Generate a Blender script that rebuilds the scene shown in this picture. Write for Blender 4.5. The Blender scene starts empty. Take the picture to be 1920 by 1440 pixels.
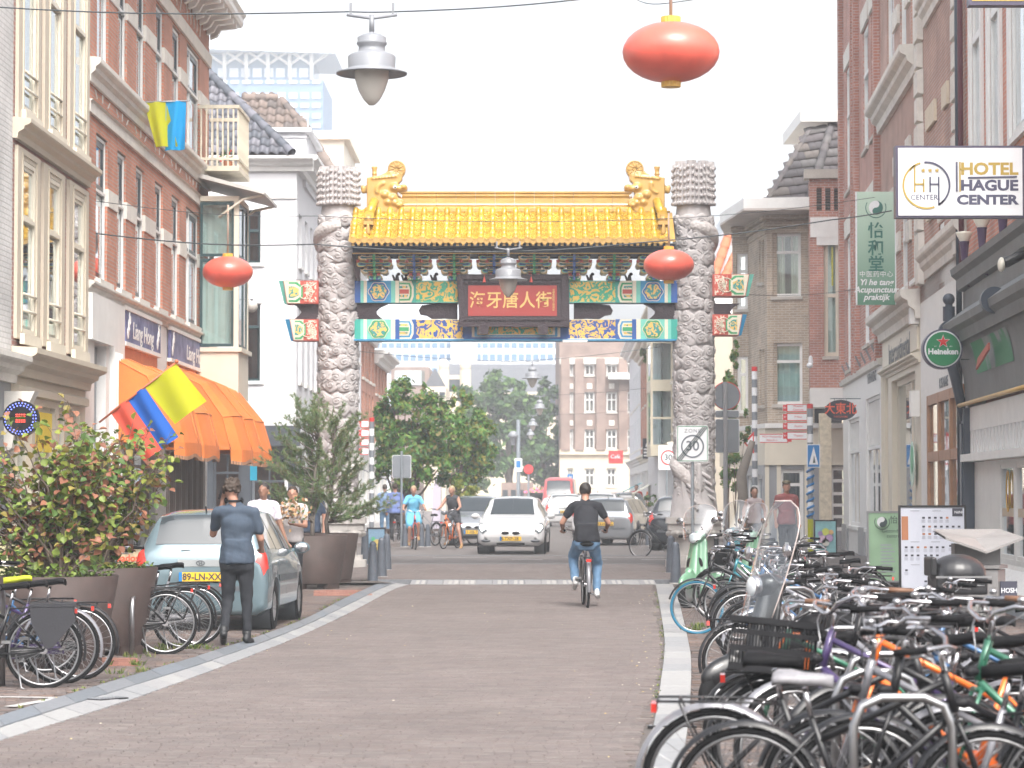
import bpy,bmesh,math,random
import numpy as np
from mathutils import Vector,Matrix,Quaternion,noise
random.seed(7)
PI=math.pi
R=math.radians
SC=bpy.context.scene
COL=SC.collection
CAM_H=1.65
FPX=5000.0
PITCH=math.atan(201/FPX)
cd=bpy.data.cameras.new('camera')
cam=bpy.data.objects.new('camera',cd)
COL.objects.link(cam)
cam.location=(0,0,CAM_H)
cam.rotation_euler=(PI/2+PITCH,0,0)
cd.sensor_width=36
cd.lens=36*FPX/1920
cd.clip_start=0.5
cd.clip_end=3000
cd.dof.use_dof=True
cd.dof.focus_distance=33
cd.dof.aperture_fstop=5.0
SC.camera=cam
SUN_EL,SUN_AZ=R(52),R(166)
w=bpy.data.worlds.new('World')
SC.world=w
w.use_nodes=True
wn=w.node_tree
wn.nodes.clear()
sky=wn.nodes.new('ShaderNodeTexSky')
sky.sky_type='NISHITA'
sky.sun_disc=False
sky.sun_elevation=SUN_EL
sky.sun_rotation=SUN_AZ
sky.air_density=1.0
sky.dust_density=8.0
sky.ozone_density=1.0
hs=wn.nodes.new('ShaderNodeHueSaturation')
hs.inputs['Saturation'].default_value=0.3
bg=wn.nodes.new('ShaderNodeBackground')
bg.inputs['Strength'].default_value=0.15
wo=wn.nodes.new('ShaderNodeOutputWorld')
wn.links.new(sky.outputs[0],hs.inputs['Color'])
wn.links.new(hs.outputs[0],bg.inputs[0])
wn.links.new(bg.outputs[0],wo.inputs[0])
sd=bpy.data.lights.new('sun','SUN')
sd.energy=0.7
sd.angle=R(20)
sd.color=(1.0,0.95,0.88)
sun=bpy.data.objects.new('sun',sd)
COL.objects.link(sun)
sun.rotation_euler=(PI/2-SUN_EL,0,-SUN_AZ+PI)
sun.location=(0,0,40)
SC.view_settings.view_transform='Standard'
SC.view_settings.look='None'
SC.view_settings.gamma=1
SC.view_settings.exposure=1.46
SC.view_settings.use_curve_mapping=False
SC.render.engine='CYCLES'
SC.cycles.max_bounces=6
SC.cycles.transparent_max_bounces=14
SC.cycles.volume_bounces=1
SC.cycles.use_denoising=True
def ray(px,py):
 """world direction (y = 1) through a point of the 1920x1440 photograph"""
 x,z=(px-960)/FPX,(720-py)/FPX
 c,s=math.cos(PITCH),math.sin(PITCH)
 y2,z2=c-z*s,s+z*c
 return Vector((x/y2,1,z2/y2))
def W(px,py,d):
 r=ray(px,py)
 return Vector((r.x*d,d,CAM_H+r.z*d))
def G(px,py,z=0.0):
 r=ray(px,py)
 d=(z-CAM_H)/r.z
 return Vector((r.x*d,d,z))
MATS={}
def mat(name,col=(.5,.5,.5),rough=.6,metal=0,var=0.12,scale=3.0,bump=0.0,bscale=60,spec=.5,emit=0,sheen=0,coat=0,dirt=0,alpha=1,trans=0):
 if name in MATS:return MATS[name]
 m=bpy.data.materials.new(name)
 MATS[name]=m
 m.use_nodes=True
 nt=m.node_tree
 b=nt.nodes['Principled BSDF']
 b.inputs['Roughness'].default_value=rough
 b.inputs['Metallic'].default_value=metal
 b.inputs['Specular IOR Level'].default_value=spec
 b.inputs['Coat Weight'].default_value=coat
 b.inputs['Coat Roughness'].default_value=.05
 if trans:
  b.inputs['Transmission Weight'].default_value=trans
 if emit:
  b.inputs['Emission Color'].default_value=(*col,1)
  b.inputs['Emission Strength'].default_value=emit
 tc=nt.nodes.new('ShaderNodeTexCoord')
 if var or dirt:
  n=nt.nodes.new('ShaderNodeTexNoise')
  n.inputs['Scale'].default_value=scale
  n.inputs['Detail'].default_value=6
  n.inputs['Roughness'].default_value=.65
  nt.links.new(tc.outputs['Object'],n.inputs['Vector'])
  r=nt.nodes.new('ShaderNodeValToRGB')
  r.color_ramp.elements[0].position=.3
  r.color_ramp.elements[1].position=.7
  v=var+dirt
  r.color_ramp.elements[0].color=(*[max(0,c*(1-v))for c in col],1)
  r.color_ramp.elements[1].color=(*[min(1,c*(1+var*.6))for c in col],1)
  nt.links.new(n.outputs['Fac'],r.inputs['Fac'])
  nt.links.new(r.outputs[0],b.inputs['Base Color'])
 else:
  b.inputs['Base Color'].default_value=(*col,1)
 if bump:
  n2=nt.nodes.new('ShaderNodeTexNoise')
  n2.inputs['Scale'].default_value=bscale
  n2.inputs['Detail'].default_value=4
  nt.links.new(tc.outputs['Object'],n2.inputs['Vector'])
  bp=nt.nodes.new('ShaderNodeBump')
  bp.inputs['Strength'].default_value=bump
  bp.inputs['Distance'].default_value=.01
  nt.links.new(n2.outputs['Fac'],bp.inputs['Height'])
  nt.links.new(bp.outputs[0],b.inputs['Normal'])
 return m
def brick_mat(name,c1,c2,mortar,bw=.22,bh=.065,msize=.010):
 if name in MATS:return MATS[name]
 m=bpy.data.materials.new(name)
 MATS[name]=m
 m.use_nodes=True
 nt=m.node_tree
 L=nt.links.new
 b=nt.nodes['Principled BSDF']
 b.inputs['Roughness'].default_value=.85
 tc=nt.nodes.new('ShaderNodeTexCoord')
 sp=nt.nodes.new('ShaderNodeSeparateXYZ')
 L(tc.outputs['Object'],sp.inputs[0])
 ad=nt.nodes.new('ShaderNodeMath');ad.operation='ADD'
 L(sp.outputs[0],ad.inputs[0]);L(sp.outputs[1],ad.inputs[1])
 cb=nt.nodes.new('ShaderNodeCombineXYZ')
 L(ad.outputs[0],cb.inputs[0]);L(sp.outputs[2],cb.inputs[1])
 br=nt.nodes.new('ShaderNodeTexBrick')
 br.inputs['Color1'].default_value=(*c1,1)
 br.inputs['Color2'].default_value=(*c2,1)
 br.inputs['Mortar'].default_value=(*mortar,1)
 br.inputs['Scale'].default_value=1
 br.inputs['Mortar Size'].default_value=msize
 br.inputs['Mortar Smooth'].default_value=.3
 br.inputs['Bias'].default_value=0
 br.inputs['Brick Width'].default_value=bw
 br.inputs['Row Height'].default_value=bh
 L(cb.outputs[0],br.inputs['Vector'])
 n=nt.nodes.new('ShaderNodeTexNoise')
 n.inputs['Scale'].default_value=1.1;n.inputs['Detail'].default_value=7
 L(tc.outputs['Object'],n.inputs['Vector'])
 mr=nt.nodes.new('ShaderNodeMapRange')
 mr.inputs[1].default_value=.3;mr.inputs[2].default_value=.7
 mr.inputs[3].default_value=.75;mr.inputs[4].default_value=1.15
 L(n.outputs['Fac'],mr.inputs[0])
 mx=nt.nodes.new('ShaderNodeMix');mx.data_type='RGBA';mx.blend_type='MULTIPLY'
 mx.inputs[0].default_value=1
 L(br.outputs['Color'],mx.inputs[6]);L(mr.outputs[0],mx.inputs[7])
 L(mx.outputs[2],b.inputs['Base Color'])
 bp=nt.nodes.new('ShaderNodeBump')
 bp.inputs['Strength'].default_value=.6;bp.inputs['Distance'].default_value=.008
 bp.invert=True
 L(br.outputs['Fac'],bp.inputs['Height']);L(bp.outputs[0],b.inputs['Normal'])
 return m
def two_mat(name,ca,cb_,scale=8,lo=.48,hi=.52,dist=2.0,rough=.5,bump=.3,kind='noise'):
 """two colours split by a swirling noise: painted scroll work"""
 if name in MATS:return MATS[name]
 m=bpy.data.materials.new(name);MATS[name]=m
 m.use_nodes=True
 nt=m.node_tree;L=nt.links.new
 b=nt.nodes['Principled BSDF'];b.inputs['Roughness'].default_value=rough
 tc=nt.nodes.new('ShaderNodeTexCoord')
 if kind=='checker':
  n=nt.nodes.new('ShaderNodeTexChecker');n.inputs['Scale'].default_value=scale
  n.inputs['Color1'].default_value=(*ca,1);n.inputs['Color2'].default_value=(*cb_,1)
  L(tc.outputs['Object'],n.inputs['Vector']);L(n.outputs['Color'],b.inputs['Base Color'])
  return m
 n=nt.nodes.new('ShaderNodeTexNoise')
 n.inputs['Scale'].default_value=scale;n.inputs['Detail'].default_value=1.5
 n.inputs['Distortion'].default_value=dist
 L(tc.outputs['Object'],n.inputs['Vector'])
 r=nt.nodes.new('ShaderNodeValToRGB')
 r.color_ramp.elements[0].position=lo;r.color_ramp.elements[0].color=(*ca,1)
 r.color_ramp.elements[1].position=hi;r.color_ramp.elements[1].color=(*cb_,1)
 L(n.outputs['Fac'],r.inputs['Fac']);L(r.outputs[0],b.inputs['Base Color'])
 if bump:
  bp=nt.nodes.new('ShaderNodeBump');bp.inputs['Strength'].default_value=bump;bp.inputs['Distance'].default_value=.01
  L(r.outputs[0],bp.inputs['Height']);L(bp.outputs[0],b.inputs['Normal'])
 return m
def island_mat(name,cols,rough=.6,trans=.0,spec=.3,bump=0,bscale=80,fine=0,big=0):
 """every loose piece of the mesh, or every object, takes one of several colours"""
 if name in MATS:return MATS[name]
 m=bpy.data.materials.new(name);MATS[name]=m
 m.use_nodes=True
 nt=m.node_tree;L=nt.links.new
 b=nt.nodes['Principled BSDF']
 b.inputs['Roughness'].default_value=rough
 b.inputs['Specular IOR Level'].default_value=spec
 g=nt.nodes.new('ShaderNodeNewGeometry')
 oi=nt.nodes.new('ShaderNodeObjectInfo')
 a=nt.nodes.new('ShaderNodeMath');a.operation='ADD'
 f=nt.nodes.new('ShaderNodeMath');f.operation='FRACT'
 L(g.outputs['Random Per Island'],a.inputs[0]);L(oi.outputs['Random'],a.inputs[1]);L(a.outputs[0],f.inputs[0])
 r=nt.nodes.new('ShaderNodeValToRGB')
 r.color_ramp.interpolation='CONSTANT' if len(cols)>2 else 'LINEAR'
 while len(r.color_ramp.elements)<len(cols):r.color_ramp.elements.new(.5)
 for i,c in enumerate(cols):
  r.color_ramp.elements[i].position=i/len(cols)if len(cols)>2 else i
  r.color_ramp.elements[i].color=(*c,1)
 L(f.outputs[0],r.inputs['Fac'])
 out=r.outputs[0]
 if fine:
  n=nt.nodes.new('ShaderNodeTexNoise');n.inputs['Scale'].default_value=bscale;n.inputs['Detail'].default_value=5
  tc=nt.nodes.new('ShaderNodeTexCoord');L(tc.outputs['Object'],n.inputs['Vector'])
  mr=nt.nodes.new('ShaderNodeMapRange');mr.inputs[1].default_value=.3;mr.inputs[2].default_value=.7
  mr.inputs[3].default_value=1-fine;mr.inputs[4].default_value=1+fine
  L(n.outputs['Fac'],mr.inputs[0])
  mx=nt.nodes.new('ShaderNodeMix');mx.data_type='RGBA';mx.blend_type='MULTIPLY';mx.inputs[0].default_value=1
  L(out,mx.inputs[6]);L(mr.outputs[0],mx.inputs[7]);out=mx.outputs[2]
  for sc_,amt in((.45,big),(2.6,big*.7))if big else():
   n3=nt.nodes.new('ShaderNodeTexNoise');n3.inputs['Scale'].default_value=sc_;n3.inputs['Detail'].default_value=6;n3.inputs['Roughness'].default_value=.7
   L(g.outputs['Position'],n3.inputs['Vector']);m3=nt.nodes.new('ShaderNodeMapRange');m3.inputs[1].default_value=.35;m3.inputs[2].default_value=.65;m3.inputs[3].default_value=1-amt;m3.inputs[4].default_value=1+amt
   x3=nt.nodes.new('ShaderNodeMix');x3.data_type='RGBA';x3.blend_type='MULTIPLY';x3.inputs[0].default_value=1
   L(n3.outputs['Fac'],m3.inputs[0]);L(out,x3.inputs[6]);L(m3.outputs[0],x3.inputs[7]);out=x3.outputs[2]
  if bump:
   bp=nt.nodes.new('ShaderNodeBump');bp.inputs['Strength'].default_value=bump;bp.inputs['Distance'].default_value=.004
   L(n.outputs['Fac'],bp.inputs['Height']);L(bp.outputs[0],b.inputs['Normal'])
 L(out,b.inputs['Base Color'])
 if trans:
  tr=nt.nodes.new('ShaderNodeBsdfTranslucent');L(r.outputs[0],tr.inputs[0])
  mxs=nt.nodes.new('ShaderNodeMixShader');mxs.inputs[0].default_value=trans
  L(b.outputs[0],mxs.inputs[1]);L(tr.outputs[0],mxs.inputs[2])
  L(mxs.outputs[0],nt.nodes['Material Output'].inputs[0])
 return m
def glass_mat(name,tint=(.9,.95,.95),refl=.08,dark=0.0,rough=.02):
 if name in MATS:return MATS[name]
 m=bpy.data.materials.new(name);MATS[name]=m
 m.use_nodes=True
 nt=m.node_tree;L=nt.links.new
 nt.nodes.remove(nt.nodes['Principled BSDF'])
 fr=nt.nodes.new('ShaderNodeLayerWeight');fr.inputs[0].default_value=.5
 pw=nt.nodes.new('ShaderNodeMath');pw.operation='POWER';pw.inputs[1].default_value=4;L(fr.outputs['Facing'],pw.inputs[0])
 ad=nt.nodes.new('ShaderNodeMath');ad.operation='ADD';ad.use_clamp=True;ad.inputs[1].default_value=refl
 L(pw.outputs[0],ad.inputs[0])
 t=nt.nodes.new('ShaderNodeBsdfTransparent');t.inputs[0].default_value=(*tint,1)
 g=nt.nodes.new('ShaderNodeBsdfGlossy');g.inputs['Roughness'].default_value=rough
 g.inputs[0].default_value=(.95,.97,1,1)
 mx=nt.nodes.new('ShaderNodeMixShader')
 L(ad.outputs[0],mx.inputs[0]);L(t.outputs[0],mx.inputs[1]);L(g.outputs[0],mx.inputs[2])
 L(mx.outputs[0],nt.nodes['Material Output'].inputs[0])
 return m
class MB:
 def __init__(s):s.v=[];s.f=[];s.sm=[];s.mi=[];s.cur=0
 def add(s,vs,fs,smooth=False,M=None):
  o=len(s.v)
  if M is not None:vs=[M@Vector(p)for p in vs]
  s.v.extend([tuple(p)for p in vs])
  for f in fs:
   s.f.append(tuple(i+o for i in f));s.sm.append(smooth);s.mi.append(s.cur)
  return s
 def box(s,x0,x1,y0,y1,z0,z1,M=None):
  if x0>x1:x0,x1=x1,x0
  if y0>y1:y0,y1=y1,y0
  if z0>z1:z0,z1=z1,z0
  v=[(x0,y0,z0),(x1,y0,z0),(x1,y1,z0),(x0,y1,z0),(x0,y0,z1),(x1,y0,z1),(x1,y1,z1),(x0,y1,z1)]
  return s.add(v,[(0,3,2,1),(4,5,6,7),(0,1,5,4),(1,2,6,5),(2,3,7,6),(3,0,4,7)],False,M)
 def cbox(s,c,sx,sy,sz,M=None):
  return s.box(c[0]-sx/2,c[0]+sx/2,c[1]-sy/2,c[1]+sy/2,c[2]-sz/2,c[2]+sz/2,M)
 def tube(s,pts,r,n=8,closed=False,cap=True,M=None,sc=None):
  pts=[Vector(p)for p in pts]
  k=len(pts)
  rs=r if isinstance(r,(list,tuple))else[r]*k
  vs=[];prev=None
  for i,p in enumerate(pts):
   if closed:t=pts[(i+1)%k]-pts[i-1]
   elif i==0:t=pts[1]-p
   elif i==k-1:t=p-pts[i-1]
   else:t=(pts[i+1]-p).normalized()+(p-pts[i-1]).normalized()
   if t.length<1e-9:t=Vector((0,0,1))
   t.normalize()
   if prev is None:
    a=Vector((0,0,1))if abs(t.z)<.9 else Vector((1,0,0))
    u=t.cross(a).normalized()
   else:
    u=prev-t*prev.dot(t)
    if u.length<1e-6:u=t.orthogonal()
    u.normalize()
   prev=u
   w_=t.cross(u)
   for j in range(n):
    an=2*PI*j/n
    o=u*math.cos(an)*rs[i]+w_*math.sin(an)*rs[i]
    if sc:o=Vector((o.x*sc[0],o.y*sc[1],o.z*sc[2]))
    vs.append(p+o)
  fs=[]
  for i in range(k if closed else k-1):
   a,b=i*n,((i+1)%k)*n
   for j in range(n):
    fs.append((a+j,a+(j+1)%n,b+(j+1)%n,b+j))
  s.add(vs,fs,True,M)
  if cap and not closed:
   o=len(s.v)-len(vs)
   s.f.append(tuple(o+j for j in range(n))[::-1]);s.sm.append(False);s.mi.append(s.cur)
   s.f.append(tuple(o+(k-1)*n+j for j in range(n)));s.sm.append(False);s.mi.append(s.cur)
  return s
 def lathe(s,prof,n=24,M=None,smooth=True,a0=0,a1=2*PI):
  """prof: (r, z) from bottom to top"""
  full=abs(a1-a0-2*PI)<1e-6
  cnt=n if full else n+1
  vs=[]
  for(r,z)in prof:
   for j in range(cnt):
    an=a0+(a1-a0)*j/n
    vs.append((r*math.cos(an),r*math.sin(an),z))
  fs=[]
  for i in range(len(prof)-1):
   for j in range(n):
    j2=(j+1)%cnt
    fs.append((i*cnt+j,i*cnt+j2,(i+1)*cnt+j2,(i+1)*cnt+j))
  s.add(vs,fs,smooth,M)
  return s
 def cyl(s,c,r,h,n=16,axis='z',M=None,r2=None):
  r2=r if r2 is None else r2
  A=Matrix.Translation(c)@{'z':Matrix.Identity(4),'x':Matrix.Rotation(PI/2,4,'Y'),'y':Matrix.Rotation(-PI/2,4,'X')}[axis]
  if M is not None:A=M@A
  s.lathe([(r,0),(r2,h)],n,A)
  vs=[(r*math.cos(2*PI*j/n),r*math.sin(2*PI*j/n),0)for j in range(n)]
  s.add(vs,[tuple(range(n))[::-1]],False,A)
  vs=[(r2*math.cos(2*PI*j/n),r2*math.sin(2*PI*j/n),h)for j in range(n)]
  s.add(vs,[tuple(range(n))],False,A)
  return s
 def prism(s,poly,y0,y1,M=None,plane='xz'):
  """polygon in a plane, extruded along the third axis"""
  n=len(poly)
  def P(a,b,c):
   return{'xz':(a,c,b),'xy':(a,b,c),'yz':(c,a,b)}[plane]
  vs=[P(a,b,y0)for a,b in poly]+[P(a,b,y1)for a,b in poly]
  fs=[tuple(range(n)),tuple(range(n,2*n))[::-1]]
  for i in range(n):
   j=(i+1)%n
   fs.append((i,i+n,j+n,j))
  return s.add(vs,fs,False,M)
 def quad(s,a,b,c,d,smooth=False,M=None):return s.add([a,b,c,d],[(0,1,2,3)],smooth,M)
 def ell(s,c,rx,ry,rz,n=14,m=9,M=None,rot=None):
  vs=[];fs=[]
  for i in range(m+1):
   th=PI*i/m
   for j in range(n):
    ph=2*PI*j/n
    p=Vector((rx*math.sin(th)*math.cos(ph),ry*math.sin(th)*math.sin(ph),rz*math.cos(th)))
    if rot is not None:p=rot@p
    vs.append(Vector(c)+p)
  for i in range(m):
   for j in range(n):
    fs.append((i*n+j,(i+1)*n+j,(i+1)*n+(j+1)%n,i*n+(j+1)%n))
  return s.add(vs,fs,True,M)
 def cone(s,a,b,ra,rb,n=12,sa=(1,1),up=None):
  """tapered limb with round ends, elliptical if sa is given (width, depth) along up-hint"""
  a,b=Vector(a),Vector(b)
  t=(b-a).normalized()
  h=Vector(up)if up is not None else(Vector((1,0,0))if abs(t.x)<.8 else Vector((0,1,0)))
  u=(h-t*h.dot(t)).normalized();w_=t.cross(u)
  vs=[];rings=[(-.95,.3),(-.7,.71),(-.35,.94),(0,1)]
  seq=[(a+t*ra*q,ra*k)for q,k in rings]+[(b-t*rb*q,rb*k)for q,k in rings[::-1]]
  for p,r in seq:
   for j in range(n):
    an=2*PI*j/n
    vs.append(p+u*math.cos(an)*r*sa[0]+w_*math.sin(an)*r*sa[1])
  fs=[]
  for i in range(len(seq)-1):
   for j in range(n):
    fs.append((i*n+j,i*n+(j+1)%n,(i+1)*n+(j+1)%n,(i+1)*n+j))
  fs.append(tuple(range(n))[::-1]);k=(len(seq)-1)*n
  fs.append(tuple(range(k,k+n)))
  return s.add(vs,fs,True)
 def mesh(s,name,mats):
  me=bpy.data.meshes.new(name)
  me.from_pydata(s.v,[],s.f)
  if not isinstance(mats,(list,tuple)):mats=[mats]
  for m in mats:me.materials.append(m)
  me.polygons.foreach_set('use_smooth',s.sm)
  if len(mats)>1:me.polygons.foreach_set('material_index',s.mi)
  me.update()
  return me
 def build(s,name,mats,parent=None,loc=None,kind=None,label=None):
  return link(name,s.mesh(name,mats),parent,loc,kind,label)
def link(name,me,parent=None,loc=None,kind=None,label=None,rot=None,M=None):
 o=bpy.data.objects.new(name,me)
 COL.objects.link(o)
 if parent is not None:o.parent=parent
 if M is not None:o.matrix_local=M
 if loc is not None:o.location=loc
 if rot is not None:o.rotation_euler=rot
 if kind:o['kind']=kind
 if label:o['label']=label
 return o
def tag(o,label,cat,group=None):
 o['label']=label;o['category']=cat
 if group:o['group']=group
 return o
def thing(name,label,cat,loc=(0,0,0),rz=0,group=None,rot=None):
 o=bpy.data.objects.new(name,None)
 COL.objects.link(o)
 o.empty_display_size=.2
 o.location=loc
 o.rotation_euler=rot if rot else(0,0,rz)
 return tag(o,label,cat,group)
KIDS={}
def children(o):
 return[c for c in bpy.data.objects if c.parent==o]
def snapshot(o):
 """the tree of a thing, read once so that copies are quick"""
 return(o,[snapshot(c)for c in children(o)])
def copy_tree(tree,parent=None,skip=()):
 o,ch=tree
 c=o.copy();COL.objects.link(c)
 if parent is not None:c.parent=parent
 for t in ch:
  if t[0].name.split('.')[0]in skip:continue
  copy_tree(t,c,skip)
 return c
def paint(o,names,m):
 """other materials on the named parts of a copied thing"""
 for c in descendants(o):
  if c.name.split('.')[0]in names and c.type=='MESH':
   for sl in c.material_slots:
    sl.link='OBJECT';sl.material=m
def descendants(o):
 out=[]
 for c in o.children_recursive:out.append(c)
 return out
TMP=bpy.data.scenes.new('tmp')
def evaluated(o):
 """the mesh of an object with its modifiers, worked out in a small scene of its own"""
 TMP.collection.objects.link(o)
 with bpy.context.temp_override(scene=TMP,view_layer=TMP.view_layers[0]):
  dg=bpy.context.evaluated_depsgraph_get();dg.update()
  me=bpy.data.meshes.new_from_object(o.evaluated_get(dg))
 TMP.collection.objects.unlink(o)
 return me
def remesh(mb,name,mats,vox=.01,smooth=3,parent=None,decimate=None,label=None,disp=None):
 """fuse overlapping shapes into one continuous skin"""
 me=mb.mesh(name,mats)
 o=bpy.data.objects.new(name,me)
 md=o.modifiers.new('r','REMESH');md.mode='VOXEL';md.voxel_size=vox;md.use_smooth_shade=True
 if smooth:
  s2=o.modifiers.new('s','SMOOTH');s2.iterations=smooth;s2.factor=.5
 if decimate:
  d2=o.modifiers.new('d','DECIMATE');d2.ratio=decimate
 me2=evaluated(o)
 me2.name=name
 bpy.data.objects.remove(o);bpy.data.meshes.remove(me)
 if disp:
  sc_,amp=disp
  me2.update()
  co=np.empty(len(me2.vertices)*3);no=np.empty(len(me2.vertices)*3)
  me2.vertices.foreach_get('co',co)
  for v in me2.vertices:
   n_=noise.noise(v.co*sc_)
   v.co+=v.normal*n_*amp
 me2.polygons.foreach_set('use_smooth',[True]*len(me2.polygons))
 if not me2.materials:
  me2.materials.append(mats if not isinstance(mats,(list,tuple))else mats[0])
 return link(name,me2,parent,label=label)
def text_mesh(txt,size,depth=.002,align='CENTER',bold=0,spacing=1.0,shear=0):
 cu=bpy.data.curves.new('t','FONT')
 cu.body=txt;cu.size=size;cu.extrude=depth;cu.align_x=align;cu.align_y='CENTER'
 cu.offset=bold;cu.space_character=spacing;cu.shear=shear
 cu.resolution_u=3
 o=bpy.data.objects.new('t',cu)
 me=evaluated(o)
 bpy.data.objects.remove(o);bpy.data.curves.remove(cu)
 return me
UPR=Matrix.Rotation(PI/2,4,'X')
def text(txt,size,m,parent,loc,name='lettering',rz=0,depth=.002,align='CENTER',bold=0,spacing=1.0,sx=1.0,label=None,shear=0,fit=None):
 me=text_mesh(txt,size,depth,align,bold,spacing,shear)
 if fit:sx=fit/(max(v.co.x for v in me.vertices)-min(v.co.x for v in me.vertices))
 me.materials.clear();me.materials.append(m)
 M=Matrix.Translation(loc)@Matrix.Rotation(rz,4,'Z')@UPR@Matrix.Diagonal((sx,1,1,1))
 me.name=name
 return link(name,me,parent,M=M,label=label)
def CM():
 mat('white_paint',(.72,.715,.70),.45,var=.05,dirt=.04)
 mat('cream_paint',(.60,.54,.42),.5,var=.06)
 mat('cream_trim',(.64,.59,.49),.5,var=.06)
 mat('stone_trim',(.66,.63,.58),.8,var=.10,dirt=.08,bump=.2)
 mat('dark_sash',(.025,.036,.045),.35,var=.1)
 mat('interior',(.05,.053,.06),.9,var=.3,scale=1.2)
 mat('curtain',(.66,.62,.52),.9,var=.08)
 mat('net_curtain',(.62,.68,.64),.9,var=.1)
 mat('black_metal',(.008,.008,.010),.35,var=.1)
 mat('grey_metal',(.30,.31,.33),.4,.3,var=.08)
 mat('steel',(.36,.36,.37),.34,1.0,var=.08)
 mat('chrome',(.52,.51,.53),.2,1.0,var=.0)
 mat('rubber',(.007,.007,.008),.8,var=.15,spec=.2)
 mat('black_plastic',(.007,.007,.009),.55,var=.1,spec=.25)
 mat('dark_wood',(.10,.06,.045),.5,var=.25,scale=6)
 mat('anthracite',(.055,.065,.08),.45,var=.1)
 mat('gold',(.62,.36,.06),.35,.3,var=.12)
 glass_mat('pane',(.86,.92,.92),.10)
 glass_mat('clear_plastic',(.84,.87,.88),.12)
CM()
mat('soil_ground',(.12,.11,.10),.95,var=.2,bump=.3)
mat('joint_sand',(.085,.074,.068),.95,var=.2,scale=8)
mat('asphalt',(.120,.106,.101),.9,var=.10,scale=1.2,bump=.3,bscale=200)
mat('white_marking',(.40,.39,.38),.8,var=.1,dirt=.15,scale=12)
island_mat('road_brick',[(.124,.103,.098),(.116,.097,.093),(.129,.109,.103),(.109,.094,.090),(.122,.101,.094),(.134,.116,.109)],.8,fine=.08,bump=.2,bscale=30,big=.10)
island_mat('pavement_brick',[(.105,.080,.070),(.094,.075,.069),(.117,.094,.086),(.077,.064,.062),(.121,.086,.072),(.105,.090,.086)],.85,fine=.16,bump=.3,bscale=30,big=.2)
island_mat('red_clinker',[(.22,.095,.07),(.19,.085,.065),(.24,.12,.09)],.85,fine=.2,bump=.3,bscale=30)
island_mat('kerb_light',[(.235,.235,.24),(.215,.22,.228),(.26,.26,.26)],.7,fine=.10,bump=.3,bscale=25)
island_mat('kerb_dark',[(.13,.145,.165),(.12,.132,.147),(.15,.158,.172)],.7,fine=.12,bump=.3,bscale=25)
brick_mat('far_paving',(.17,.145,.137),(.145,.127,.122),(.12,.105,.1),.22,.11,.006)
g=MB();g.quad((-860,-48,-.03),(860,-48,-.03),(860,630,-.03),(-860,630,-.03))
g.build('ground',MATS['soil_ground'],kind='structure')
def crv(pts,n=10):
 """smooth ground line through pixel points"""
 P=[G(*p).xy for p in pts]
 out=[]
 for i in range(len(P)-1):
  p0,p1,p2,p3=P[max(i-1,0)],P[i],P[i+1],P[min(i+2,len(P)-1)]
  for k in range(n):
   t=k/n
   out.append(.5*((2*p1)+(p2-p0)*t+(2*p0-5*p1+4*p2-p3)*t*t+(3*p1-p0-3*p2+p3)*t**3))
 out.append(P[-1])
 return out
def at_y(line,y):
 """x of a ground line at distance y"""
 L=sorted(line,key=lambda p:p[1])
 if y<=L[0][1]:
  a,b=L[0],L[min(3,len(L)-1)]
 elif y>=L[-1][1]:
  return L[-1][0]
 else:
  for a,b in zip(L,L[1:]):
   if a[1]<=y<=b[1]:break
 if abs(b[1]-a[1])<1e-6:return a[0]
 return a[0]+(b[0]-a[0])*(y-a[1])/(b[1]-a[1])
LK0=crv([(-260,1510),(-60,1420),(0,1392),(227,1320),(400,1258),(560,1195),(660,1148),(735,1108),(768,1097)])
LK1=crv([(-260,1487),(-60,1396),(0,1368),(204,1303),(400,1240),(560,1180),(650,1137),(712,1106),(744,1094)])
LK2=crv([(-260,1463),(-60,1372),(0,1347),(169,1294),(400,1224),(560,1168),(650,1122),(700,1100),(722,1090)])
RK0=crv([(1175,1560),(1206,1440),(1227,1355),(1237,1293),(1246,1214),(1241,1162),(1232,1110),(1229,1094)])
RK1=crv([(1245,1560),(1276,1440),(1292,1345),(1296,1245),(1289,1196),(1272,1125),(1260,1094)])
y0r,y1r=9.0,G(960,1097).y
rd=MB()
ys=[y0r+(y1r-y0r)*i/60 for i in range(61)]
for a,b in zip(ys,ys[1:]):
 rd.quad((at_y(LK0,a)-.1,a,0),(at_y(RK0,a)+.1,a,0),(at_y(RK0,b)+.1,b,0),(at_y(LK0,b)-.1,b,0))
road=rd.build('road',MATS['joint_sand'],kind='structure')
pv=MB()
for a,b in zip(ys,ys[1:]):
 pv.quad((-30,a,-.006),(at_y(LK2,a)+.06,a,-.006),(at_y(LK2,b)+.06,b,-.006),(-30,b,-.006))
pv_left=pv.build('pavement',MATS['joint_sand'],kind='structure')
pv=MB()
for a,b in zip(ys,ys[1:]):
 pv.quad((at_y(RK1,a)-.06,a,-.006),(30,a,-.006),(30,b,-.006),(at_y(RK1,b)-.06,b,-.006))
pv_right=pv.build('pavement',MATS['joint_sand'],kind='structure')
def brick_mesh(l,w_,h,m,name='brick'):
 b=MB();c=.004
 x,y=l/2,w_/2
 v=[(-x,-y,0),(x,-y,0),(x,y,0),(-x,y,0),(-x,-y,h-c),(x,-y,h-c),(x,y,h-c),(-x,y,h-c),(-x+c,-y+c,h),(x-c,-y+c,h),(x-c,y-c,h),(-x+c,y-c,h)]
 f=[(0,1,5,4),(1,2,6,5),(2,3,7,6),(3,0,4,7),(4,5,9,8),(5,6,10,9),(6,7,11,10),(7,4,8,11),(8,9,10,11)]
 b.add(v,f)
 return b
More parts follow.
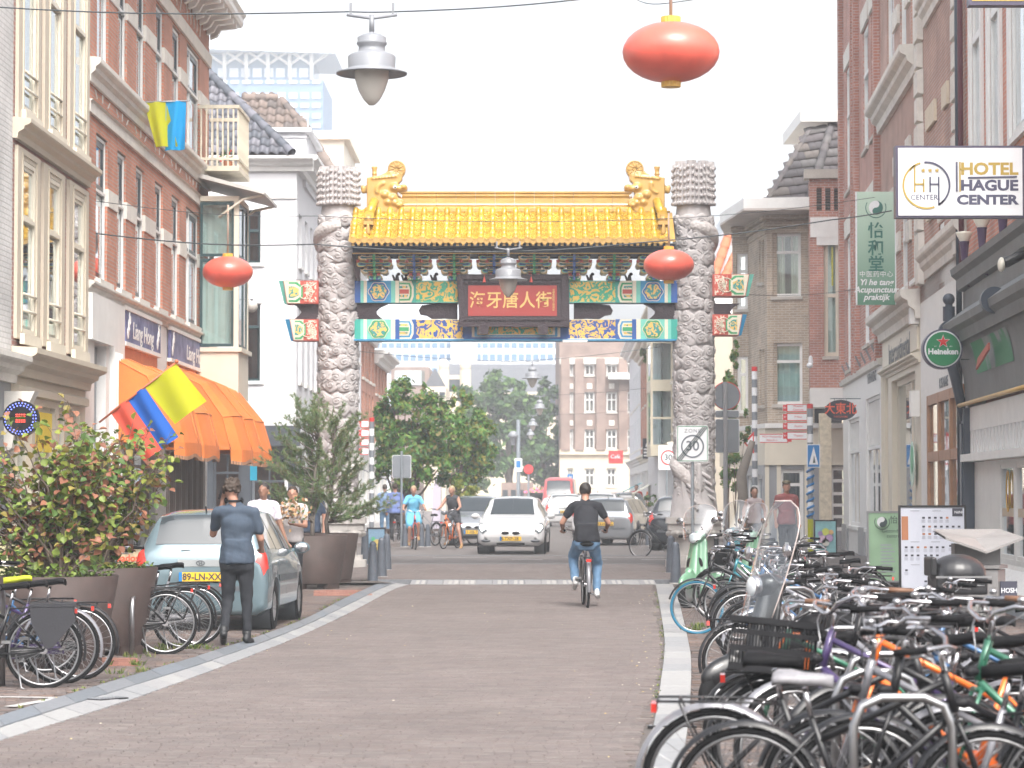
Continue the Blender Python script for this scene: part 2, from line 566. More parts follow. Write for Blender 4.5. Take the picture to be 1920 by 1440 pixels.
def pave(parent,m,ya,yb,xl,xr,l=.205,w_=.062,h=.012,top=300,zb=0,herring=False,every=1):
 """rows of bricks between two edges; the nearest ones are objects, the others one piece of stuff"""
 bm_=brick_mesh(l-.008,w_-.008,h,m)
 me=bm_.mesh('brick',m)
 rest=MB();k=0;y=ya;row=0
 V=np.array(bm_.v)
 while y<yb:
  a,b=xl(y),xr(y)
  x=a+(l/2 if row%2 else 0)+random.uniform(-.02,.02)
  while x<b:
   p=(x,y+random.uniform(-.0015,.0015),zb+random.uniform(-.002,.002))
   tilt=random.uniform(-.02,.02)
   if k<top:
    o=link('brick',me,parent);o.location=p;o.rotation_euler=(tilt*.6,tilt*.5,tilt*.4)
   else:
    c,s_=math.cos(tilt*.4),math.sin(tilt*.4)
    q=[(p[0]+vx*c-vy*s_,p[1]+vx*s_+vy*c,p[2]+vz+vx*tilt*.25)for vx,vy,vz in bm_.v]
    rest.add(q,bm_.f)
   k+=1
   x+=l
  y+=w_;row+=1
 if rest.v:rest.build('brick',m,parent,kind='stuff')
pave(road,MATS['road_brick'],15.6,y1r-.04,lambda y:at_y(LK0,y)+.10,lambda y:at_y(RK0,y)-.10,top=300)
pave(pv_left,MATS['pavement_brick'],17.5,46,lambda y:-.2*y-.4,lambda y:at_y(LK2,y)-.10,l=.21,w_=.105,h=.014,top=300,zb=-.006)
pave(pv_right,MATS['pavement_brick'],15,46.5,lambda y:at_y(RK1,y)+.10,lambda y:.2*y+.3,l=.21,w_=.105,h=.014,top=150,zb=-.006)
def band(name,la,lb,m,z,step,parent=None,gap=.006,grate=None):
 """long stones laid end to end between two lines"""
 root=parent
 n=len(la)
 def arc(line):
  L=[0]
  for a,b in zip(line,line[1:]):L.append(L[-1]+(Vector(b)-Vector(a)).length)
  return L
 Ls={id(la):arc(la),id(lb):arc(lb)}
 tot=Ls[id(la)][-1];cnt=int(tot/step)
 def pt(line,u):
  L=Ls[id(line)];u=u/tot*L[-1]
  for i in range(len(L)-1):
   if L[i+1]>=u:
    t=(u-L[i])/max(1e-9,L[i+1]-L[i])
    return Vector(line[i]).lerp(Vector(line[i+1]),t)
  return Vector(line[-1])
 for i in range(cnt):
  u0,u1=i*step+gap/2,(i+1)*step-gap/2
  a0,a1,b0,b1=pt(la,u0),pt(la,u1),pt(lb,u0),pt(lb,u1)
  s=MB();zz=z+random.uniform(-.002,.002)
  vs=[(a0.x,a0.y,-.02),(a1.x,a1.y,-.02),(b1.x,b1.y,-.02),(b0.x,b0.y,-.02)]
  c=(a0+a1+b0+b1)/4
  tp=[(p.x,p.y,zz-.006)for p in(a0,a1,b1,b0)]
  ti=[(p.x+(c.x-p.x)*.02,p.y+(c.y-p.y)*.02,zz)for p in(a0,a1,b1,b0)]
  fs=[(0,1,5,4),(1,2,6,5),(2,3,7,6),(3,0,4,7),(4,5,9,8),(5,6,10,9),(6,7,11,10),(7,4,8,11),(8,9,10,11)]
  if((a1-a0).cross(b0-a0))<0:fs=[f[::-1]for f in fs]
  s.add(vs+tp+ti,fs)
  s.build('kerb_stone',m,root)
kerb=MB().build('kerb',MATS['kerb_light'],kind='structure')
band('k',LK0,LK1,MATS['kerb_light'],.014,.62,kerb)
band('k',LK1,LK2,MATS['kerb_dark'],.022,1.0,kerb)
kerb2=MB().build('kerb',MATS['kerb_light'],kind='structure')
band('k',RK0,RK1,MATS['kerb_light'],.016,.95,kerb2)
ya,yb=y1r,y1r+.95
xa,xb=G(768,1097).x,G(1232,1097).x
rp=thing('x','','',(0,0,0));bpy.data.objects.remove(rp)
ramp=MB().build('ramp',MATS['kerb_light'],kind='structure')
n=15
for i in range(n):
 x0=xa+(xb-xa)*i/n+.004;x1=xa+(xb-xa)*(i+1)/n-.004
 s=MB();s.add([(x0,ya,-.02),(x1,ya,-.02),(x1,yb,-.02),(x0,yb,-.02),(x0,ya,.008),(x1,ya,.008),(x1,yb,.056),(x0,yb,.056)],[(0,3,2,1),(4,5,6,7),(0,1,5,4),(1,2,6,5),(2,3,7,6),(3,0,4,7)])
 s.build('ramp_block',MATS['kerb_light'],ramp)
 if i%3!=1:
  for dx in(.03,.13):
   q=MB();q.add([(x1-dx-.06,ya+.1,.008+.005+.004),(x1-dx,ya+.1,.008+.005+.004),(x1-dx,yb-.1,.056-.005+.004),(x1-dx-.06,yb-.1,.056-.005+.004)],[(0,1,2,3)])
   q.build('marking',MATS['white_marking'],ramp)
s=MB();s.box(xa-.6,xb+.9,yb,yb+.10,-.02,.066)
s.build('edge_stone',MATS['kerb_dark'],ramp)
z1=.05
c=MB()
c.quad((-60,yb+.1,z1),(60,yb+.1,z1),(60,64,z1),(-60,64,z1))
c.quad((-60,y1r,z1-.01),(xa-.3,y1r,z1-.01),(xa-.6,yb+.1,z1-.01),(-60,yb+.1,z1-.01))
c.quad((xb+.5,y1r,z1-.01),(60,y1r,z1-.01),(60,yb+.1,z1-.01),(xb+.9,yb+.1,z1-.01))
crossing=c.build('crossing',MATS['joint_sand'],kind='structure')
pave(crossing,MATS['road_brick'],yb+.15,58.5,lambda y:-6.5,lambda y:8.4,l=.21,w_=.105,h=.010,top=0,zb=z1)
s=MB();s.quad((-60,58.6,z1+.006),(60,58.6,z1+.006),(60,76,z1+.006),(-60,76,z1+.006))
s.build('road',MATS['asphalt'],kind='structure')
s=MB()
s.box(-60,60,58.5,58.62,z1-.02,z1+.012);s.box(-60,60,66.2,66.4,z1,z1+.012)
s.build('gutter',MATS['kerb_dark'],kind='structure')
mk=MB()
def mark(x0,x1,a,b,z=z1+.012):mk.quad((x0,a,z),(x1,a,z),(x1,b,z),(x0,b,z))
for i in range(7):mark(-3.0+i*1.5,-2.3+i*1.5,61.9,62.15)if i not in(0,1)else None
mark(-1.9,-.6,64.1,64.3);mark(1.2,4.5,64.1,64.3)
mk.build('road_marking',MATS['white_marking'],kind='structure')
far=MB()
far.quad((-60,76,z1),(60,76,z1),(60,600,z1),(-60,600,z1))
far.build('street',MATS['asphalt'],kind='structure')
for(xl,xr,a,b)in((-9,-2.55,77,160),(4.6,9,84,190)):
 s=MB();s.box(xl,xr,a,b,0,z1+.11)
 s.build('pavement',MATS['far_paving'],kind='structure')
s=MB()
for i in range(5):s.quad((1.9,80+i*11,z1+.006),(2.02,80+i*11,z1+.006),(2.02,84+i*11,z1+.006),(1.9,84+i*11,z1+.006))
s.quad((-40,150,z1+.006),(40,150,z1+.006),(40,215,z1+.006),(-40,215,z1+.006))
s.build('square',MATS['far_paving'],kind='structure')
s=MB()
p=[G(0,1312,.004),G(125,1306,.004),G(125,1311,.004),G(0,1318,.004)]
def strip(a,b,wpx,m='white_marking',z=.013):
 A,B=G(*a),G(*b);d=(B-A).normalized();nrm=Vector((-d.y,d.x,0))*wpx/2
 s.quad(*[(q.x,q.y,z)for q in(A-nrm,B-nrm,B+nrm,A+nrm)])
strip((-30,1309),(124,1311),.10);strip((18,1328),(124,1309),.10)
s.build('parking_line',MATS['white_marking'],kind='structure')
def red_patch(px0,px1,py0,py1):
 A,B=G(px0,py1),G(px1,py0)
 root=MB().build('clinker_patch',MATS['red_clinker'],kind='structure')
 me=brick_mesh(.2,.1,.012,None).mesh('brick',MATS['red_clinker'])
 y=A.y
 row=0
 while y<B.y:
  x=G(px0,py1).x*y/A.y+(.105 if row%2 else 0)
  while x<B.x*y/B.y:
   o=link('brick',me,root);o.location=(x,y,.003+random.uniform(0,.002));x+=.207
  y+=.106;row+=1
red_patch(200,250,1236,1250)
red_patch(600,690,1108,1118)
def grate(px,py,L,Wd,rz):
 t=thing('drain_grate','slotted drain grate in the pale kerb band at the %s'%('left of the street' if px<900 else 'right, by the bicycles'),'drain grate',G(px,py,.017),rz)
 b=MB();b.box(-L/2,L/2,-Wd/2,Wd/2,-.01,.006);b.build('frame',MATS['black_metal'],t)
 b=MB()
 for i in range(8):
  x=-L/2+L*(i+.5)/8;b.box(x-L/40,x+L/40,-Wd/2+.02,Wd/2-.02,.0062,.012)
 b.build('bars',MATS['grey_metal'],t)
grate(200,1310,.30,.18,.9)
grate(1260,1362,.34,.06,0)
island_mat('weed_leaf',[(.10,.16,.035),(.16,.20,.05),(.22,.22,.08),(.08,.12,.03)],.7,trans=.2)
wd=MB()
def tuft(x,y,n,hgt,z=0):
 for _ in range(n):
  a=random.uniform(0,2*PI);r=random.uniform(0,.05);h=hgt*random.uniform(.4,1)
  bx,by=x+r*math.cos(a),y+r*math.sin(a);l=random.uniform(.2,.9)*h
  dx,dy=math.cos(a)*l,math.sin(a)*l;px_,py_=-math.sin(a)*.006,math.cos(a)*.006
  wd.add([(bx-px_,by-py_,z),(bx+px_,by+py_,z),(bx+dx*.5+px_,by+dy*.5+py_,z+h*.7),(bx+dx,by+dy,z+h),(bx+dx*.5-px_,by+dy*.5-py_,z+h*.7)],[(0,1,2,3,4)])
for(a,b_,n)in((330,1216,26),(348,1218,20),(300,1222,12),(240,1250,14),(215,1262,10),(265,1235,8),(1575,1063,30),(1600,1066,20),(1250,1078,26),(690,1092,10),(1300,1185,24),(1320,1178,20)):
 q=G(a,b_)
 for _ in range(4):tuft(q.x+random.gauss(0,.12),q.y+random.gauss(0,.12),n,.07,.004)
for y in np.arange(19,44,.33):
 if random.random()<.5:tuft(at_y(LK2,y)-.06,y,6,.03,.006)
 if random.random()<.5:tuft(at_y(RK0,y)-.02,y,5,.02,.006)
wd.build('weeds',MATS['weed_leaf'],kind='stuff')
island_mat('litter_leaf',[(.45,.33,.12),(.35,.25,.10),(.5,.42,.2),(.6,.55,.45)],.8)
wd=MB()
for _ in range(150):
 side=random.random()<.6;y=random.uniform(16,45)
 x=(at_y(RK0,y)-abs(random.gauss(0,.25)))if side else(at_y(LK0,y)+random.gauss(0,.5))
 if random.random()<.25:x=random.uniform(at_y(LK0,y),at_y(RK0,y))
 a=random.uniform(0,6.3);r=random.uniform(.007,.016)
 wd.add([(x+r*math.cos(a),y+r*math.sin(a),.018),(x-r*.5*math.sin(a),y+r*.5*math.cos(a),.022),(x-r*math.cos(a),y-r*math.sin(a),.017),(x+r*.5*math.sin(a),y-r*.5*math.cos(a),.017)],[(0,1,2,3)])
wd.build('leaf_litter',MATS['litter_leaf'],kind='stuff')
class Facade:
 """a wall plane seen in the photograph; s runs left to right, z up, -y is outwards"""
 def __init__(s,name,label,A,B,cat='building'):
  s.A,s.B=Vector(A),Vector(B)
  s.u=(s.B-s.A).normalized();s.len=(s.B-s.A).length
  s.n=Vector((s.u.y,-s.u.x))
  s.root=thing(name,label,cat,(A[0],A[1],0),math.atan2(s.u.y,s.u.x))if name else None
 def sub(s,A,B):
  f=Facade(None,None,A,B);f.root=s.root;return f
 def s_(s,px,out=0):
  k=(px-960)/FPX*1.0
  A=s.A+s.n*out
  return(k*A.y-A.x)/(s.u.x-k*s.u.y)
 def z(s,px,py,out=0):
  P=s.A+s.n*out+s.u*s.s_(px,out)
  return W(px,py,P.y).z
 def pt(s,t,z,out=0):
  P=s.A+s.u*t+s.n*out
  return Vector((P.x,P.y,z))
def wall(f,s0,s1,z0,z1,holes,m,th=.30,name='wall',y=0,M=None,parent=None):
 """a wall with real openings; holes = (s0, s1, z0, z1)"""
 hs_=[(max(a,s0),min(b,s1),max(c,z0),min(d,z1))for a,b,c,d in holes]
 hs_=[h for h in hs_ if h[0]<h[1]and h[2]<h[3]]
 xs=sorted(set([s0,s1]+[h[0]for h in hs_]+[h[1]for h in hs_]))
 zs=sorted(set([z0,z1]+[h[2]for h in hs_]+[h[3]for h in hs_]))
 b=MB()
 def inh(x,z):return any(h[0]<x<h[1]and h[2]<z<h[3]for h in hs_)
 for i in range(len(xs)-1):
  j=0
  while j<len(zs)-1:
   xm=(xs[i]+xs[i+1])/2
   if inh(xm,(zs[j]+zs[j+1])/2):j+=1;continue
   k=j
   while k+1<len(zs)-1 and not inh(xm,(zs[k+1]+zs[k+2])/2):k+=1
   a,c,e,g_=xs[i],xs[i+1],zs[j],zs[k+1]
   b.quad((a,y,e),(c,y,e),(c,y,g_),(a,y,g_))
   b.quad((c,y+th,e),(a,y+th,e),(a,y+th,g_),(c,y+th,g_))
   j=k+1
 for(a,c,e,g_)in hs_:
  b.quad((a,y,e),(a,y,g_),(a,y+th,g_),(a,y+th,e))
  b.quad((c,y,g_),(c,y,e),(c,y+th,e),(c,y+th,g_))
  b.quad((a,y,e),(a,y+th,e),(c,y+th,e),(c,y,e))
  b.quad((a,y+th,g_),(a,y,g_),(c,y,g_),(c,y+th,g_))
 b.quad((s0,y,z0),(s0,y,z1),(s0,y+th,z1),(s0,y+th,z0))
 b.quad((s1,y,z1),(s1,y,z0),(s1,y+th,z0),(s1,y+th,z1))
 b.quad((s0,y+th,z1),(s0,y,z1),(s1,y,z1),(s1,y+th,z1))
 return link(name,b.mesh(name,m),parent or f.root,M=M)
def window(f,s0,s1,z0,z1,rec=.14,fw=.07,trans=(),mull=(),frame='white_paint',inner=None,sill='stone_trim',curtain=None,pane='pane',iw=.035,parent=None,back=True,topmull=0,M=None):
 """a window: frame (> pane, sash, curtain, sill)"""
 P=parent or f.root
 b=MB();d=.07
 b.box(s0,s0+fw,rec,rec+d,z0,z1);b.box(s1-fw,s1,rec,rec+d,z0,z1)
 b.box(s0+fw,s1-fw,rec,rec+d,z0,z0+fw);b.box(s0+fw,s1-fw,rec,rec+d,z1-fw,z1)
 zt=[z0+fw]+[z0+(z1-z0)*t for t in trans]+[z1-fw]
 for t in trans:
  z=z0+(z1-z0)*t;b.box(s0+fw,s1-fw,rec-.015,rec+d,z-fw*.45,z+fw*.45)
 for t in mull:
  x=s0+(s1-s0)*t;b.box(x-fw*.35,x+fw*.35,rec+.004,rec+d-.004,z0+fw,z1-fw)
 if topmull and trans:
  for k in range(topmull):
   x=s0+(s1-s0)*(k+1)/(topmull+1);b.box(x-.015,x+.015,rec+.01,rec+d-.01,zt[-2]+fw*.45,z1-fw)
 win=b.build('window',MATS[frame],P)
 if inner:
  b=MB()
  for za,zb_,dy in[(zt[i],zt[i+1],.02*(i==0))for i in range(len(zt)-1)]:
   x0,x1=s0+fw+.002,s1-fw-.002;za+=fw*.46 if za!=zt[0]else .002;zb_-=fw*.46 if zb_!=zt[-1]else .002
   y0,y1=rec+.018+dy,rec+.055+dy
   b.box(x0,x0+iw,y0,y1,za,zb_);b.box(x1-iw,x1,y0,y1,za,zb_)
   b.box(x0+iw,x1-iw,y0,y1,za,za+iw);b.box(x0+iw,x1-iw,y0,y1,zb_-iw,zb_)
  b.build('sash',MATS[inner],win)
 b=MB();b.box(s0+fw*.8,s1-fw*.8,rec+.038,rec+.044,z0+fw*.8,z1-fw*.8)
 b.build('pane',MATS[pane],win)
 if curtain:
  b=MB();n=max(6,int((s1-s0)/.06));y=rec+.16;wdt=(s1-s0)
  rng=[(0,1)]if curtain!='curtain' else[(0,.40),(.62,1)]
  for(ra,rb)in rng:
   for i in range(n):
    a,c=s0+wdt*(ra+(rb-ra)*i/n),s0+wdt*(ra+(rb-ra)*(i+1)/n)
    ya_,yc=y+.02*math.sin(i*2.1),y+.02*math.sin((i+1)*2.1)
    b.quad((a,ya_,z0+fw),(c,yc,z0+fw),(c,yc,z1-fw),(a,ya_,z1-fw),True)
  b.build('curtain',MATS['curtain' if curtain=='curtain' else 'net_curtain'],win)
 if sill:
  b=MB();b.box(s0-.05,s1+.05,-.07,rec,z0-.09,z0-.002)
  b.build('sill',MATS[sill],win)
 return win
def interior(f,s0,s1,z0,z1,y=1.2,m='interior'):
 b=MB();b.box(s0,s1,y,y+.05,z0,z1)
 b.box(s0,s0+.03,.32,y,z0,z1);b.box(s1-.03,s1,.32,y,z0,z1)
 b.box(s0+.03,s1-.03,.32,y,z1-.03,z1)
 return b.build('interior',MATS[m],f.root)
def moulding(f,s0,s1,prof,m,name='cornice',ends=True,parent=None,y=0):
 """prof: (out, z) points of a moulding, swept along the wall"""
 b=MB();n=len(prof)
 vs=[(s0,y-o,z)for o,z in prof]+[(s1,y-o,z)for o,z in prof]
 fs=[(i,i+1,n+i+1,n+i)for i in range(n-1)]+[(n-1,0,n,2*n-1)]
 fs=[fx[::-1]for fx in fs]
 if ends:fs+=[tuple(range(n)),tuple(range(n,2*n))[::-1]]
 b.add(vs,fs)
 return b.build(name,MATS[m],parent or f.root)
def cprof(z0,z1,out,y0=-.002):
 h=z1-z0
 return[(y0,z0),(out*.25,z0),(out*.3,z0+h*.3),(out*.6,z0+h*.45),(out*.65,z0+h*.62),(out*.92,z0+h*.72),(out,z0+h*.8),(out,z1),(y0,z1+.02)]
def LX(d):return-6.858+.008*d
brick_mat('orange_brick',(0.52,0.200,0.120),(0.43,0.155,0.092),(0.38,0.290,0.240))
brick_mat('purple_brick',(0.324,0.156,0.132),(0.264,0.126,0.114),(0.360,0.300,0.276))
brick_mat('white_brick',(.62,.61,.60),(.58,.57,.56),(.47,.46,.45),.22,.07)
mat('beige_panel',(.52,.46,.37),.55,var=.06)
mat('balcony_wood',(.66,.60,.48),.7,var=.15,dirt=.15)
F=Facade('brick_building','long brick building with white stone bands above the orange awnings',(LX(40.8),40.8),(LX(56.1),56.1))
BR=F
z_top=13.2
cols=[(177,198.5),(217,233.5),(252,268),(288,303),(319.5,334),(347,371)]
zs1,zb1,zc1=F.z(160,522),F.z(162,187),F.z(165,117)
zc1b=zc1-.32
zt2=F.z(300,2);ze=F.z(392,52)
holes=[];wins=[]
gap=.55
for i,(a,b)in enumerate(cols):
 s0,s1=F.s_(a),F.s_(b)
 holes.append((s0,s1,zs1+.05,zb1-.40));holes.append((s0,s1,zc1+.12,zt2-.18))
 wins.append((s0,s1,i))
wall(F,0,F.len,zs1-.20,ze+.6,holes,MATS['orange_brick'])
for(s0,s1,i)in wins:
 wide=i==5
 w1=window(F,s0+.02,s1-.02,zs1+.07,zb1-.42,rec=.035,fw=.05,trans=(.62,),mull=(.35,)if wide else(),inner='dark_sash',sill=None,iw=.09)
 w2=window(F,s0+.02,s1-.02,zc1+.14,zt2-.20,rec=.035,fw=.05,trans=(.60,),mull=(.35,)if wide else(),inner='dark_sash',sill=None,iw=.09)
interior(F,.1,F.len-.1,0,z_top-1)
b=MB()
for(s0,s1,i)in wins:
 b.box(s0-.10,s1+.10,-.10,.03,zs1-.02,zs1+.06)
 b.box(s0-.10,s1+.10,-.09,.06,zc1+.045,zc1+.135)
b.build('sill',MATS['stone_trim'],F.root)
edges=[0]+[q for w_ in wins for q in(w_[0],w_[1])]+[F.len]
zm1=zs1+(zb1-.4-zs1)*.615;zm2=zc1+(zt2-zc1)*.60
for k in range(0,len(edges),2):
 a,c=edges[k],edges[k+1]
 if k==0:a=c-.02
 if c-a<.05:continue
 for zm in(zm1,zm2):
  s=MB();s.box(a-.004 if k else a,c+.004,-.022,.05,zm-.14,zm+.14);s.build('stone_block',MATS['stone_trim'],F.root)
moulding(F,-.0,F.len,[(-.002,zb1-.19),(.05,zb1-.19),(.05,zb1-.03),(.09,zb1),(-.002,zb1+.02)],'stone_trim','stone_band')
moulding(F,0,F.len,cprof(zc1b,zc1+.04,.20),'stone_trim','cornice')
moulding(F,0,F.len,[(-.002,zt2-.12),(.05,zt2-.12),(.07,zt2+.12),(-.002,zt2+.14)],'stone_trim','stone_band')
for wi,(s0,s1,i)in enumerate(wins):
 for row in range(2):
  zb_=zb1+.05 if row==0 else zt2+.2
  zh=(zc1b-.06-zb_)if row==0 else .55
  n=5 if i==5 else 3
  for k in range(n):
   t=(k-(n-1)/2)/((n-1)/2)
   x=(s0+s1)/2+t*(s1-s0)*.48;lean=t*.18
   hh=zh*(.62+.12*(1-abs(t)))
   s=MB();s.prism([(x-.028,zb_+.08),(x+.028,zb_+.08),(x+lean+.035,zb_+.08+hh),(x+lean-.035,zb_+.08+hh)],-.012,.02)
   s.build('arch_stone',MATS['stone_trim'],F.root)
moulding(F,-.3,F.len+.62,[(-.002,ze),(.62,ze+.05),(.66,ze+.12),(.66,ze+.22),(.72,ze+.30),(-.002,ze+.36)],'white_paint','eaves')
for k in range(26):
 x=.3+k*.6
 s=MB();s.prism([(-.02,ze-.30),(-.16,ze-.24),(-.24,ze-.10),(-.58,ze-.06),(-.58,ze+.045),(-.02,ze-.002)],x,x+.14,plane='yz');s.build('eaves_bracket',MATS['white_paint'],F.root)
s=MB();s.box(F.len-.28,F.len+.02,.301,9,0,z_top-1);s.build('side_wall',MATS['orange_brick'],F.root)
s=MB();s.prism([(-.5,ze+.36),(6,ze+3.4),(12,ze+.36)],-.2,F.len+.3,plane='yz');s.build('roof',mat('dark_slate',(.10,.105,.12),.7,var=.2),F.root)
zf=zs1-.03
moulding(F,0,F.len,cprof(zf-.17,zf+.0,.13),'stone_trim','cornice')
sA,sB=F.s_(205),F.s_(227)
shop_l,shop_r=F.s_(227),F.s_(402)
panels=[(F.s_(227),F.s_(293)),(F.s_(312.5),F.s_(400))]
zsg1,zsg0=F.z(227,581),F.z(227,640)
hl=[(F.s_(227)+.0,F.s_(293),.0,zsg0-.1),(F.s_(312),F.len-.35,.0,zsg0-.1),(F.s_(176),F.s_(198),0,F.z(176,642))]
wall(F,0,F.len,0,zf-.172,hl,MATS['white_paint'],th=.28)
s=MB();s.box(0.02,F.s_(203),-.10,-.002,F.z(176,641),zf-.18);s.build('fascia',MATS['white_paint'],F.root)
s=MB();s.box(F.s_(205),F.s_(224),-.08,-.002,0,zf-.18)
for k in range(4):s.box(F.s_(206)+k*.22,F.s_(206)+k*.22+.03,-.10,-.08,.3,F.z(206,660))
s.build('pilaster',MATS['white_paint'],F.root)
s=MB();s.box(F.s_(176)+.02,F.s_(198)-.02,.15,.2,0,F.z(176,645));s.build('door',mat('shop_door_grey',(.25,.27,.30),.5),F.root)
two_mat('blue_bamboo',(.055,.06,.17),(.16,.17,.33),3.0,.35,.65,.6,.5,0)
for k,(a,c)in enumerate(panels):
 s=MB();s.box(a,c,-.07,-.012,zsg0,zsg1)
 sg=s.build('sign_panel',MATS['blue_bamboo'],F.root,label='dark blue panel with white script lettering')
 s=MB();s.box(a-.05,c+.05,-.09,-.004,zsg1+.002,zsg1+.07);s.box(a-.05,c+.05,-.09,-.004,zsg0-.07,zsg0-.002);s.build('sign_frame',MATS['white_paint'],F.root)
 h=zsg1-zsg0
 mid=(a+c)/2
 text('Liang Hong' if k==0 else 'Liang Hong',.40,MATS['white_paint'],sg,(mid-.1*(k==0),-.075,(zsg0+zsg1)/2-.05),sx=1.35 if k==0 else 1.55,bold=.006,shear=.15)
 b=MB()
 for side in(a+.32,c-.32):
  for q in range(3):
   cx,cz=side+(q-1)*.10,zsg0+h*(.25+.25*q)
   b.tube([(cx+.09*(1-t/14)*math.cos(t*.75+q),-.074,cz+.13*(1-t/14)*math.sin(t*.75+q))for t in range(13)],.012,4)
 b.build('scroll',MATS['white_paint'],sg)
 s=MB();s.box(a,c,-.01,.06,zsg0-.42,zsg0-.072);s.build('blind_box',mat('orange_board',(.62,.22,.09),.7),F.root)
mat('taupe_paint',(.26,.215,.195),.55,var=.08)
xs_=np.linspace(F.s_(312),F.len-.35,8)
for k,x in enumerate(xs_[:-1]):
 s=MB();s.box(x,x+.20,-.03,.22,0,2.75);s.box(x+.05,x+.15,-.05,-.03,.2,2.6);s.build('pilaster',MATS['taupe_paint'],F.root)
 a,c=x+.22,xs_[k+1]-.02
 window(F,a,c,.62,2.7,rec=.10,fw=.06,trans=(.72,),frame='taupe_paint',sill=None)
 s=MB();s.box(a,c,.08,.16,.0,.6);s.build('door_panel',MATS['dark_wood'],F.root)
for k,px in enumerate((232,262)):
 a=F.s_(px);c=F.s_(258 if k==0 else 291)
 window(F,a,c,.5,2.7,rec=.10,fw=.06,trans=(.72,),frame='taupe_paint',sill=None)
s=MB();s.box(F.s_(312),F.len-.35,.02,.2,2.72,zsg0-.45);s.build('awning_box',MATS['taupe_paint'],F.root)
oa,ob=F.s_(386,.0),F.len+.02
osA,osB=14.35,15.35
oz0,oz1,oz2=F.z(388,668),F.z(388,630),F.z(388,385)
OB=.85
b=MB()
b.box(osA-.9,osB,-OB,-.004,oz0-.95,oz0);b.box(osA-.95,osB+.05,-OB-.07,-.004,oz0+.002,oz0+.09)
for k in range(9):b.box(osB+.002,osB+.02,-OB+.04+k*.09,-OB+.10+k*.09,oz0-.9,oz0-.05)
orl=b.build('oriel',MATS['cream_trim'],F.root)
b=MB()
for(x,y)in((osA-.9,-OB),(osB-.1,-OB),(osB-.1,-.12)):
 b.box(x,x+.10,y,y+.10,oz0+.09,oz2-.1)
b.box(osA-.9,osB,-OB,-.004,oz2-.1,oz2)
b.build('oriel_frame',MATS['cream_trim'],orl)
mat('green_sash',(.02,.055,.06),.4)
for(x0,x1)in((osA-.78,osA+.15),(osA+.2,osB-.12)):
 for(za,zb_)in((oz0+.11,oz0+1.9),(oz0+1.95,oz2-.12)):
  b=MB();b.box(x0,x1,-OB+.02,-OB+.06,za,za+.06);b.box(x0,x1,-OB+.02,-OB+.06,zb_-.06,zb_);b.box(x0,x0+.05,-OB+.02,-OB+.06,za+.06,zb_-.06);b.box(x1-.05,x1,-OB+.02,-OB+.06,za+.06,zb_-.06);b.build('sash',MATS['green_sash'],orl)
  b=MB();b.box(x0+.05,x1-.05,-OB+.035,-OB+.042,za+.06,zb_-.06);b.build('pane',MATS['pane'],orl)
for(za,zb_)in((oz0+.11,oz0+1.9),(oz0+1.95,oz2-.12)):
 x=osA-.9;f_=Facade(None,None,F.pt(x,0,.004)[:2],F.pt(x,0,OB)[:2]);
 b=MB();y0,y1=-OB+.1,-.06
 b.box(x+.02,x+.06,y0,y1,za,za+.06);b.box(x+.02,x+.06,y0,y1,zb_-.06,zb_);b.box(x+.02,x+.06,y0,y0+.05,za+.06,zb_-.06);b.box(x+.02,x+.06,y1-.05,y1,za+.06,zb_-.06)
 b.build('sash',MATS['green_sash'],orl)
 b=MB();b.box(x+.035,x+.042,y0+.05,y1-.05,za+.06,zb_-.06);b.build('pane',MATS['pane'],orl)
 b=MB()
 for k in range(10):b.quad((x+.3+.02*(k%2),y0+.07*k,za+.08),(x+.3+.02*((k+1)%2),y0+.07*(k+1),za+.08),(x+.3+.02*((k+1)%2),y0+.07*(k+1),zb_-.08),(x+.3+.02*(k%2),y0+.07*k,zb_-.08))
 b.build('curtain',MATS['net_curtain'],orl)
b=MB()
b.prism([(-.004,oz2+.45),(-OB-.55,oz2+.06),(-OB-.55,oz2+.0),(-.004,oz2+.36)],osA-1.2,osB+.5,plane='yz')
b.build('canopy_roof',mat('zinc',(.50,.49,.47),.6,var=.12),F.root)
b=MB()
for x in(osA-1.0,osB+.2):
 b.tube([(x,-OB+.4,oz2-.45),(x,-OB+.2,oz2-.3),(x,-OB-.1,oz2-.08),(x,-OB-.5,oz2+.0)],.03,6)
b.build('bracket',MATS['cream_trim'],F.root)
zb0=oz2+.62;zbt=zb0+1.25
b=MB();b.box(osA-.9,osB+.1,-OB,-.004,zb0-.1,zb0);b.build('balcony_floor',MATS['balcony_wood'],F.root)
b=MB()
b.box(osA-.9,osB+.1,-OB,-OB+.06,zbt-.07,zbt);b.box(osA-.9,osB+.1,-OB,-OB+.06,zb0+.12,zb0+.17)
for x in(osA-.9,osB+.04):b.box(x,x+.06,-OB+.06,-.01,zbt-.07,zbt);b.box(x,x+.06,-OB+.06,-.01,zb0+.12,zb0+.17)
b.build('balcony_rail',MATS['balcony_wood'],F.root)
me=MB().box(-.022,.022,-.015,.015,zb0+.002,zbt-.072).mesh('baluster',MATS['balcony_wood'])
for k in range(12):link('baluster',me,F.root,(osA-.82+k*.17,-OB+.03,0))
for k in range(7):
 link('baluster',me,F.root,(osA-.87,-OB+.12+k*.11,0));link('baluster',me,F.root,(osB+.07,-OB+.12+k*.11,0))
pt_=MB();pt_.cyl((0,0,0),.08,.16,10,r2=.11)
fp=thing('flower_pot','small clay flower pot with red flowers on the wooden balcony','flower pot',F.pt(osA-.3,zb0+.002,OB-.3))
pt_.build('pot',mat('terracotta',(.5,.2,.1),.8),fp)
b=MB()
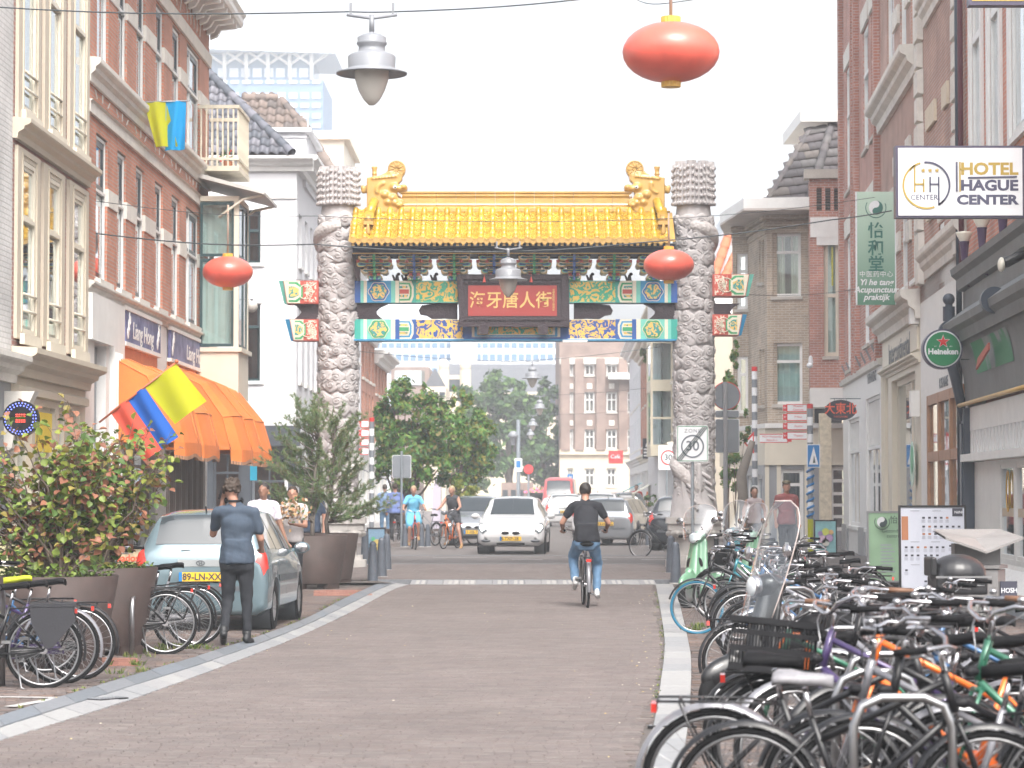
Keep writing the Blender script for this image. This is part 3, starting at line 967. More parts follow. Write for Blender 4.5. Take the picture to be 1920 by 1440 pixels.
for _ in range(60):
 c=Vector((random.gauss(0,.07),random.gauss(0,.07),.25+random.gauss(0,.09)));a=Vector((random.gauss(0,1),random.gauss(0,1),random.gauss(0,1))).normalized()*.03;q=a.orthogonal().normalized()*.03
 b.quad(c-a,c-q,c+a,c+q)
b.build('leaves',island_mat('flower_mix',[(.05,.14,.03),(.06,.17,.04),(.6,.04,.03)],.7),fp)
mat('awning_canvas',(.72,.195,.038),.8,var=.10,dirt=.12,scale=1.5)
mat('dirty_fringe',(.42,.22,.13),.9,var=.3,scale=5)
def dome_awning(s0,s1,z0,z1,out,label,bays=3):
 aw=thing('awning',label,'awning',F.pt(s0,0))
 aw.rotation_euler=F.root.rotation_euler
 L=s1-s0
 for k in range(bays):
  b=MB();a,c=L*k/bays+.02,L*(k+1)/bays-.02
  nu,nv=12,9
  vs=[]
  for i in range(nu+1):
   t=i/nu;x=a+(c-a)*t
   endf=math.sin(PI*min(1,max(0,t)))**.35 if 0<t<1 else 0
   bul=.80+.20*endf
   for j in range(nv+1):
    q_=j/nv*3;qi=min(int(q_),2);qf=q_-qi;PR=((0,1),(.52,.80),(.87,.40),(1,0))
    o=out*(PR[qi][0]+(PR[qi+1][0]-PR[qi][0])*qf)*bul
    zz=z0+(z1-z0)*(PR[qi][1]+(PR[qi+1][1]-PR[qi][1])*qf)*(.95+.05*endf)
    vs.append((x,-.03-o,zz))
   vs.append((x,-.03-out*bul-.01,z0-.20-.03*math.sin(i*1.1)))
  m_=nv+2
  fs=[(i*m_+j,i*m_+j+1,(i+1)*m_+j+1,(i+1)*m_+j)for i in range(nu)for j in range(m_-1)]
  b.add(vs,fs,False)
  for e in(0,nu):
   base=[vs[e*m_+j]for j in range(nv+1)]+[(vs[e*m_][0],-.03,z0)]
   b.add(base,[tuple(range(len(base)))])
  cn=b.build('canopy',MATS['awning_canvas'],aw)
  r=MB()
  for e in(0,nu//2,nu):
   r.tube([Vector(vs[e*m_+j])+Vector((0,-.006,.006))for j in range(nv+1)],.012,5)
  jm=6
  r.tube([Vector(vs[i*m_+jm])+Vector((0,-.006,.006))for i in range(nu+1)],.008,5)
  r.build('seam',mat('awning_seam',(.62,.20,.05),.8),cn)
  r=MB();
  for i in range(nu):
   p,q=Vector(vs[i*m_+m_-1]),Vector(vs[(i+1)*m_+m_-1])
   for h in range(4):
    u=p.lerp(q,h/4);v=p.lerp(q,(h+.8)/4)
    r.quad(u,v,(v.x,v.y,v.z-.06),(u.x,u.y,u.z-.06))
  r.build('fringe',MATS['dirty_fringe'],cn)
sA1,sB1=F.s_(212),F.s_(300)
dome_awning(sA1,F.s_(296),2.45,F.z(212,666),1.2,'orange canvas awning behind the striped flag, nearer of the two on the brick building',2)
dome_awning(F.s_(308),14.6,2.42,F.z(330,690),1.5,'orange domed awning in bulging bays at the far end of the brick building',3)
A_=(LX(35.0),35.0)
F=Facade('beige_building','cream town house with three tall window bays between narrow brick strips',A_,(LX(40.78),40.78))
zc=F.z(20,227);zc0=F.z(13,652)
bays=[(23,66),(73,113),(121,158)]
wb=[(32,57),(82,104),(129,150)]
hl=[]
ztop=11.5
zw1b,zw1t=F.z(15,618),F.z(21.7,292)
zw2b,zw2t=F.z(25,200),F.z(40,-170)
for(a,c)in wb:
 s0,s1=F.s_(a),F.s_(c)
 hl+=[(s0,s1,zw1b,zw1t),(s0,s1,zw2b,zw2t)]
wall(F,0,F.len,zc0,ztop,hl,MATS['purple_brick'])
for k,(a,c)in enumerate(bays):
 s0,s1=F.s_(a),F.s_(c)
 w0,w1_=F.s_(wb[k][0]),F.s_(wb[k][1])
 for(za,zb_,zt,zbm)in((zc0+.15,zc-.30,zw1t,zw1b),(zc+.02,ztop-.2,zw2t,zw2b)):
  p=MB();y0,y1=-.05,-.003
  p.box(s0,w0,y0,y1,za,zb_);p.box(w1_,s1,y0,y1,za,zb_)
  p.box(w0,w1_,y0,y1,zt,zb_);p.box(w0,w1_,y0,y1,za,zbm)
  p.box(w0-.06,w0-.03,y0-.02,y0,za+.1,zt+.06);p.box(w1_+.03,w1_+.06,y0-.02,y0,za+.1,zt+.06);p.box(w0-.06,w1_+.06,y0-.02,y0,zt+.06,zt+.10)
  p.build('bay_panel',MATS['beige_panel'],F.root)
 for(z0,z1)in((zw1b,zw1t),(zw2b,zw2t)):
  window(F,w0,w1_,z0+.005,z1-.005,rec=-.045,fw=.06,trans=(.66,),frame='cream_trim',inner='cream_trim',sill=None,curtain='net' if z0==zw1b else 'curtain',iw=.045)
  s=MB();s.box(w0-.15,w1_+.15,-.12,-.055,z0-.16,z0-.02);s.build('sill',MATS['cream_trim'],F.root)
  s=MB()
  for q in range(2):s.tube([(w0,-.06,z0+.30+.22*q),(w1_,-.06,z0+.30+.22*q)],.02,6)
  s.build('guard_rail',MATS['cream_trim'],F.root)
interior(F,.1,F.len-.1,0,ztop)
moulding(F,-.02,F.len+.02,cprof(zc-.22,zc+.04,.24),'beige_panel','cornice')
moulding(F,0,F.len-.02,cprof(zc0-.34,zc0+.02,.34),'beige_panel','cornice')
hl=[(F.s_(28),F.s_(60),.6,F.z(30,752)),(F.s_(66),F.s_(104),.1,F.z(66,760)),(F.s_(110),F.s_(150),.6,F.z(110,765))]
wall(F,0,F.len,0,zc0-.342,hl,MATS['beige_panel'],th=.25)
for k,h in enumerate(hl):
 window(F,*h,rec=.08,fw=.07,trans=(.75,),mull=(.5,),frame='cream_trim',sill=None)
s=MB();s.box(F.s_(62),F.s_(100),.02,.07,2.2,F.z(62,770));s.build('poster',mat('yellow_poster',(.70,.52,.03),.6),F.root)
moulding(F,.1,F.len-.1,[(-.002,hl[0][3]+.08),(.08,hl[0][3]+.10),(.08,hl[0][3]+.2),(-.002,hl[0][3]+.24)],'beige_panel','moulding')
s=MB();s.box(0,F.len,.3,9,0,ztop);s.build('back',MATS['purple_brick'],F.root)
F=Facade('white_house','whitewashed brick house with a bracketed shop cornice at the left edge',(LX(28.0)-.0,28.0),(LX(34.97),34.97))
zsh=F.z(5,665)
wall(F,0,F.len,zsh,11,[(1.5,2.4,4.6,7),(3.9,4.8,4.6,7)],MATS['white_brick'])
for a in(1.5,3.9):window(F,a,a+.9,4.6,7,trans=(.6,),inner='dark_sash')
moulding(F,0,F.len+.03,cprof(zsh-.35,zsh,.28),'stone_trim','cornice')
wall(F,0,F.len,0,zsh-.352,[(.8,2.8,.5,2.8),(3.3,5.9,.5,2.9)],mat('grey_shop',(.20,.21,.23),.5),th=.25)
for a,c in((.8,2.8),(3.3,5.9)):window(F,a,c,.5,2.8,rec=.08,frame='cream_trim',mull=(.5,),sill=None)
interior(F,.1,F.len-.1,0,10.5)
b=MB()
b.prism([(-.003,zsh-1.25),(-.10,zsh-1.22),(-.14,zsh-1.0),(-.12,zsh-.85),(-.30,zsh-.68),(-.40,zsh-.47),(-.003,zsh-.47)],F.len-.45,F.len-.15,plane='yz')
b.build('console',MATS['stone_trim'],F.root)
b=MB();b.ell((F.len-.3,-.22,zsh-.98),.14,.10,.13);b.ell((F.len-.3,-.26,zsh-.82),.10,.08,.09);b.ell((F.len-.3,-.3,zsh-.93),.06,.06,.06);b.build('ornament',MATS['gold'],F.root,label='gilded ornament under the cornice')
s=MB();s.box(0,F.len,.3,8,0,11);s.build('back',MATS['white_brick'],F.root)
t=thing('shop_sign','round black sign rimmed with tiny coloured lights behind the leafy shrub','shop sign',W(40,785,31))
b=MB();b.cyl((0,-.05,0),.21,.10,28,'y');b.build('sign_disc',MATS['black_plastic'],t)
b=MB()
for r_,n in((.18,30),(.15,24)):
 for k in range(n):a=2*PI*k/n;b.ell((r_*math.cos(a),-.058,r_*math.sin(a)),.009,.009,.009,6,4)
b.build('bulb',mat('blue_bulb',(.15,.2,.9),.4,var=0,emit=1.0),t)
b=MB()
for i in range(6):
 for j in range(5):b.ell((-.05+i*.02,-.055,-.04+j*.022),.007,.007,.007,6,4)
b.build('bulb',mat('red_bulb',(.8,.08,.05),.4,var=0,emit=1.0),t)
s=MB();s.box(-1.5,-.2,-.02,.02,-.02,.02);s.build('arm',MATS['black_metal'],t)
dW=71.0
xw0,xw1=(375-960)/FPX*dW,(555-960)/FPX*dW
F=Facade('white_corner_house','white rendered corner house with slate coloured pantile roof left of the stone pillar',(xw0-1.5,dW),(xw1,dW))
WH=F
mat('white_render',(.64,.645,.67),.7,var=.03,dirt=.03,scale=.6)
zce=F.z(520,320);
hl=[(F.s_(442),F.s_(487),F.z(465,493),F.z(465,395)),(F.s_(440),F.s_(487),F.z(465,714),F.z(465,570)),(F.s_(440),F.s_(487),.3+2.4,2.71)]
hl=hl[:2]
wall(F,0,F.len,3.4,zce-.02,hl,MATS['white_render'],th=.35)
for k,h in enumerate(hl):
 window(F,*h,rec=.12,fw=.05,trans=(.62,)if k==0 else(.70,),mull=(.5,)if k==0 else(),frame='green_sash',inner='dark_sash',sill='white_paint')
 s=MB();s.box(h[0]-.12,h[1]+.12,-.05,-.003,h[3]+.02,h[3]+.12);s.box(h[0]-.12,h[0]-.03,-.04,-.003,h[2]-.1,h[3]+.02);s.box(h[1]+.03,h[1]+.12,-.04,-.003,h[2]-.1,h[3]+.02);s.build('surround',MATS['white_paint'],F.root)
wall(F,0,F.len,0,3.1,[(F.s_(400),F.s_(452),.0,2.8),(F.s_(470),F.s_(540),0,2.5)],MATS['anthracite'],th=.3)
for(a,c)in((400,452),(470,540)):window(F,F.s_(a),F.s_(c),.3,2.75 if a==400 else 2.45,rec=.1,frame='anthracite',mull=(.5,),sill=None,trans=(.75,))
s=MB();s.box(0,F.len+.12,-.35,-.002,2.85,3.38);s.build('fascia',MATS['anthracite'],F.root)
S2=F.sub((xw1,dW+.001),(xw1+.13,dW+16))
th2=math.atan2(16,.13)
side=Facade('x','x',(xw1,dW),(xw1+.13,dW+16));bpy.data.objects.remove(side.root)
piv=bpy.data.objects.new('street_front',None);COL.objects.link(piv);piv.parent=F.root
piv.location=(F.len,0,0);piv.rotation_euler=(0,0,th2)
side.root=piv
hl=[]
for(a,c)in((559,565),(570.5,575.5),(580.5,585),(589,593)):
 for(t_,b_)in((395,497),(576,720)):
  z0,z1=side.z(a,b_),side.z(a,t_);s0,s1=side.s_(a),side.s_(c)
  hl.append((s0,s1,0,0));hl[-1]=(s0,s1,WH.z(465,493 if t_==395 else 714),WH.z(465,395 if t_==395 else 570))
wall(side,.36,side.len,3.4,zce-.02,hl,MATS['white_render'],th=.3,parent=piv)
for h in hl:window(side,*h,rec=.1,fw=.08,trans=(.6,),sill='white_paint',parent=piv)
wall(side,.0,side.len,0,3.38,[(1,3,.4,2.8),(4,6.5,.4,2.8),(8,11,.4,2.8)],MATS['white_render'],th=.3,parent=piv)
for h in((1,3,.4,2.8),(4,6.5,.4,2.8),(8,11,.4,2.8)):window(side,*h,rec=.1,fw=.08,mull=(.5,),sill=None,parent=piv,frame='anthracite')
interior(F,.3,F.len-.4,0,zce-.3,y=1.5)
interior(side,.6,side.len,0,zce-.3,y=1.2)
moulding(F,-.1,F.len+.45,cprof(zce-.02,zce+.36,.45),'white_paint','cornice')
moulding(side,-.0,side.len+.2,cprof(zce-.02,zce+.42,.55),'white_paint','cornice',parent=piv)
moulding(F,0,F.len,[(-.002,zce-.75),(.05,zce-.75),(.05,zce-.62),(-.002,zce-.6)],'white_paint','moulding')
mat('pantile',(.10,.105,.12),.45,var=.12,dirt=.2,scale=5)
island_mat('slate_pantile',[(.11,.115,.135),(.135,.14,.165),(.17,.17,.195),(.09,.10,.12)],.55,fine=.1,bump=.1)
island_mat('old_pantile',[(.15,.125,.115),(.19,.155,.14),(.13,.115,.11),(.21,.17,.15)],.8,fine=.2)
def pantile_mesh(w_,l,m):
 b=MB();n=8;vs=[]
 for j,(y,dz)in enumerate(((0,0.035),(l*1.12,0.0))):
  for i in range(n+1):
   t=i/n
   zz=.045*math.sin(t*2*PI-.4)*(1 if t<.9 else .9)
   vs.append((t*w_*1.08,y,zz+dz+.02))
  for i in range(n+1):
   t=i/n
   zz=.045*math.sin(t*2*PI-.4)
   vs.append((t*w_*1.08,y,zz+dz-.0))
 k=2*(n+1)
 fs=[(i,i+1,k+i+1,k+i)for i in range(n)]+[(n+1+i,n+2+i,i+1,i)for i in range(n)]
 b.add(vs,fs,True)
 return b.mesh('roof_tile',m)
def tile_roof(root,O,U,V,poly,w_,l,m,top=300):
 """tiles on a sloped plane: O corner, U along the eaves, V up the slope; poly(u) -> visible range of v"""
 N=U.cross(V).normalized()
 me=pantile_mesh(w_,l,m)
 rest=MB();k=0
 src=[tuple(v.co)for v in me.vertices];sf=[tuple(p.vertices)for p in me.polygons]
 j=0
 while j*l<20:
  i=-60
  while i*w_<20:
   u,v=i*w_,j*l
   if poly(u+w_/2,v+l/2):
    M=Matrix.Translation(O+U*u+V*v+N*random.uniform(0,.008))@Matrix((U,V,N)).transposed().to_4x4()
    if k<top:
     link('roof_tile',me,root,M=M)
    else:rest.add(src,sf,True,M)
    k+=1
   i+=1
  j+=1
 if rest.v:rest.build('roof_tile',m,root,kind='stuff')
def ridge_caps(root,A,B,r,l,m):
 A,B=Vector(A),Vector(B);d=(B-A);n=max(1,int(d.length/l));t=d.normalized()
 b=MB();b.lathe([(r*1.12,0),(r*.95,l*1.08)],12)
 me=b.mesh('ridge_tile',m)
 Q=t.to_track_quat('Z','Y').to_matrix().to_4x4()
 for i in range(n):link('ridge_tile',me,root,M=Matrix.Translation(A+t*l*i)@Q)
inv=lambda p:Vector((p[0]-xw0+1.5,p[1]-dW,p[2]))
zr0=zce+.38
Lf=F.len
O=Vector((-1,-.45,zr0));U=Vector((1,0,0));slope=R(48);V=Vector((0,math.cos(slope),math.sin(slope)))
hipx=lambda v:Lf+1.35-v*math.cos(slope)*1.0
e0=F.s_(548)+1
inp=lambda u,v:u<e0-v*.745 and v<3.75 and u>0
tile_roof(F.root,O,U,V,inp,.255,.31,MATS['slate_pantile'],280)
hipA=O+U*e0;hipB=O+U*(e0-3.75*.745)+V*3.75
ridge_caps(F.root,hipA+Vector((0,0,.04)),hipB+Vector((0,0,.06)),.12,.30,MATS['slate_pantile'])
s=MB()
P_=[tuple(O+V*0+Vector((0,.06,-.05))),tuple(O+U*e0+Vector((-.05,.06,-.05))),tuple(hipB+Vector((-.05,.06,-.05))),tuple(O+V*3.75+Vector((0,.06,-.05)))]
s.add(P_,[(0,1,2,3)])
Q0=O+U*e0;Q1=hipB;Q2=Vector((Q1.x,Q1.y+9,Q1.z));Q3=Vector((Q0.x,Q0.y+14,Q0.z))
s.add([tuple(Q0+Vector((0,.06,-.06))),tuple(Q3),tuple(Q2),tuple(Q1+Vector((0,.06,-.06)))],[(0,1,2,3)])
s.build('roof',MATS['pantile'],F.root)
dx0,dx1=F.s_(455),F.s_(562)
dz0,dz1=F.z(520,300),F.z(500,222)
s=MB();s.box(dx0,dx1,1.9,6,dz0-.5,dz1-.12);s.box(dx0-.1,dx1+.15,1.75,6.1,dz1-.12,dz1);s.box(dx0,dx1+.02,1.86,1.9,dz0+.85,dz0+.9)
s.box(dx1,dx1+.02,2.3,2.5,dz0,dz1+.3)
s.build('dormer',MATS['white_render'],F.root)
O2=Vector((F.s_(425),2.6,dz1+.03));s2=R(50);V2=Vector((0,math.cos(s2),math.sin(s2)))
wtop=F.s_(560)-F.s_(425)
tile_roof(F.root,O2,U,V2,lambda u,v:0<u<wtop-v*.62 and v<1.35,.25,.30,MATS['old_pantile'],60)
ridge_caps(F.root,O2+U*wtop,O2+U*(wtop-1.35*.62)+V2*1.35,.11,.3,MATS['old_pantile'])
ridge_caps(F.root,O2+V2*1.35+U*.1,O2+V2*1.35+U*(wtop-.85),.11,.3,MATS['old_pantile'])
s=MB();s.add([tuple(O2+Vector((0,.1,-.04))),tuple(O2+U*wtop+Vector((0,.1,-.04))),tuple(O2+U*(wtop-.84)+V2*1.35),tuple(O2+V2*1.35)],[(0,1,2,3)]);s.build('roof',MATS['old_pantile'],F.root)
N1=thing('white_gable_house','pale rendered house with a sloping tiled roof just behind the stone pillar top','building',(W(600,921,92).x,92,0))
def lp(px,py,d=92):return W(px,py,d)-Vector(N1.location)
s=MB();a,c=lp(555,215),lp(636,345)
s.prism([(a.x-1.5,0),(c.x,0),(c.x,c.z),(a.x,a.z),(a.x-1.5,a.z)],0,8);s.build('wall',MATS['white_render'],N1)
ridge_caps(N1,c+Vector((0,-.1,.05)),a+Vector((0,-.1,.05)),.17,.42,MATS['old_pantile'])
s=MB();s.add([(a.x-1.5,-.05,a.z+.0),(a.x-1.5,-.05,a.z-2.5),(c.x,-.05,c.z)],[(0,1,2)]);
N2=thing('cream_gable_house','cream rendered building block rising behind the tiled roof left of the gate','building',(W(610,921,110).x,110,0))
s=MB();a=W(592,262,110)-Vector(N2.location);c=W(644,262,110)-Vector(N2.location)
s.box(a.x,c.x,0,8,0,a.z);s.box(a.x-.1,c.x+.25,-.25,8,a.z,a.z+.35);s.build('wall',mat('cream_render',(.76,.72,.62),.7,var=.04),N2)
def XL2(d):return-6.23+.008*(d-0)
def row_house(name,label,fx,d0,d1,left,wallm,zt,storeys,cols,z_shop=3.4,cornice='white_paint',shopm='white_paint',frame='white_paint',sill='stone_trim'):
 A,B=((fx(d0),d0),(fx(d1),d1))if left else((fx(d1),d1),(fx(d0),d0))
 f=Facade(name,label,A,B)
 L=f.len;hl=[]
 for(za,zb_)in storeys:
  for c in range(cols):
   w_=L/cols;ww=min(1.1,w_*.5)
   s0=w_*(c+.5)-ww/2
   hl.append((s0,s0+ww,za,zb_))
 wall(f,0,L,z_shop,zt,hl,MATS[wallm])
 for h in hl:window(f,*h,rec=.12,fw=.08,trans=(.6,),frame=frame,sill=sill)
 hs2=[(.5,L/2-.3,.4,z_shop-.7),(L/2+.3,L-.5,.4,z_shop-.7)]
 wall(f,0,L,0,z_shop-.002,hs2,MATS[shopm],th=.25)
 for h in hs2:window(f,*h,rec=.08,fw=.08,mull=(.5,),frame=frame,sill=None)
 interior(f,.1,L-.1,0,zt-.2)
 moulding(f,0,L,cprof(z_shop-.3,z_shop+.05,.25),cornice,'cornice')
 moulding(f,-.1,L+.1,cprof(zt-.35,zt+.15,.55),cornice,'cornice')
 s=MB();s.box(0,L,.301,9,0,zt-.02);s.build('back',MATS[wallm],f.root)
 return f
fx=lambda d:-5.5+.008*(d-88)
for(nm,lb,d0,d1,m,zt,st,cl)in(('brick_house','tall brick house with white cornice just right of the left stone pillar',96,104,'orange_brick',7.6,((3.9,5.3),(5.8,7.0)),4),('white_house','narrow white house front squeezed beside the left stone pillar',88.2,95.95,'white_render',9.5,((3.9,5.5),(6.2,7.8)),3),('brick_house','brick house with white balcony box farthest along the left row',104.05,113,'orange_brick',7.0,((3.6,5.0),(5.5,6.6)),4)):
 row_house(nm,lb,fx,d0,d1,True,m,zt,st,cl)
def RX(d):return 5.02+.056*d
def RP(px):d=25100/(px-1240);return(RX(d),d)
brick_mat('red_brick',(0.46,0.205,0.155),(0.37,0.165,0.132),(0.47,0.38,0.34),.22,.072)
brick_mat('dull_brick',(0.43,0.240,0.185),(0.36,0.200,0.160),(0.45,0.38,0.335),.22,.072)
brick_mat('bright_brick',(0.600,0.252,0.180),(0.540,0.216,0.156),(0.540,0.408,0.348),.22,.07)
brick_mat('brown_brick',(0.432,0.342,0.258),(0.324,0.264,0.204),(0.504,0.456,0.396),.22,.07)
mat('sandstone',(.62,.54,.42),.8,var=.12,bump=.2)
mat('grey_sill',(.45,.42,.38),.8,var=.15)
mat('shop_grey',(.125,.135,.14),.55,var=.15,dirt=.15,scale=1.5)
mat('shop_dark',(.035,.048,.07),.4,var=.15)
mat('timber_brown',(.33,.165,.085),.5,var=.2,scale=4)
F=Facade('brick_terrace_house','red brick terrace house beyond the green acupuncture sign',RP(1581),RP(1655))
ztop=17.5
zb_=F.z(1657,675);zsl=F.z(1619,652);zsl2=F.z(1616,306);zsl3=14.2
seg=[(1590,1599),(1619,1627),(1634,1642)]
seg=[(1589.5,1602.5),(1622,1632),(1637,1647)]
hl=[]
for(a,c)in seg:
 s0,s1=F.s_(a),F.s_(c)
 dz=.55 if a<1600 else 0
 hl+=[(s0,s1,zsl-dz*.6,zsl2-1.45),(s0,s1,zsl2+.1-dz*.6,zsl3-1.2)]
wall(F,0,F.len,zb_-.01,ztop,hl,MATS['red_brick'])
for h in hl:window(F,*h,rec=.03,fw=.09,trans=(.62,),inner='white_paint',sill='grey_sill')
b=MB()
for px in(1583,1606,1612,1651):
 s0=F.s_(px);b.box(s0,s0+.35,-.14,-.003,zb_+.02,ztop-.2)
b.build('brick_pier',MATS['red_brick'],F.root)
for h in hl:
 s=MB();s.prism([(h[0]-.25,h[3]+.02),(h[1]+.25,h[3]+.02),(h[1]+.35,h[3]+.5),(h[0]-.35,h[3]+.5)],-.05,.03);s.build('lintel',MATS['stone_trim'],F.root)
moulding(F,-.5,F.len,cprof(ztop-.3,ztop+.3,.9),'white_paint','cornice')
for k in range(7):
 b=MB();x=F.s_(1588)+k*1.7;b.prism([(-.003,4.30),(-.12,4.55),(-.15,4.52),(-.03,4.24)],x,x+.10,M=Matrix.Translation((0,0,zb_-4.1)),plane='yz');b.build('bracket',mat('grey_slate',(.18,.18,.19),.6),F.root)
L=F.len;sm=F.s_(1617)
hl=[(F.s_(1591),F.s_(1611),.75,4.0-.45),(F.s_(1624),F.s_(1650),.75,F.z(1640,742))]
wall(F,0,L,0,zb_-.012,hl,MATS['white_paint'],th=.25)
for h in hl:
 z_=1.65+.9
 window(F,h[0],h[1],h[2],h[3],rec=.05,fw=.09,trans=((F.z(1640,838)-h[2])/(h[3]-h[2]),),mull=(.5,),frame='white_paint',sill='white_paint')
 s=MB()
 n=7
 for k in range(n):
  x=h[0]+.12+(h[1]-h[0]-.24)*(k+.5)/n;s.box(x-.03,x+.03,.03,.10,F.z(1640,832),h[3]-.12)
 s.build('glazing_bar',MATS['white_paint'],F.root)
s=MB();s.box(0,F.s_(1590),-.06,-.003,0,.75);s.box(F.s_(1612),F.s_(1622),-.06,-.003,0,.75);s.box(F.s_(1651),L,-.05,-.003,0,.7);s.build('plinth',MATS['grey_metal'],F.root)
text('YU·SPA·MASSAGE',.34,MATS['anthracite'],F.root,((F.s_(1622)+F.s_(1652))/2,-.02,F.z(1637,708)),bold=.004,sx=1.0)
interior(F,.1,L-.1,0,ztop-1)
s=MB();s.box(0,L,.301,9,0,ztop-.1);s.build('back',MATS['red_brick'],F.root)
moulding(F,0,L,[(-.002,zb_-.1),(.09,zb_-.08),(.12,zb_+.05),(-.002,zb_+.08)],'stone_trim','moulding')
F=Facade('quoined_house','ornate brick house with white quoins behind the round green beer sign',(RP(1655)[0],RP(1655)[1]-.02),RP(1815))
ztop=18
zbel=F.z(1657,620);zbel2=F.z(1722,118)
hl=[]
for(a,c)in((1668,1680.5),(1693,1704),(1713,1724)):
 s0,s1=F.s_(a),F.s_(c)
 hl+=[(s0,s1,zbel+.55,zbel2-2.6),(s0,s1,zbel2+.35,zbel2+4.0)]
hr=[]
for(a,c)in((1763,1773),(1786,1797)):
 s0,s1=F.s_(a),F.s_(c)
 hr+=[(s0,s1,zbel+1.0,zbel2-3.6),(s0,s1,zbel2+.7,zbel2+4)]
wall(F,0,F.len,zbel,ztop,hl+hr,MATS['dull_brick'])
for h in hl+hr:window(F,*h,rec=.03,fw=.11,trans=(.64,),inner='white_paint',sill='white_paint')
for zq in(zbel,zbel2):
 moulding(F,0,F.s_(1727),cprof(zq-.28,zq+.28,.38),'stone_trim','belt')
 moulding(F,F.s_(1740),F.len,cprof(zq+.35,zq+.85,.22),'stone_trim','belt')
def quoins(px,w_,z0,z1,out=.12):
 s0=F.s_(px);z=z0;k=0
 while z<z1:
  s=MB();e=.10 if k%2 else 0
  c=.03
  s.add([(s0-e,-.003,z+.01),(s0+w_+e,-.003,z+.01),(s0+w_+e,-.003,z+.50),(s0-e,-.003,z+.50),(s0-e+c,-out,z+.04),(s0+w_+e-c,-out,z+.04),(s0+w_+e-c,-out,z+.47),(s0-e+c,-out,z+.47)],[(0,1,5,4),(1,2,6,5),(2,3,7,6),(3,0,4,7),(4,5,6,7)])
  s.build('quoin_stone',MATS['stone_trim'],F.root);z+=.52;k+=1
quoins(1729,.62,zbel+.3,ztop-.3);quoins(1800,.5,zbel+.3,ztop-.3)
for zm in(zbel+1.6,zbel+3.3,zbel2+1.6,zbel2+3.3):
 for(a,c)in((1744,1761),(1775,1785),(1681.5,1692),(1705,1712.5)):
  s=MB();s.box(F.s_(a),F.s_(c),-.06,-.003,zm-.2,zm+.2);s.build('stone_block',MATS['sandstone' if a>1740 else 'stone_trim'],F.root)
for h in hl+hr:
 for k in range(5):
  x=(h[0]+h[1])/2+(k-2)*.21
  s=MB();s.prism([(x-.05,h[3]+.03),(x+.05,h[3]+.03),(x+.05+(k-2)*.05,h[3]+.75),(x-.05+(k-2)*.05,h[3]+.75)],-.03,.02);s.build('arch_stone',MATS['stone_trim'],F.root)
b=MB();b.tube([(F.len-.08,-.12,.1),(F.len-.08,-.12,ztop)],.05,8);b.build('drain_pipe',MATS['shop_dark'],F.root)
moulding(F,-.3,F.len,cprof(ztop-.3,ztop+.4,.8),'white_paint','cornice')
s1=F.s_(1727)
hA=[(F.s_(1672),F.s_(1716),.55,F.z(1680,712)),]
wall(F,0,s1,0,zbel-.28,hA,MATS['cream_trim'],th=.3)
window(F,*hA[0],rec=.12,fw=.12,mull=(.62,),frame='cream_trim',sill='cream_trim')
s=MB()
for k in range(3):s.box(F.s_(1658)+k*.42,F.s_(1658)+k*.42+.16,-.07,-.003,.3,F.z(1665,690))
s.build('pilaster',MATS['cream_trim'],F.root)
s=MB();s.box(F.s_(1660),F.s_(1725),-.05,-.003,F.z(1700,668),F.z(1700,628));s.build('sign_board',MATS['cream_trim'],F.root)
text('Intercontinental',.62,MATS['shop_grey'],F.root,((F.s_(1664)+F.s_(1722))/2,-.055,F.z(1693,655)),bold=.01,sx=1.25)
moulding(F,F.s_(1660),s1,cprof(F.z(1700,692),F.z(1700,676),.18),'cream_trim','cornice')
hB=[(F.s_(1741),F.s_(1809),.45,F.z(1770,733))]
wall(F,s1,F.len,0,zbel+.349,hB,MATS['white_paint'],th=.3)
h=hB[0]
b=MB();w_=(h[1]-h[0]);zt=F.z(1780,862)
for k in range(4):
 x=h[0]+w_*k/3*.97;b.box(x,x+.17,-.035,.02,h[2],h[3])
for z_ in(h[2],zt,h[3]-.18):b.box(h[0]+.17,h[1],-.03,.018,z_,z_+.18)
tw=b.build('window',MATS['timber_brown'],F.root)
b=MB();b.box(h[0],h[1],.021,.028,h[2],h[3]);b.build('pane',MATS['pane'],tw)
text('ROSI MARIE',.26,MATS['anthracite'],F.root,(F.s_(1771),-.012,F.z(1771,717)),sx=1.1,bold=.004)
for k in range(5):
 x=F.s_(1722)+.05;z_=1.2+k*.9
 s=MB();s.box(x,x+.35,-.18,-.004,z_+1.0,z_+1.5);s.build('wall_box',MATS['white_paint'],F.root)if k in(1,3)else None
interior(F,.1,F.len-.1,0,ztop-1)
s=MB();s.box(0,F.len,.301,9,0,ztop-.1);s.build('back',MATS['dull_brick'],F.root)
t=thing('shop_sticker','round green and white leaf emblem stuck on the cream shop window','window sign',F.pt(F.s_(1718),F.z(1718,870),-.08));t.rotation_euler=F.root.rotation_euler
b=MB();b.cyl((0,-.17,0),.45,.01,32,'y');b.build('disc',mat('pale_green',(.55,.75,.65),.5),t)
b=MB();b.ell((.1,-.18,.08),.26,.004,.28);b.build('leaf',mat('leaf_green',(.10,.42,.22),.5),t)
F=Facade('corner_shop_building','brick building with white windows above a dark blue grey shop front at the right edge',(RP(1815)[0],RP(1815)[1]-.02),(RX(30.5),30.5))
ztop=17
zsf=F.z(1816,520);zup=zsf+.9
hl=[]
for(a,c)in((1826,1849),(1860,1884.5),(1900,1935),(1955,2010)):
 s0,s1=F.s_(a),F.s_(c);hl+=[(s0+.15,s1-.15,zup+.6,zup+4.6),(s0+.15,s1-.15,zup+5.6,zup+9)]
wall(F,0,F.len,zsf,ztop,hl,MATS['bright_brick'])
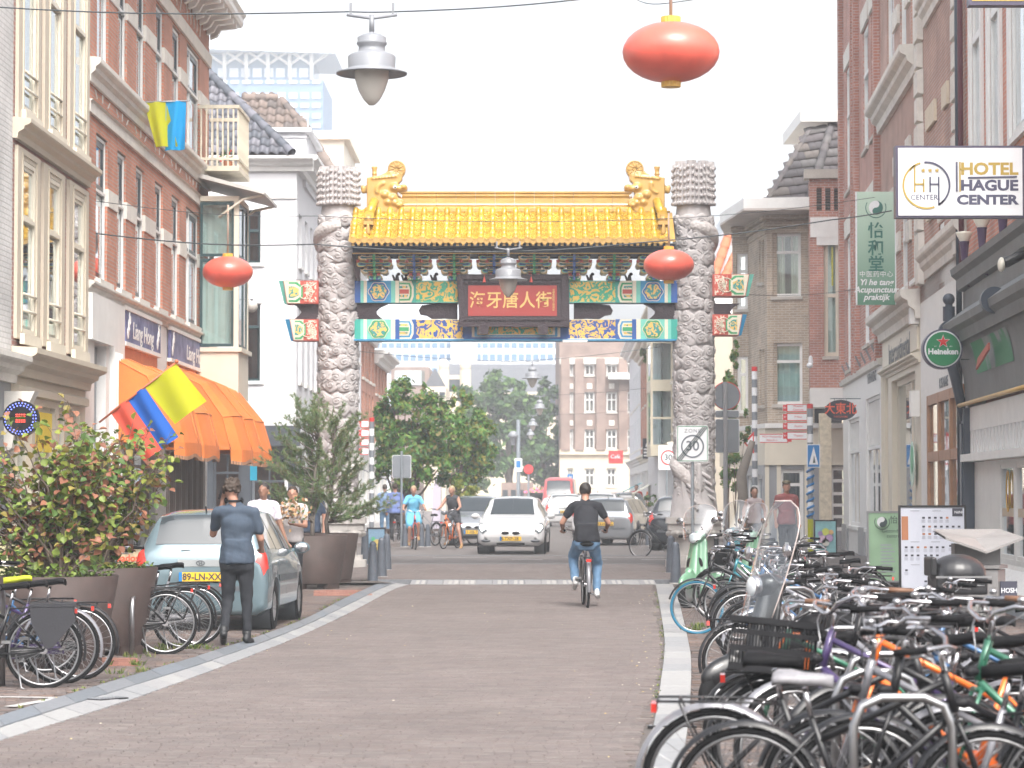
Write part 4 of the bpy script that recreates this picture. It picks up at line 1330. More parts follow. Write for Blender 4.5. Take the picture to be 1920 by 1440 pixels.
for h in hl:
 window(F,*h,rec=.0,fw=.12,trans=(.55,),inner='white_paint',sill='white_paint',iw=.06)
 s=MB();s.box(h[0]-.22,h[0]-.002,-.05,-.003,h[2]-.3,h[3]+.15);s.box(h[1]+.002,h[1]+.22,-.05,-.003,h[2]-.3,h[3]+.15)
 s.box(h[0]-.30,h[1]+.30,-.16,-.003,h[3]+.152,h[3]+.36);s.box(h[0]-.30,h[1]+.3,-.2,-.003,h[3]+.362,h[3]+.45)
 s.build('architrave',MATS['white_paint'],F.root)
b=MB();b.tube([(.10,-.10,zsf),(.10,-.10,ztop)],.045,8);b.build('drain_pipe',mat('oxblood',(.14,.05,.07),.5),F.root)
zA=zsf;zB=F.z(1805,598,.4);zC=F.z(1875,690,.3)
OUT=.42
moulding(F,.0,F.len,[(-.002,zA-.25),(.16,zA-.22),(.18,zA-.05),(.26,zA+.02),(.28,zA+.12),(-.002,zA+.18)],'shop_grey','cornice')
s=MB();s.box(0.1,F.len,-.08,-.003,zB+.1,zA-.252);s.build('fascia',MATS['shop_grey'],F.root)
moulding(F,.1,F.len,[(.081,zB-.32),(OUT-.14,zB-.28),(OUT-.10,zB-.12),(OUT-.02,zB-.05),(OUT,zB+.06),(.081,zB+.32)],'shop_grey','cornice')
b=MB();n=10;zD=zB-1.25
pr=[(.06+(OUT-.15-.06)*(1-math.cos(PI/2*t/n)),zD+(zB-.30-zD)*math.sin(PI/2*t/n))for t in range(n+1)]
vs=[(.12,-o,z)for o,z in pr]+[(F.len,-o,z)for o,z in pr]
b.add(vs,[(i,n+1+i,n+2+i,i+1)for i in range(n)],True);b.build('cove',MATS['shop_grey'],F.root)
b=MB();vs=[(F.s_(1845),-o-.012,z)for o,z in pr[3:9]]+[(F.s_(1915),-o-.012,z)for o,z in pr[3:9]]
b.add(vs,[(i,6+i,7+i,i+1)for i in range(5)],True);b.build('painted_panel',two_mat('green_mural',(.02,.20,.09),(.20,.23,.24),1.3,.48,.62,.5,.6,0),F.root)
b=MB();b.prism([(F.s_(1868),zB-.82),(F.s_(1893),zB-.60),(F.s_(1893),zB-.5),(F.s_(1872),zB-.66)],-.30,-.27);b.build('painted_mark',mat('red_paint',(.45,.10,.07),.6),F.root)
b=MB();b.tube([(-.02,-.16,zD),(F.len,-.16,zD)],.035,8);b.build('gold_bead',MATS['gold'],F.root)
b=MB();b.tube([(.05,-OUT+.02,zB-.15),(.07,-.33,zB-.38),(.10,-.22,zB-.75),(.12,-.13,zB-1.2),(.12,-.1,zB-1.5)],[.07,.08,.09,.08,.05],8);b.build('scroll_bracket',MATS['shop_dark'],F.root)
b=MB();b.cyl((-.1,-OUT+.12,zB-.02),.17,.2,24,'x');b.cyl((0,-OUT+.12,zB+.14),.10,.24,16);b.cyl((0,-OUT+.12,zB+.38),.06,.06,16);b.ell((0,-OUT+.12,zB+.50),.10,.10,.10,20,12)
b.build('finial',MATS['shop_dark'],F.root)
b=MB();b.cyl((F.s_(1906),-OUT+.1,zB+.05),.19,.2,24,'x');b.build('finial',MATS['shop_dark'],F.root)
zE=F.z(1870,700);zF_=F.z(1880,845)
s=MB();s.box(.0,.42,-.12,.2,0,zD-.04);s.box(.08,.34,-.15,-.12,.5,zD-.3);s.build('pilaster',MATS['shop_dark'],F.root)
s=MB();s.box(.42,F.len,.05,.2,zF_,zD-.04);s.build('backing',mat('bluish_white',(.66,.68,.74),.5),F.root)
s=MB();s.box(.42,F.len,-.02,.05,zD-.42,zD-.04);s.build('panel_rail',MATS['white_paint'],F.root)
x=.46
me=MB().box(0,.16,-.02,.05,zF_,zD-.422).mesh('panel_strip',MATS['white_paint'])
while x<F.len-.2:link('panel_strip',me,F.root,(x,0,0));x+=.40
s=MB();s.box(.25,F.len,-.16,.05,zF_-.12,zF_-.002);s.build('ledge',MATS['white_paint'],F.root)
zG=.66
wall(F,.42,F.len,0,zF_-.125,[(F.s_(1868),F.s_(1893),zG,zF_-.2),(F.s_(1897),F.s_(1990),zG,zF_-.2)],MATS['white_paint'],th=.2,y=.05)
for h in((F.s_(1868),F.s_(1893),zG,zF_-.2),(F.s_(1897),F.s_(1990),zG,zF_-.2)):
 window(F,*h,rec=.06,fw=.06,frame='white_paint',sill=None)
 s=MB();s.box(h[0]+.06,h[1]-.06,.075,.085,1.28,1.40);s.build('window_band',mat('tan_band',(.48,.38,.28),.6),F.root)
s=MB();s.box(F.s_(1868)+.06,F.s_(1893)-.06,.14,.15,zG+.06,zF_-.26);s.build('blind',MATS['shop_dark'],F.root)
b=MB();b.tube([(F.s_(1880)+.16*math.cos(a),.07,1.65+.30*math.sin(a))for a in np.linspace(0,2*PI,24)[:-1]],.012,6,closed=True);b.build('emblem',MATS['gold'],F.root)
s=MB();s.prism([(-.03,.46),(-.38,.26),(-.38,0),(.04,0),(.04,.56),(-.03,.58)],.42,F.len,plane='yz');s.build('plinth',mat('plinth_grey',(.27,.30,.33),.6,var=.15,dirt=.2),F.root)
s=MB();s.prism([(-.031,.47),(-.40,.27),(-.40,.31),(-.06,.54),(-.04,.60)],.42,F.len,plane='yz');s.build('plinth_top',MATS['white_paint'],F.root)
interior(F,.1,F.len-.1,0,ztop-1)
s=MB();s.box(0,F.len,.301,9,0,ztop-.1);s.build('back',MATS['bright_brick'],F.root)
NEAR=F
def torch(px,py,out,k):
 P=W(px,py,F.pt(F.s_(px,out),0,out).y);u=F.u
 t=thing('wall_lamp',['lowest torch shaped wall lamp beside the white quoins','middle torch shaped wall lamp over the dark shop cornice','torch shaped wall lamp nearest the hotel sign'][k],'wall lamp',P,math.atan2(u.y,u.x),'torch lamps above the dark shop front')
 b=MB();b.lathe([(.05,-.30),(.075,-.02),(.09,0),(.05,-.01)],14);b.ell((0,0,-.34),.05,.05,.05);b.tube([(0,0,-.36),(.02,.05,-.42),(.05,.2,-.44),(.05,out-.02,-.44)],.018,6);b.tube([(.04,.12,-.44),(.06,.10,-.60),(.03,.06,-.72)],.025,6)
 b.build('holder',mat('aubergine',(.07,.04,.10),.4),t)
 b=MB();b.lathe([(.07,.005),(.13,.12),(.135,.15),(.0,.17)],14);b.build('lamp_glass',mat('frosted',(.75,.72,.62),.3),t)
torch(1808,453,.2,0);torch(1841,427,.2,1);torch(1880,400,.2,2)
t=thing('spotlight','black shop spotlight tilted down over the dark cornice at the right edge','spotlight',W(1886,492,F.pt(F.s_(1886,.4),0,.4).y),0)
b=MB();b.cone((.0,0,0),(.32,0,.14),.075,.05,14);b.tube([(.30,0,.13),(.42,.0,.15),(.44,.0,-.2)],.02,6);b.build('housing',MATS['black_metal'],t)
b=MB();b.ell((-.06,0,-.03),.05,.10,.10);b.build('reflector',MATS['frosted'],t)
dC=78.0
def CX(px,d=dC):return(px-960)/FPX*d
cor=thing('brown_corner_house','brown brick corner house with bay, grey tiled mansard roof and white eaves','building',(CX(1400),dC,0))
C0=Vector((CX(1400),dC))
def cf(pxa,da,pxb,db):
 A=Vector((CX(pxa,da),da));B=Vector((CX(pxb,db),db))
 f=Facade(None,None,A,B)
 e=bpy.data.objects.new('facade',None);COL.objects.link(e);e.parent=cor
 e.location=(A.x-C0.x,A.y-C0.y,0);e.rotation_euler=(0,0,math.atan2(f.u.y,f.u.x));f.root=e
 return f
fF=cf(1439,dC,1525,dC-.3)
fD=cf(1404,dC+3.4,1439,dC)
fL=cf(1374,dC+3.6,1404,dC+3.4)
zE2=fF.z(1480,402)
def sq(f,a,b_,t_,u_):
 return(f.s_(a),f.s_(b_),f.z((a+b_)/2,u_),f.z((a+b_)/2,t_))
h1,h2=sq(fF,1450,1503,437,556),sq(fF,1451,1505,643,758)
wall(fF,0,fF.len,3.5,zE2,[h1,h2],MATS['brown_brick'])
window(fF,*h1,rec=.10,fw=.09,trans=(.70,),frame='white_paint',sill='grey_sill',topmull=2,curtain='curtain')
window(fF,*h2,rec=.10,fw=.09,trans=(.70,),frame='white_paint',sill='grey_sill',curtain='net')
hd=[sq(fD,1424,1428,450,530),sq(fD,1430,1434,450,530),sq(fD,1424,1428,655,760),sq(fD,1430,1434,655,760)]
wall(fD,0,fD.len,3.5,zE2,hd,MATS['brown_brick'])
for h in hd:window(fD,*h,rec=.08,fw=.08,sill='grey_sill')
hL=[sq(fL,1384,1411,475,580)]
hL=[(fL.s_(1382),fL.s_(1403),fL.z(1390,580),fL.z(1390,475)),(fL.s_(1382),fL.s_(1403),fL.z(1390,775),fL.z(1390,668))]
wall(fL,0,fL.len,3.5,zE2,hL,MATS['brown_brick'])
for h in hL:window(fL,*h,rec=.06,fw=.10,trans=(.68,),frame='white_paint',sill='grey_sill')
b=MB()
for k,zz in enumerate((zE2-.55,zE2-.34,zE2-.14)):
 for f in(fF,fD,fL):
  A=f.A-C0;B=f.B-C0;n_=f.n;o=.04+.04*k
  p=[(A.x,A.y),(B.x,B.y),(B.x+n_.x*o,B.y+n_.y*o),(A.x+n_.x*o,A.y+n_.y*o)]
  b.prism(p[::-1],zz,zz+.12,plane='xy')
b.build('corbel_course',MATS['brown_brick'],cor)
E=[(CX(1352,dC+3),dC+3.2),(CX(1395,dC-1.1),dC-1.25),(CX(1441,dC-1.4),dC-1.3),(CX(1530,dC-1.4),dC-1.6),(CX(1530,dC),dC+5),(CX(1374,dC+3),dC+6)]
poly=[(x-C0.x,y-C0.y)for x,y in E]
s=MB();s.prism(poly[::-1],zE2,zE2+.06,plane='xy');s.build('soffit',mat('soffit_board',(.50,.45,.42),.7),cor)
inn=[(x*.985+.0,y+.06)for x,y in poly]
s=MB();s.prism(poly[::-1],zE2+.062,zE2+.36,plane='xy');s.build('gutter',MATS['white_paint'],cor)
ztopm=W(1500,240,dC+1.5).z
island_mat('mansard_tile',[(.115,.105,.11),(.13,.12,.122),(.15,.135,.125),(.10,.095,.10),(.14,.135,.135)],.8,fine=.12)
def big_tile(w_,l):
 b=MB();n=12;vs=[]
 for y,dz in((0,.05),(l*1.06,.0)):
  for i in range(n+1):
   t=i/n;vs.append((t*w_*1.02,y,.028*abs(math.sin(t*2*PI))**.7+dz))
 for i in range(n+1):t=i/n;vs.append((t*w_*1.02,.01,.028*abs(math.sin(t*2*PI))**.7+.005))
 fs=[(i,i+1,n+2+i,n+1+i)for i in range(n)]+[(2*n+2+i,2*n+3+i,i+1,i)for i in range(n)]
 b.add(vs,fs,True);return b.mesh('roof_tile',MATS['mansard_tile'])
bt=big_tile(.42,.50)
def slope_face(A,B,A2,B2,rows):
 """tiles between the eave line A-B and the upper line A2-B2"""
 for r in range(rows):
  t0=r/rows
  P,Q=A.lerp(A2,t0),B.lerp(B2,t0)
  U=(Q-P).normalized();V=((A2+B2)/2-(A+B)/2);V=(V-U*V.dot(U)).normalized();N=U.cross(V)
  L=(Q-P).length;n=max(1,int(L/.42));sc=L/n/.42;hl_=((A2+B2)/2-(A+B)/2);step=hl_.dot(V)/rows
  for k in range(n):
   M=Matrix.Translation(P+U*(k*L/n))@Matrix((U,V,N)).transposed().to_4x4()@Matrix.Diagonal((sc,step/.5,1,1))
   link('roof_tile',bt,cor,M=M)
 s=MB();off=Vector((0,.04,-.03));s.add([tuple(A+off),tuple(B+off),tuple(B2+off),tuple(A2+off)],[(0,1,2,3)]);s.build('roof',MATS['mansard_tile'],cor)
def cp(px,py,d):p=W(px,py,d);return Vector((p.x-C0.x,p.y-C0.y,p.z))
zg=zE2+.56
eA,eB,eC,eD=cp(1432,388,dC-.9),cp(1515,380,dC-.9),cp(1585,378,dC-.9),cp(1400,383,dC+3)
uA,uB,uC=cp(1521,240,dC+2.0),cp(1560,232,dC+2.0),cp(1584,230,dC+2.0)
slope_face(eA,eB,uA,uB,9)
slope_face(eB,eC,uB,uC,9)
ridge_caps(cor,eA,uA,.09,.42,MATS['mansard_tile']);ridge_caps(cor,eB+Vector((0,-.06,0)),uB+Vector((0,-.06,0)),.12,.42,MATS['mansard_tile'])
s=MB();s.add([tuple(eA),tuple(uA),(uA.x+1.5,uA.y+5,uA.z),(eA.x,eA.y+5,eA.z)],[(0,1,2,3)]);s.build('roof',MATS['mansard_tile'],cor)
s=MB();s.prism([(uA.x-.35,uA.y-.35),(uC.x+1,uC.y-.35),(uC.x+1,uC.y+5),(uA.x-.35,uA.y+5)][::-1],uB.z+.02,uB.z+.36,plane='xy');s.build('gutter',MATS['white_paint'],cor)
dT=dC-1.9
fT=cf(1519.5,dT,1592,dT-.1)
zT0,zT1=fT.z(1550,728),fT.z(1550,335)
ht=sq(fT,1546,1576,448,668)
slots=[sq(fT,a,a+10,352,395)for a in(1533,1549.5,1566)]
wall(fT,0,fT.len,zT0,zT1,[ht]+slots,MATS['red_brick'],th=.4)
window(fT,*ht,rec=.12,fw=.12,trans=(.52,),frame='cream_trim',sill='grey_sill',curtain='net')
s=MB();s.box(ht[0]+.22,ht[1]-.18,.14,.15,(ht[2]+ht[3])/2+.35,ht[3]-.22);s.build('stained_glass',mat('yellow_glass',(.50,.50,.06),.3,var=.3,scale=6),fT.root)
s=MB();s.box(ht[0]-.38,ht[1]+.4,-.06,-.003,ht[3]+.05,ht[3]+.62);s.box(ht[0]-.2,ht[1]+.4,-.05,-.003,ht[3]-.18,ht[3]+.05);s.build('lintel',MATS['white_paint'],fT.root)
for h in slots:
 s=MB();s.box(h[0],h[1],.18,.2,h[2],h[3]);s.build('recess',MATS['interior'],fT.root)
 for k in range(8):s=MB();zz=h[2]+(h[3]-h[2])*(k+.3)/8;s.box(h[0]+.004,h[1]-.004,.05,.17,zz,zz+.035);s.build('louvre',MATS['dark_wood'],fT.root)
s=MB();s.box(-.15,fT.len,-.15,.5,zT1+.002,zT1+.26);s.build('coping',MATS['grey_sill'],fT.root)
s=MB();s.box(.0,.3,.4,3,zT0,zT1);s.build('side_wall',MATS['red_brick'],fT.root)
s=MB();s.box(0,fT.len,-.25,1.2,fT.z(1550,764),zT0-.002);s.build('fascia',MATS['white_paint'],fT.root)
zs3=3.5
zf0=fF.z(1480,872)
E3=[(CX(1388,dC+3.3)-C0.x,3.2),(CX(1432)-C0.x,-.35),(CX(1590)-C0.x,-.45),(CX(1590)-C0.x,3),(CX(1374)-C0.x,5)]
zq=fF.z(1480,803)
s=MB();s.prism(E3[::-1],zf0,zq,plane='xy');s.build('fascia',MATS['cream_trim'],cor)
E4=[(x-.0,y-.12)for x,y in E3]
s=MB();s.prism(E4[::-1],zq+.002,zq+.14,plane='xy');s.build('cornice',MATS['white_paint'],cor)
s=MB();s.prism([(x,y+.25)for x,y in E3][::-1],zq+.142,3.52,plane='xy');s.build('wall',MATS['brown_brick'],cor)
hs3=[sq(fF,1462,1505,880,1000),(fF.s_(1530)+.0,fF.s_(1590),.4,zf0-.15)]
hs3[0]=(fF.s_(1462),fF.s_(1505),.05,fF.z(1480,880))
f5=cf(1432,dC-.25,1592,dC-.35)
h5=[(f5.s_(1462),f5.s_(1506),.06,f5.z(1480,880)),(f5.s_(1556),f5.s_(1590),.5,zf0-.05)]
wall(f5,0,f5.len,0,zf0-.002,h5,MATS['grey_metal'],th=.25)
for h in h5:window(f5,*h,rec=.06,fw=.10,frame='white_paint',sill=None,trans=(.8,)if h is h5[0]else(.22,.4,.58,.78))
for px in(1434,1456,1508,1540,1549):s=MB();s0=f5.s_(px);s.box(s0,s0+.12,-.05,-.003,0,zf0-.003);s.build('pilaster',MATS['cream_trim'],f5.root)
f6=cf(1392,dC+3.1,1432,dC-.25)
h6=[(f6.len*.2,f6.len*.55,.3,zf0-.3),(f6.len*.62,f6.len*.9,.3,zf0-.3)]
wall(f6,0,f6.len,0,zf0-.002,h6,MATS['grey_metal'],th=.25)
for h in h6:window(f6,*h,rec=.06,fw=.1,sill=None)
s=MB();s.box(CX(1445)-C0.x,CX(1588)-C0.x,1.2,1.3,0,zE2-.1);s.build('interior',MATS['interior'],cor)
t=thing('wooden_post','cream flaking shop column between the stripy poles at the corner house','post',(CX(1547,dC-2.6),dC-2.6,0))
b=MB();b.box(-.16,.16,-.16,.16,0,W(0,775,dC-2.6).z);b.build('shaft',mat('flaking_cream',(.62,.55,.42),.8,var=.1,dirt=.25,scale=9),t)
gx=lambda d:3.72+.0205*d
row_house('bay_house','cream house with stacked bay windows just left of the right stone pillar',gx,92,104,False,'beige_panel',7.8,((3.7,5.0),(5.5,6.9)),4,3.3,'cream_trim','cream_trim','cream_trim')
row_house('tall_cream_house','tall cream and brick house with ornate arched upper windows near the right pillar',gx,104.1,116,False,'cream_paint',8.9,((3.8,5.3),(5.9,7.6)),4,3.4,'cream_trim','cream_trim','white_paint')
row_house('brick_shop_house','narrow red brick house with yellow cornice between cream and white fronts',gx,116.1,134,False,'orange_brick',8.3,((3.8,5.2),(5.7,7.2)),5,3.3,'cream_trim','white_paint')
row_house('white_shop_house','white plastered shop house with narrow windows beside the brick office',gx,134.1,158,False,'white_render',9.6,((3.8,5.4),(6.1,7.9)),6,3.3,'white_paint','white_paint')
t=thing('bay_window','cream three storey bay window box projecting left of the right stone pillar','bay window',(gx(97)-.8,97,0),0)
b=MB();b.box(0,.8,-2.6,.2,2.9,3.3);b.box(0,.8,-2.6,.2,5.2,5.6);b.box(0,.8,-2.6,.2,6.9,7.3)
for x in(0,.72):
 for z0,z1_ in((3.3,5.2),(5.6,6.9)):b.box(x,x+.08,-2.6,-2.5,z0,z1_);b.box(x,x+.08,.1,.2,z0,z1_)
b.box(-.02,.74,-2.61,-2.55,4.2,4.28)
b.build('frame',MATS['cream_paint'],t)
b=MB();b.box(.04,.74,-2.56,-2.55,3.3,5.2);b.box(.04,.74,-2.56,-2.55,5.6,6.9);b.box(.03,.04,-2.5,.1,3.3,5.2);b.box(.03,.04,-2.5,.1,5.6,6.9);b.build('pane',MATS['pane'],t)
b=MB();b.box(.4,.44,-2.5,.2,3.3,6.9);b.build('interior',MATS['interior'],t)
dO=200
F=Facade('office_block','large brown brick office block with cream stone base closing the street',(CX(1049,dO),dO),(CX(1262,dO),dO))
brick_mat('office_brick',(.27,.19,.16),(.24,.17,.145),(.27,.21,.18),.25,.09)
zr=F.z(1100,600);zst=F.z(1100,845)
hl=[]
for(a,c)in((1065,1075),(1096,1115),(1137,1157),(1175,1192)):
 for(t_,u_)in((673,704),(735,773),(805,842)):
  hl.append(sq(F,a,c,t_,u_))
hb=[sq(F,a,c,878,912)for(a,c)in((1063,1075),(1096,1115),(1137,1155))]
wall(F,0,F.len,zst,zr,hl,MATS['office_brick'])
wall(F,0,F.len,0,zst-.005,hb,MATS['sandstone'])
for h in hl+hb:window(F,*h,rec=.2,fw=.12,trans=(.62,),mull=(.5,),sill='stone_trim')
for px in(1052,1078,1118,1160):s=MB();s0=F.s_(px);s.box(s0,s0+.65,-.35,-.003,zst+.02,F.z(1100,672));s.build('pier',MATS['office_brick'],F.root)
s=MB();s.box(0,F.len,-.2,-.003,F.z(1100,683),F.z(1100,671));s.build('band',MATS['stone_trim'],F.root)
s=MB();s.box(0,F.len,-.25,-.003,zst-.3,zst+.1);s.build('band',MATS['sandstone'],F.root)
for h in hl[0:9:3]+hl[1:9:3]:s=MB();s.box((h[0]+h[1])/2-.2,(h[0]+h[1])/2+.2,-.05,-.003,h[2]-1.0,h[2]-.6);s.build('stone_block',MATS['stone_trim'],F.root)
s=MB();s.box(F.s_(1140),F.s_(1200),-1.2,-.003,F.z(1150,712),F.z(1150,700));s.build('balcony',MATS['white_paint'],F.root)
interior(F,.2,F.len-.2,0,zr-.5)
s=MB();s.box(0,F.len,.31,18,0,zr);s.build('back',MATS['office_brick'],F.root)
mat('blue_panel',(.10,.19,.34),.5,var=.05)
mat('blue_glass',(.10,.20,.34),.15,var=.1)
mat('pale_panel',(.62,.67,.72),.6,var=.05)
def slab(name,label,px0,px1,d,rows,py_top,wm,gm,bands,piers=0,base=0):
 A=(CX(px0,d),d);B=(CX(px1,d),d)
 f=Facade(name,label,A,B)
 zt=f.z((px0+px1)/2,py_top)
 s=MB();s.box(0,f.len,0,16,0,zt);s.build('wall',MATS[wm],f.root)
 for i,(t_,u_)in enumerate(bands):
  z0,z1_=f.z((px0+px1)/2,u_),f.z((px0+px1)/2,t_)
  n=rows
  for k in range(n):
   x0=f.len*(k+.12)/n;x1=f.len*(k+.88)/n
   b=MB();b.box(x0,x1,-.10,-.01,z0,z1_);b.build('window',MATS[gm],f.root)
 return f,zt
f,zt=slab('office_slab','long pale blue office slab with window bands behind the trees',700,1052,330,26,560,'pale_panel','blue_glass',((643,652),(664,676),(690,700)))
s=MB();s.box(f.s_(846),f.s_(895),-3,-.12,0,f.z(870,615));s.build('stair_tower',MATS['white_render'],f.root)
f,zt=slab('dark_roof_hall','hall with long dark slate roof and cream turreted gable behind the trees',838,1055,262,8,735,'sandstone','dark_sash',((742,760),))
s=MB();L=f.len;zz=f.z(900,678);s.add([(0,0,zt),(L,0,zt),(L,5,zz),(0,5,zz),(0,16,zt),(L,16,zt)],[(0,1,2,3),(3,2,5,4),(0,3,4),(1,5,2)]);s.build('roof',MATS['dark_slate'],f.root)
b=MB();gx0,gx1=f.s_(830),f.s_(872);zg0,zg1=f.z(850,760),f.z(850,704)
b.box(gx0,gx1,-1.0,-.01,0,zg1);b.build('gable',MATS['sandstone'],f.root)
for px in(832,873):b=MB();x=f.s_(px);b.cyl((x,-1.2,0),.55,zg1+.5,12);b.ell((x,-1.2,zg1+.9),.55,.55,.7);b.build('turret',MATS['sandstone'],f.root)
for px in(840,851,862):b=MB();x=f.s_(px);b.box(x-.35,x+.35,-1.06,-1.0,f.z(850,735),f.z(850,712));b.build('window',MATS['dark_sash'],f.root)
f,zt=slab('mauve_block','low mauve brick block with one large window left of the far trees',733,805,225,1,688,'office_brick','pane',((695,720),))
s=MB();s.box(f.s_(740),f.s_(790),-.14,-.11,f.z(760,722),f.z(760,695));s.build('glazing',mat('pale_glass',(.45,.52,.55),.2),f.root)
f,zt=slab('slate_gable_house','small pale stone gable house with steep slate roof between far trees',795,836,215,3,725,'sandstone','dark_sash',((735,745),))
s=MB();L=f.len;s.add([(0,0,zt),(L,0,zt),(L*.5,0,f.z(815,690)),(0,8,zt),(L,8,zt),(L*.5,8,f.z(815,690))],[(0,1,2),(1,4,5,2),(3,0,2,5)]);s.build('roof',MATS['dark_slate'],f.root)
dB=430
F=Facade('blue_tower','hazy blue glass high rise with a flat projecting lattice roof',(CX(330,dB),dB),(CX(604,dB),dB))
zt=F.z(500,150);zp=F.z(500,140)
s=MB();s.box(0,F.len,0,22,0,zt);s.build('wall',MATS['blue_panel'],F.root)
z=F.z(560,170);rows=[(148-0,160),(176,188),(196,205),(216,225),(235,243)]
for i,(t_,u_)in enumerate(((151,157),(174,185),(194,202),(213,222),(232,240))):
 for px in np.arange(405,600,22):
  a=F.s_(px+3);c=F.s_(px+18)
  b=MB();b.box(a,c,-.3,-.02,F.z(500,u_),F.z(500,t_));b.build('window',MATS['pale_panel'],F.root)
s=MB();s.box(F.s_(340),F.s_(580),1,20,zt+.02,F.z(500,100));s.build('penthouse',MATS['blue_glass'],F.root)
for px in np.arange(402,575,22):
 b=MB();b.box(F.s_(px+2),F.s_(px+19),.9,.98,F.z(500,143),F.z(500,126));b.build('window',MATS['pale_panel'],F.root)
b=MB();zr_=F.z(500,100)
for px in np.arange(418,600,41):
 x=F.s_(px);b.tube([(x,.2,zt),(x,-.5,zr_)],.35,6)
 b.tube([(x,0,F.z(500,122)),(x-3,-1,zr_)],.25,5);b.tube([(x,0,F.z(500,122)),(x+3,-1,zr_)],.25,5)
b.build('strut',MATS['white_paint'],F.root)
s=MB();s.add([(F.s_(330),-4,zr_+.3),(F.s_(628),-2,zr_-.3),(F.s_(628),22,zr_),(F.s_(330),22,zr_+.3),(F.s_(330),-4,zr_+1.6),(F.s_(570),0,zr_+1.4),(F.s_(570),22,zr_+1.4),(F.s_(330),22,zr_+1.6)],[(0,3,2,1),(4,5,6,7),(0,1,5,4),(1,2,6,5),(2,3,7,6)]);s.build('flying_roof',MATS['pale_panel'],F.root)
for px in np.arange(398,550,21):b=MB();b.cyl((F.s_(px),1,zr_+1.5),.8,1.0,8);b.build('roof_vent',MATS['pale_panel'],F.root)
F=Facade('pale_block','very pale modern block rising behind the brown corner house',(CX(1368,170),170),(CX(1462,170),170))
s=MB();s.box(0,F.len,0,10,0,F.z(1400,392));s.box(F.s_(1392),F.len,-1,-.02,0,F.z(1430,362));s.build('wall',MATS['pale_panel'],F.root)
for py in(405,425,447):
 for px in(1372,1382):b=MB();b.box(F.s_(px),F.s_(px+7),-.15,-.02,F.z(1380,py+9),F.z(1380,py));b.build('window',MATS['blue_glass'],F.root)
N3=thing('tiled_roof_house','low house with orange ridge tiles between right pillar and brown corner house','building',(CX(1340,95),95,0))
c=W(1338,520,95)-Vector(N3.location);a=W(1378,405,95)-Vector(N3.location)
s=MB();s.prism([(c.x-2,0),(a.x+1.5,0),(a.x+1.5,a.z),(a.x,a.z),(c.x,c.z),(c.x-2,c.z)],0,7);s.build('wall',MATS['white_render'],N3)
ridge_caps(N3,c+Vector((0,-.15,0)),a+Vector((0,-.15,0)),.16,.38,mat('orange_tile',(.62,.20,.10),.7,var=.15))
ridge_caps(N3,c+Vector((.35,-.1,-.1)),a+Vector((.25,-.1,-.9)),.16,.38,MATS['orange_tile'])
dG=56.3
GZ=.05
gc=W(967,1063,dG)
gate=thing('paifang_gate','Chinese street gate with yellow tiled roof, painted beams, red board and carved pillars','gate',(gc.x,dG,GZ))
def gp(px,py,y=0):
 """pixel -> local point of the gate, y metres in front (negative) or behind its plane"""
 p=W(px,py,dG+y);return(p.x-gc.x,y,p.z-GZ)
def gxz(px,py,y=0):p=gp(px,py,y);return(p[0],p[2])
mat('pillar_stone',(.47,.445,.445),.75,var=.12,dirt=.18,scale=2.5,bump=.35,bscale=40)
mat('pedestal_stone',(.46,.44,.42),.8,var=.12,dirt=.15,bump=.3)
def scale_mat(name,col,sc=16):
 m=mat(name,col,.75,var=.15,scale=3)
 nt=m.node_tree;L=nt.links.new
 v=nt.nodes.new('ShaderNodeTexVoronoi');v.inputs['Scale'].default_value=sc
 tc=nt.nodes.new('ShaderNodeTexCoord');L(tc.outputs['Object'],v.inputs['Vector'])
 bp=nt.nodes.new('ShaderNodeBump');bp.inputs['Strength'].default_value=.9;bp.inputs['Distance'].default_value=.02;bp.invert=True
 L(v.outputs['Distance'],bp.inputs['Height']);L(bp.outputs[0],nt.nodes['Principled BSDF'].inputs['Normal'])
scale_mat('dragon_scales',(.46,.43,.42))
RC=.415
def scroll_mesh(seed):
 rnd=random.Random(seed)
 b=MB();nr,nt_=5,22;wA=rnd.uniform(.19,.26);wB=rnd.uniform(.13,.17);tw=rnd.uniform(-.5,.5);lob=rnd.choice((3,4,5));ph=rnd.uniform(0,6)
 def mp(a,c,h):
  ca,sa=math.cos(tw),math.sin(tw);a,c=a*ca-c*sa,a*sa+c*ca
  an=a/RC-PI/2;r=RC+h
  return(r*math.cos(an),r*math.sin(an),c)
 vs=[mp(0,0,.05)]
 for i in range(1,nr+1):
  t=i/nr
  for j in range(nt_):
   th=2*PI*j/nt_
   k=1+.13*math.cos(lob*th+ph)
   h={1:.028,2:.024,3:.021,4:.024,5:-.03}[i]
   q=t if i<5 else .98
   if i==4:q=.93
   vs.append(mp(wA*q*k*math.cos(th),wB*q*k*math.sin(th),h))
 fs=[(0,1+j,1+(j+1)%nt_)for j in range(nt_)]
 for i in range(nr-1):
  for j in range(nt_):
   a,c=1+i*nt_,1+(i+1)*nt_
   fs.append((a+j,c+j,c+(j+1)%nt_,a+(j+1)%nt_))
 b.add(vs,fs,True)
 pts=[]
 sgn=rnd.choice((-1,1))
 for q in range(16):
  t=q/15;an=t*PI*2.7;rr=.012+.075*t
  pts.append(mp(sgn*rr*math.cos(an)*1.15,rr*math.sin(an),.040-.012*t))
 b.tube(pts,[.017-.007*q/15 for q in range(16)],5)
 return b.mesh('cloud_scroll',MATS['pillar_stone'])
SCR=[scroll_mesh(i)for i in range(7)]
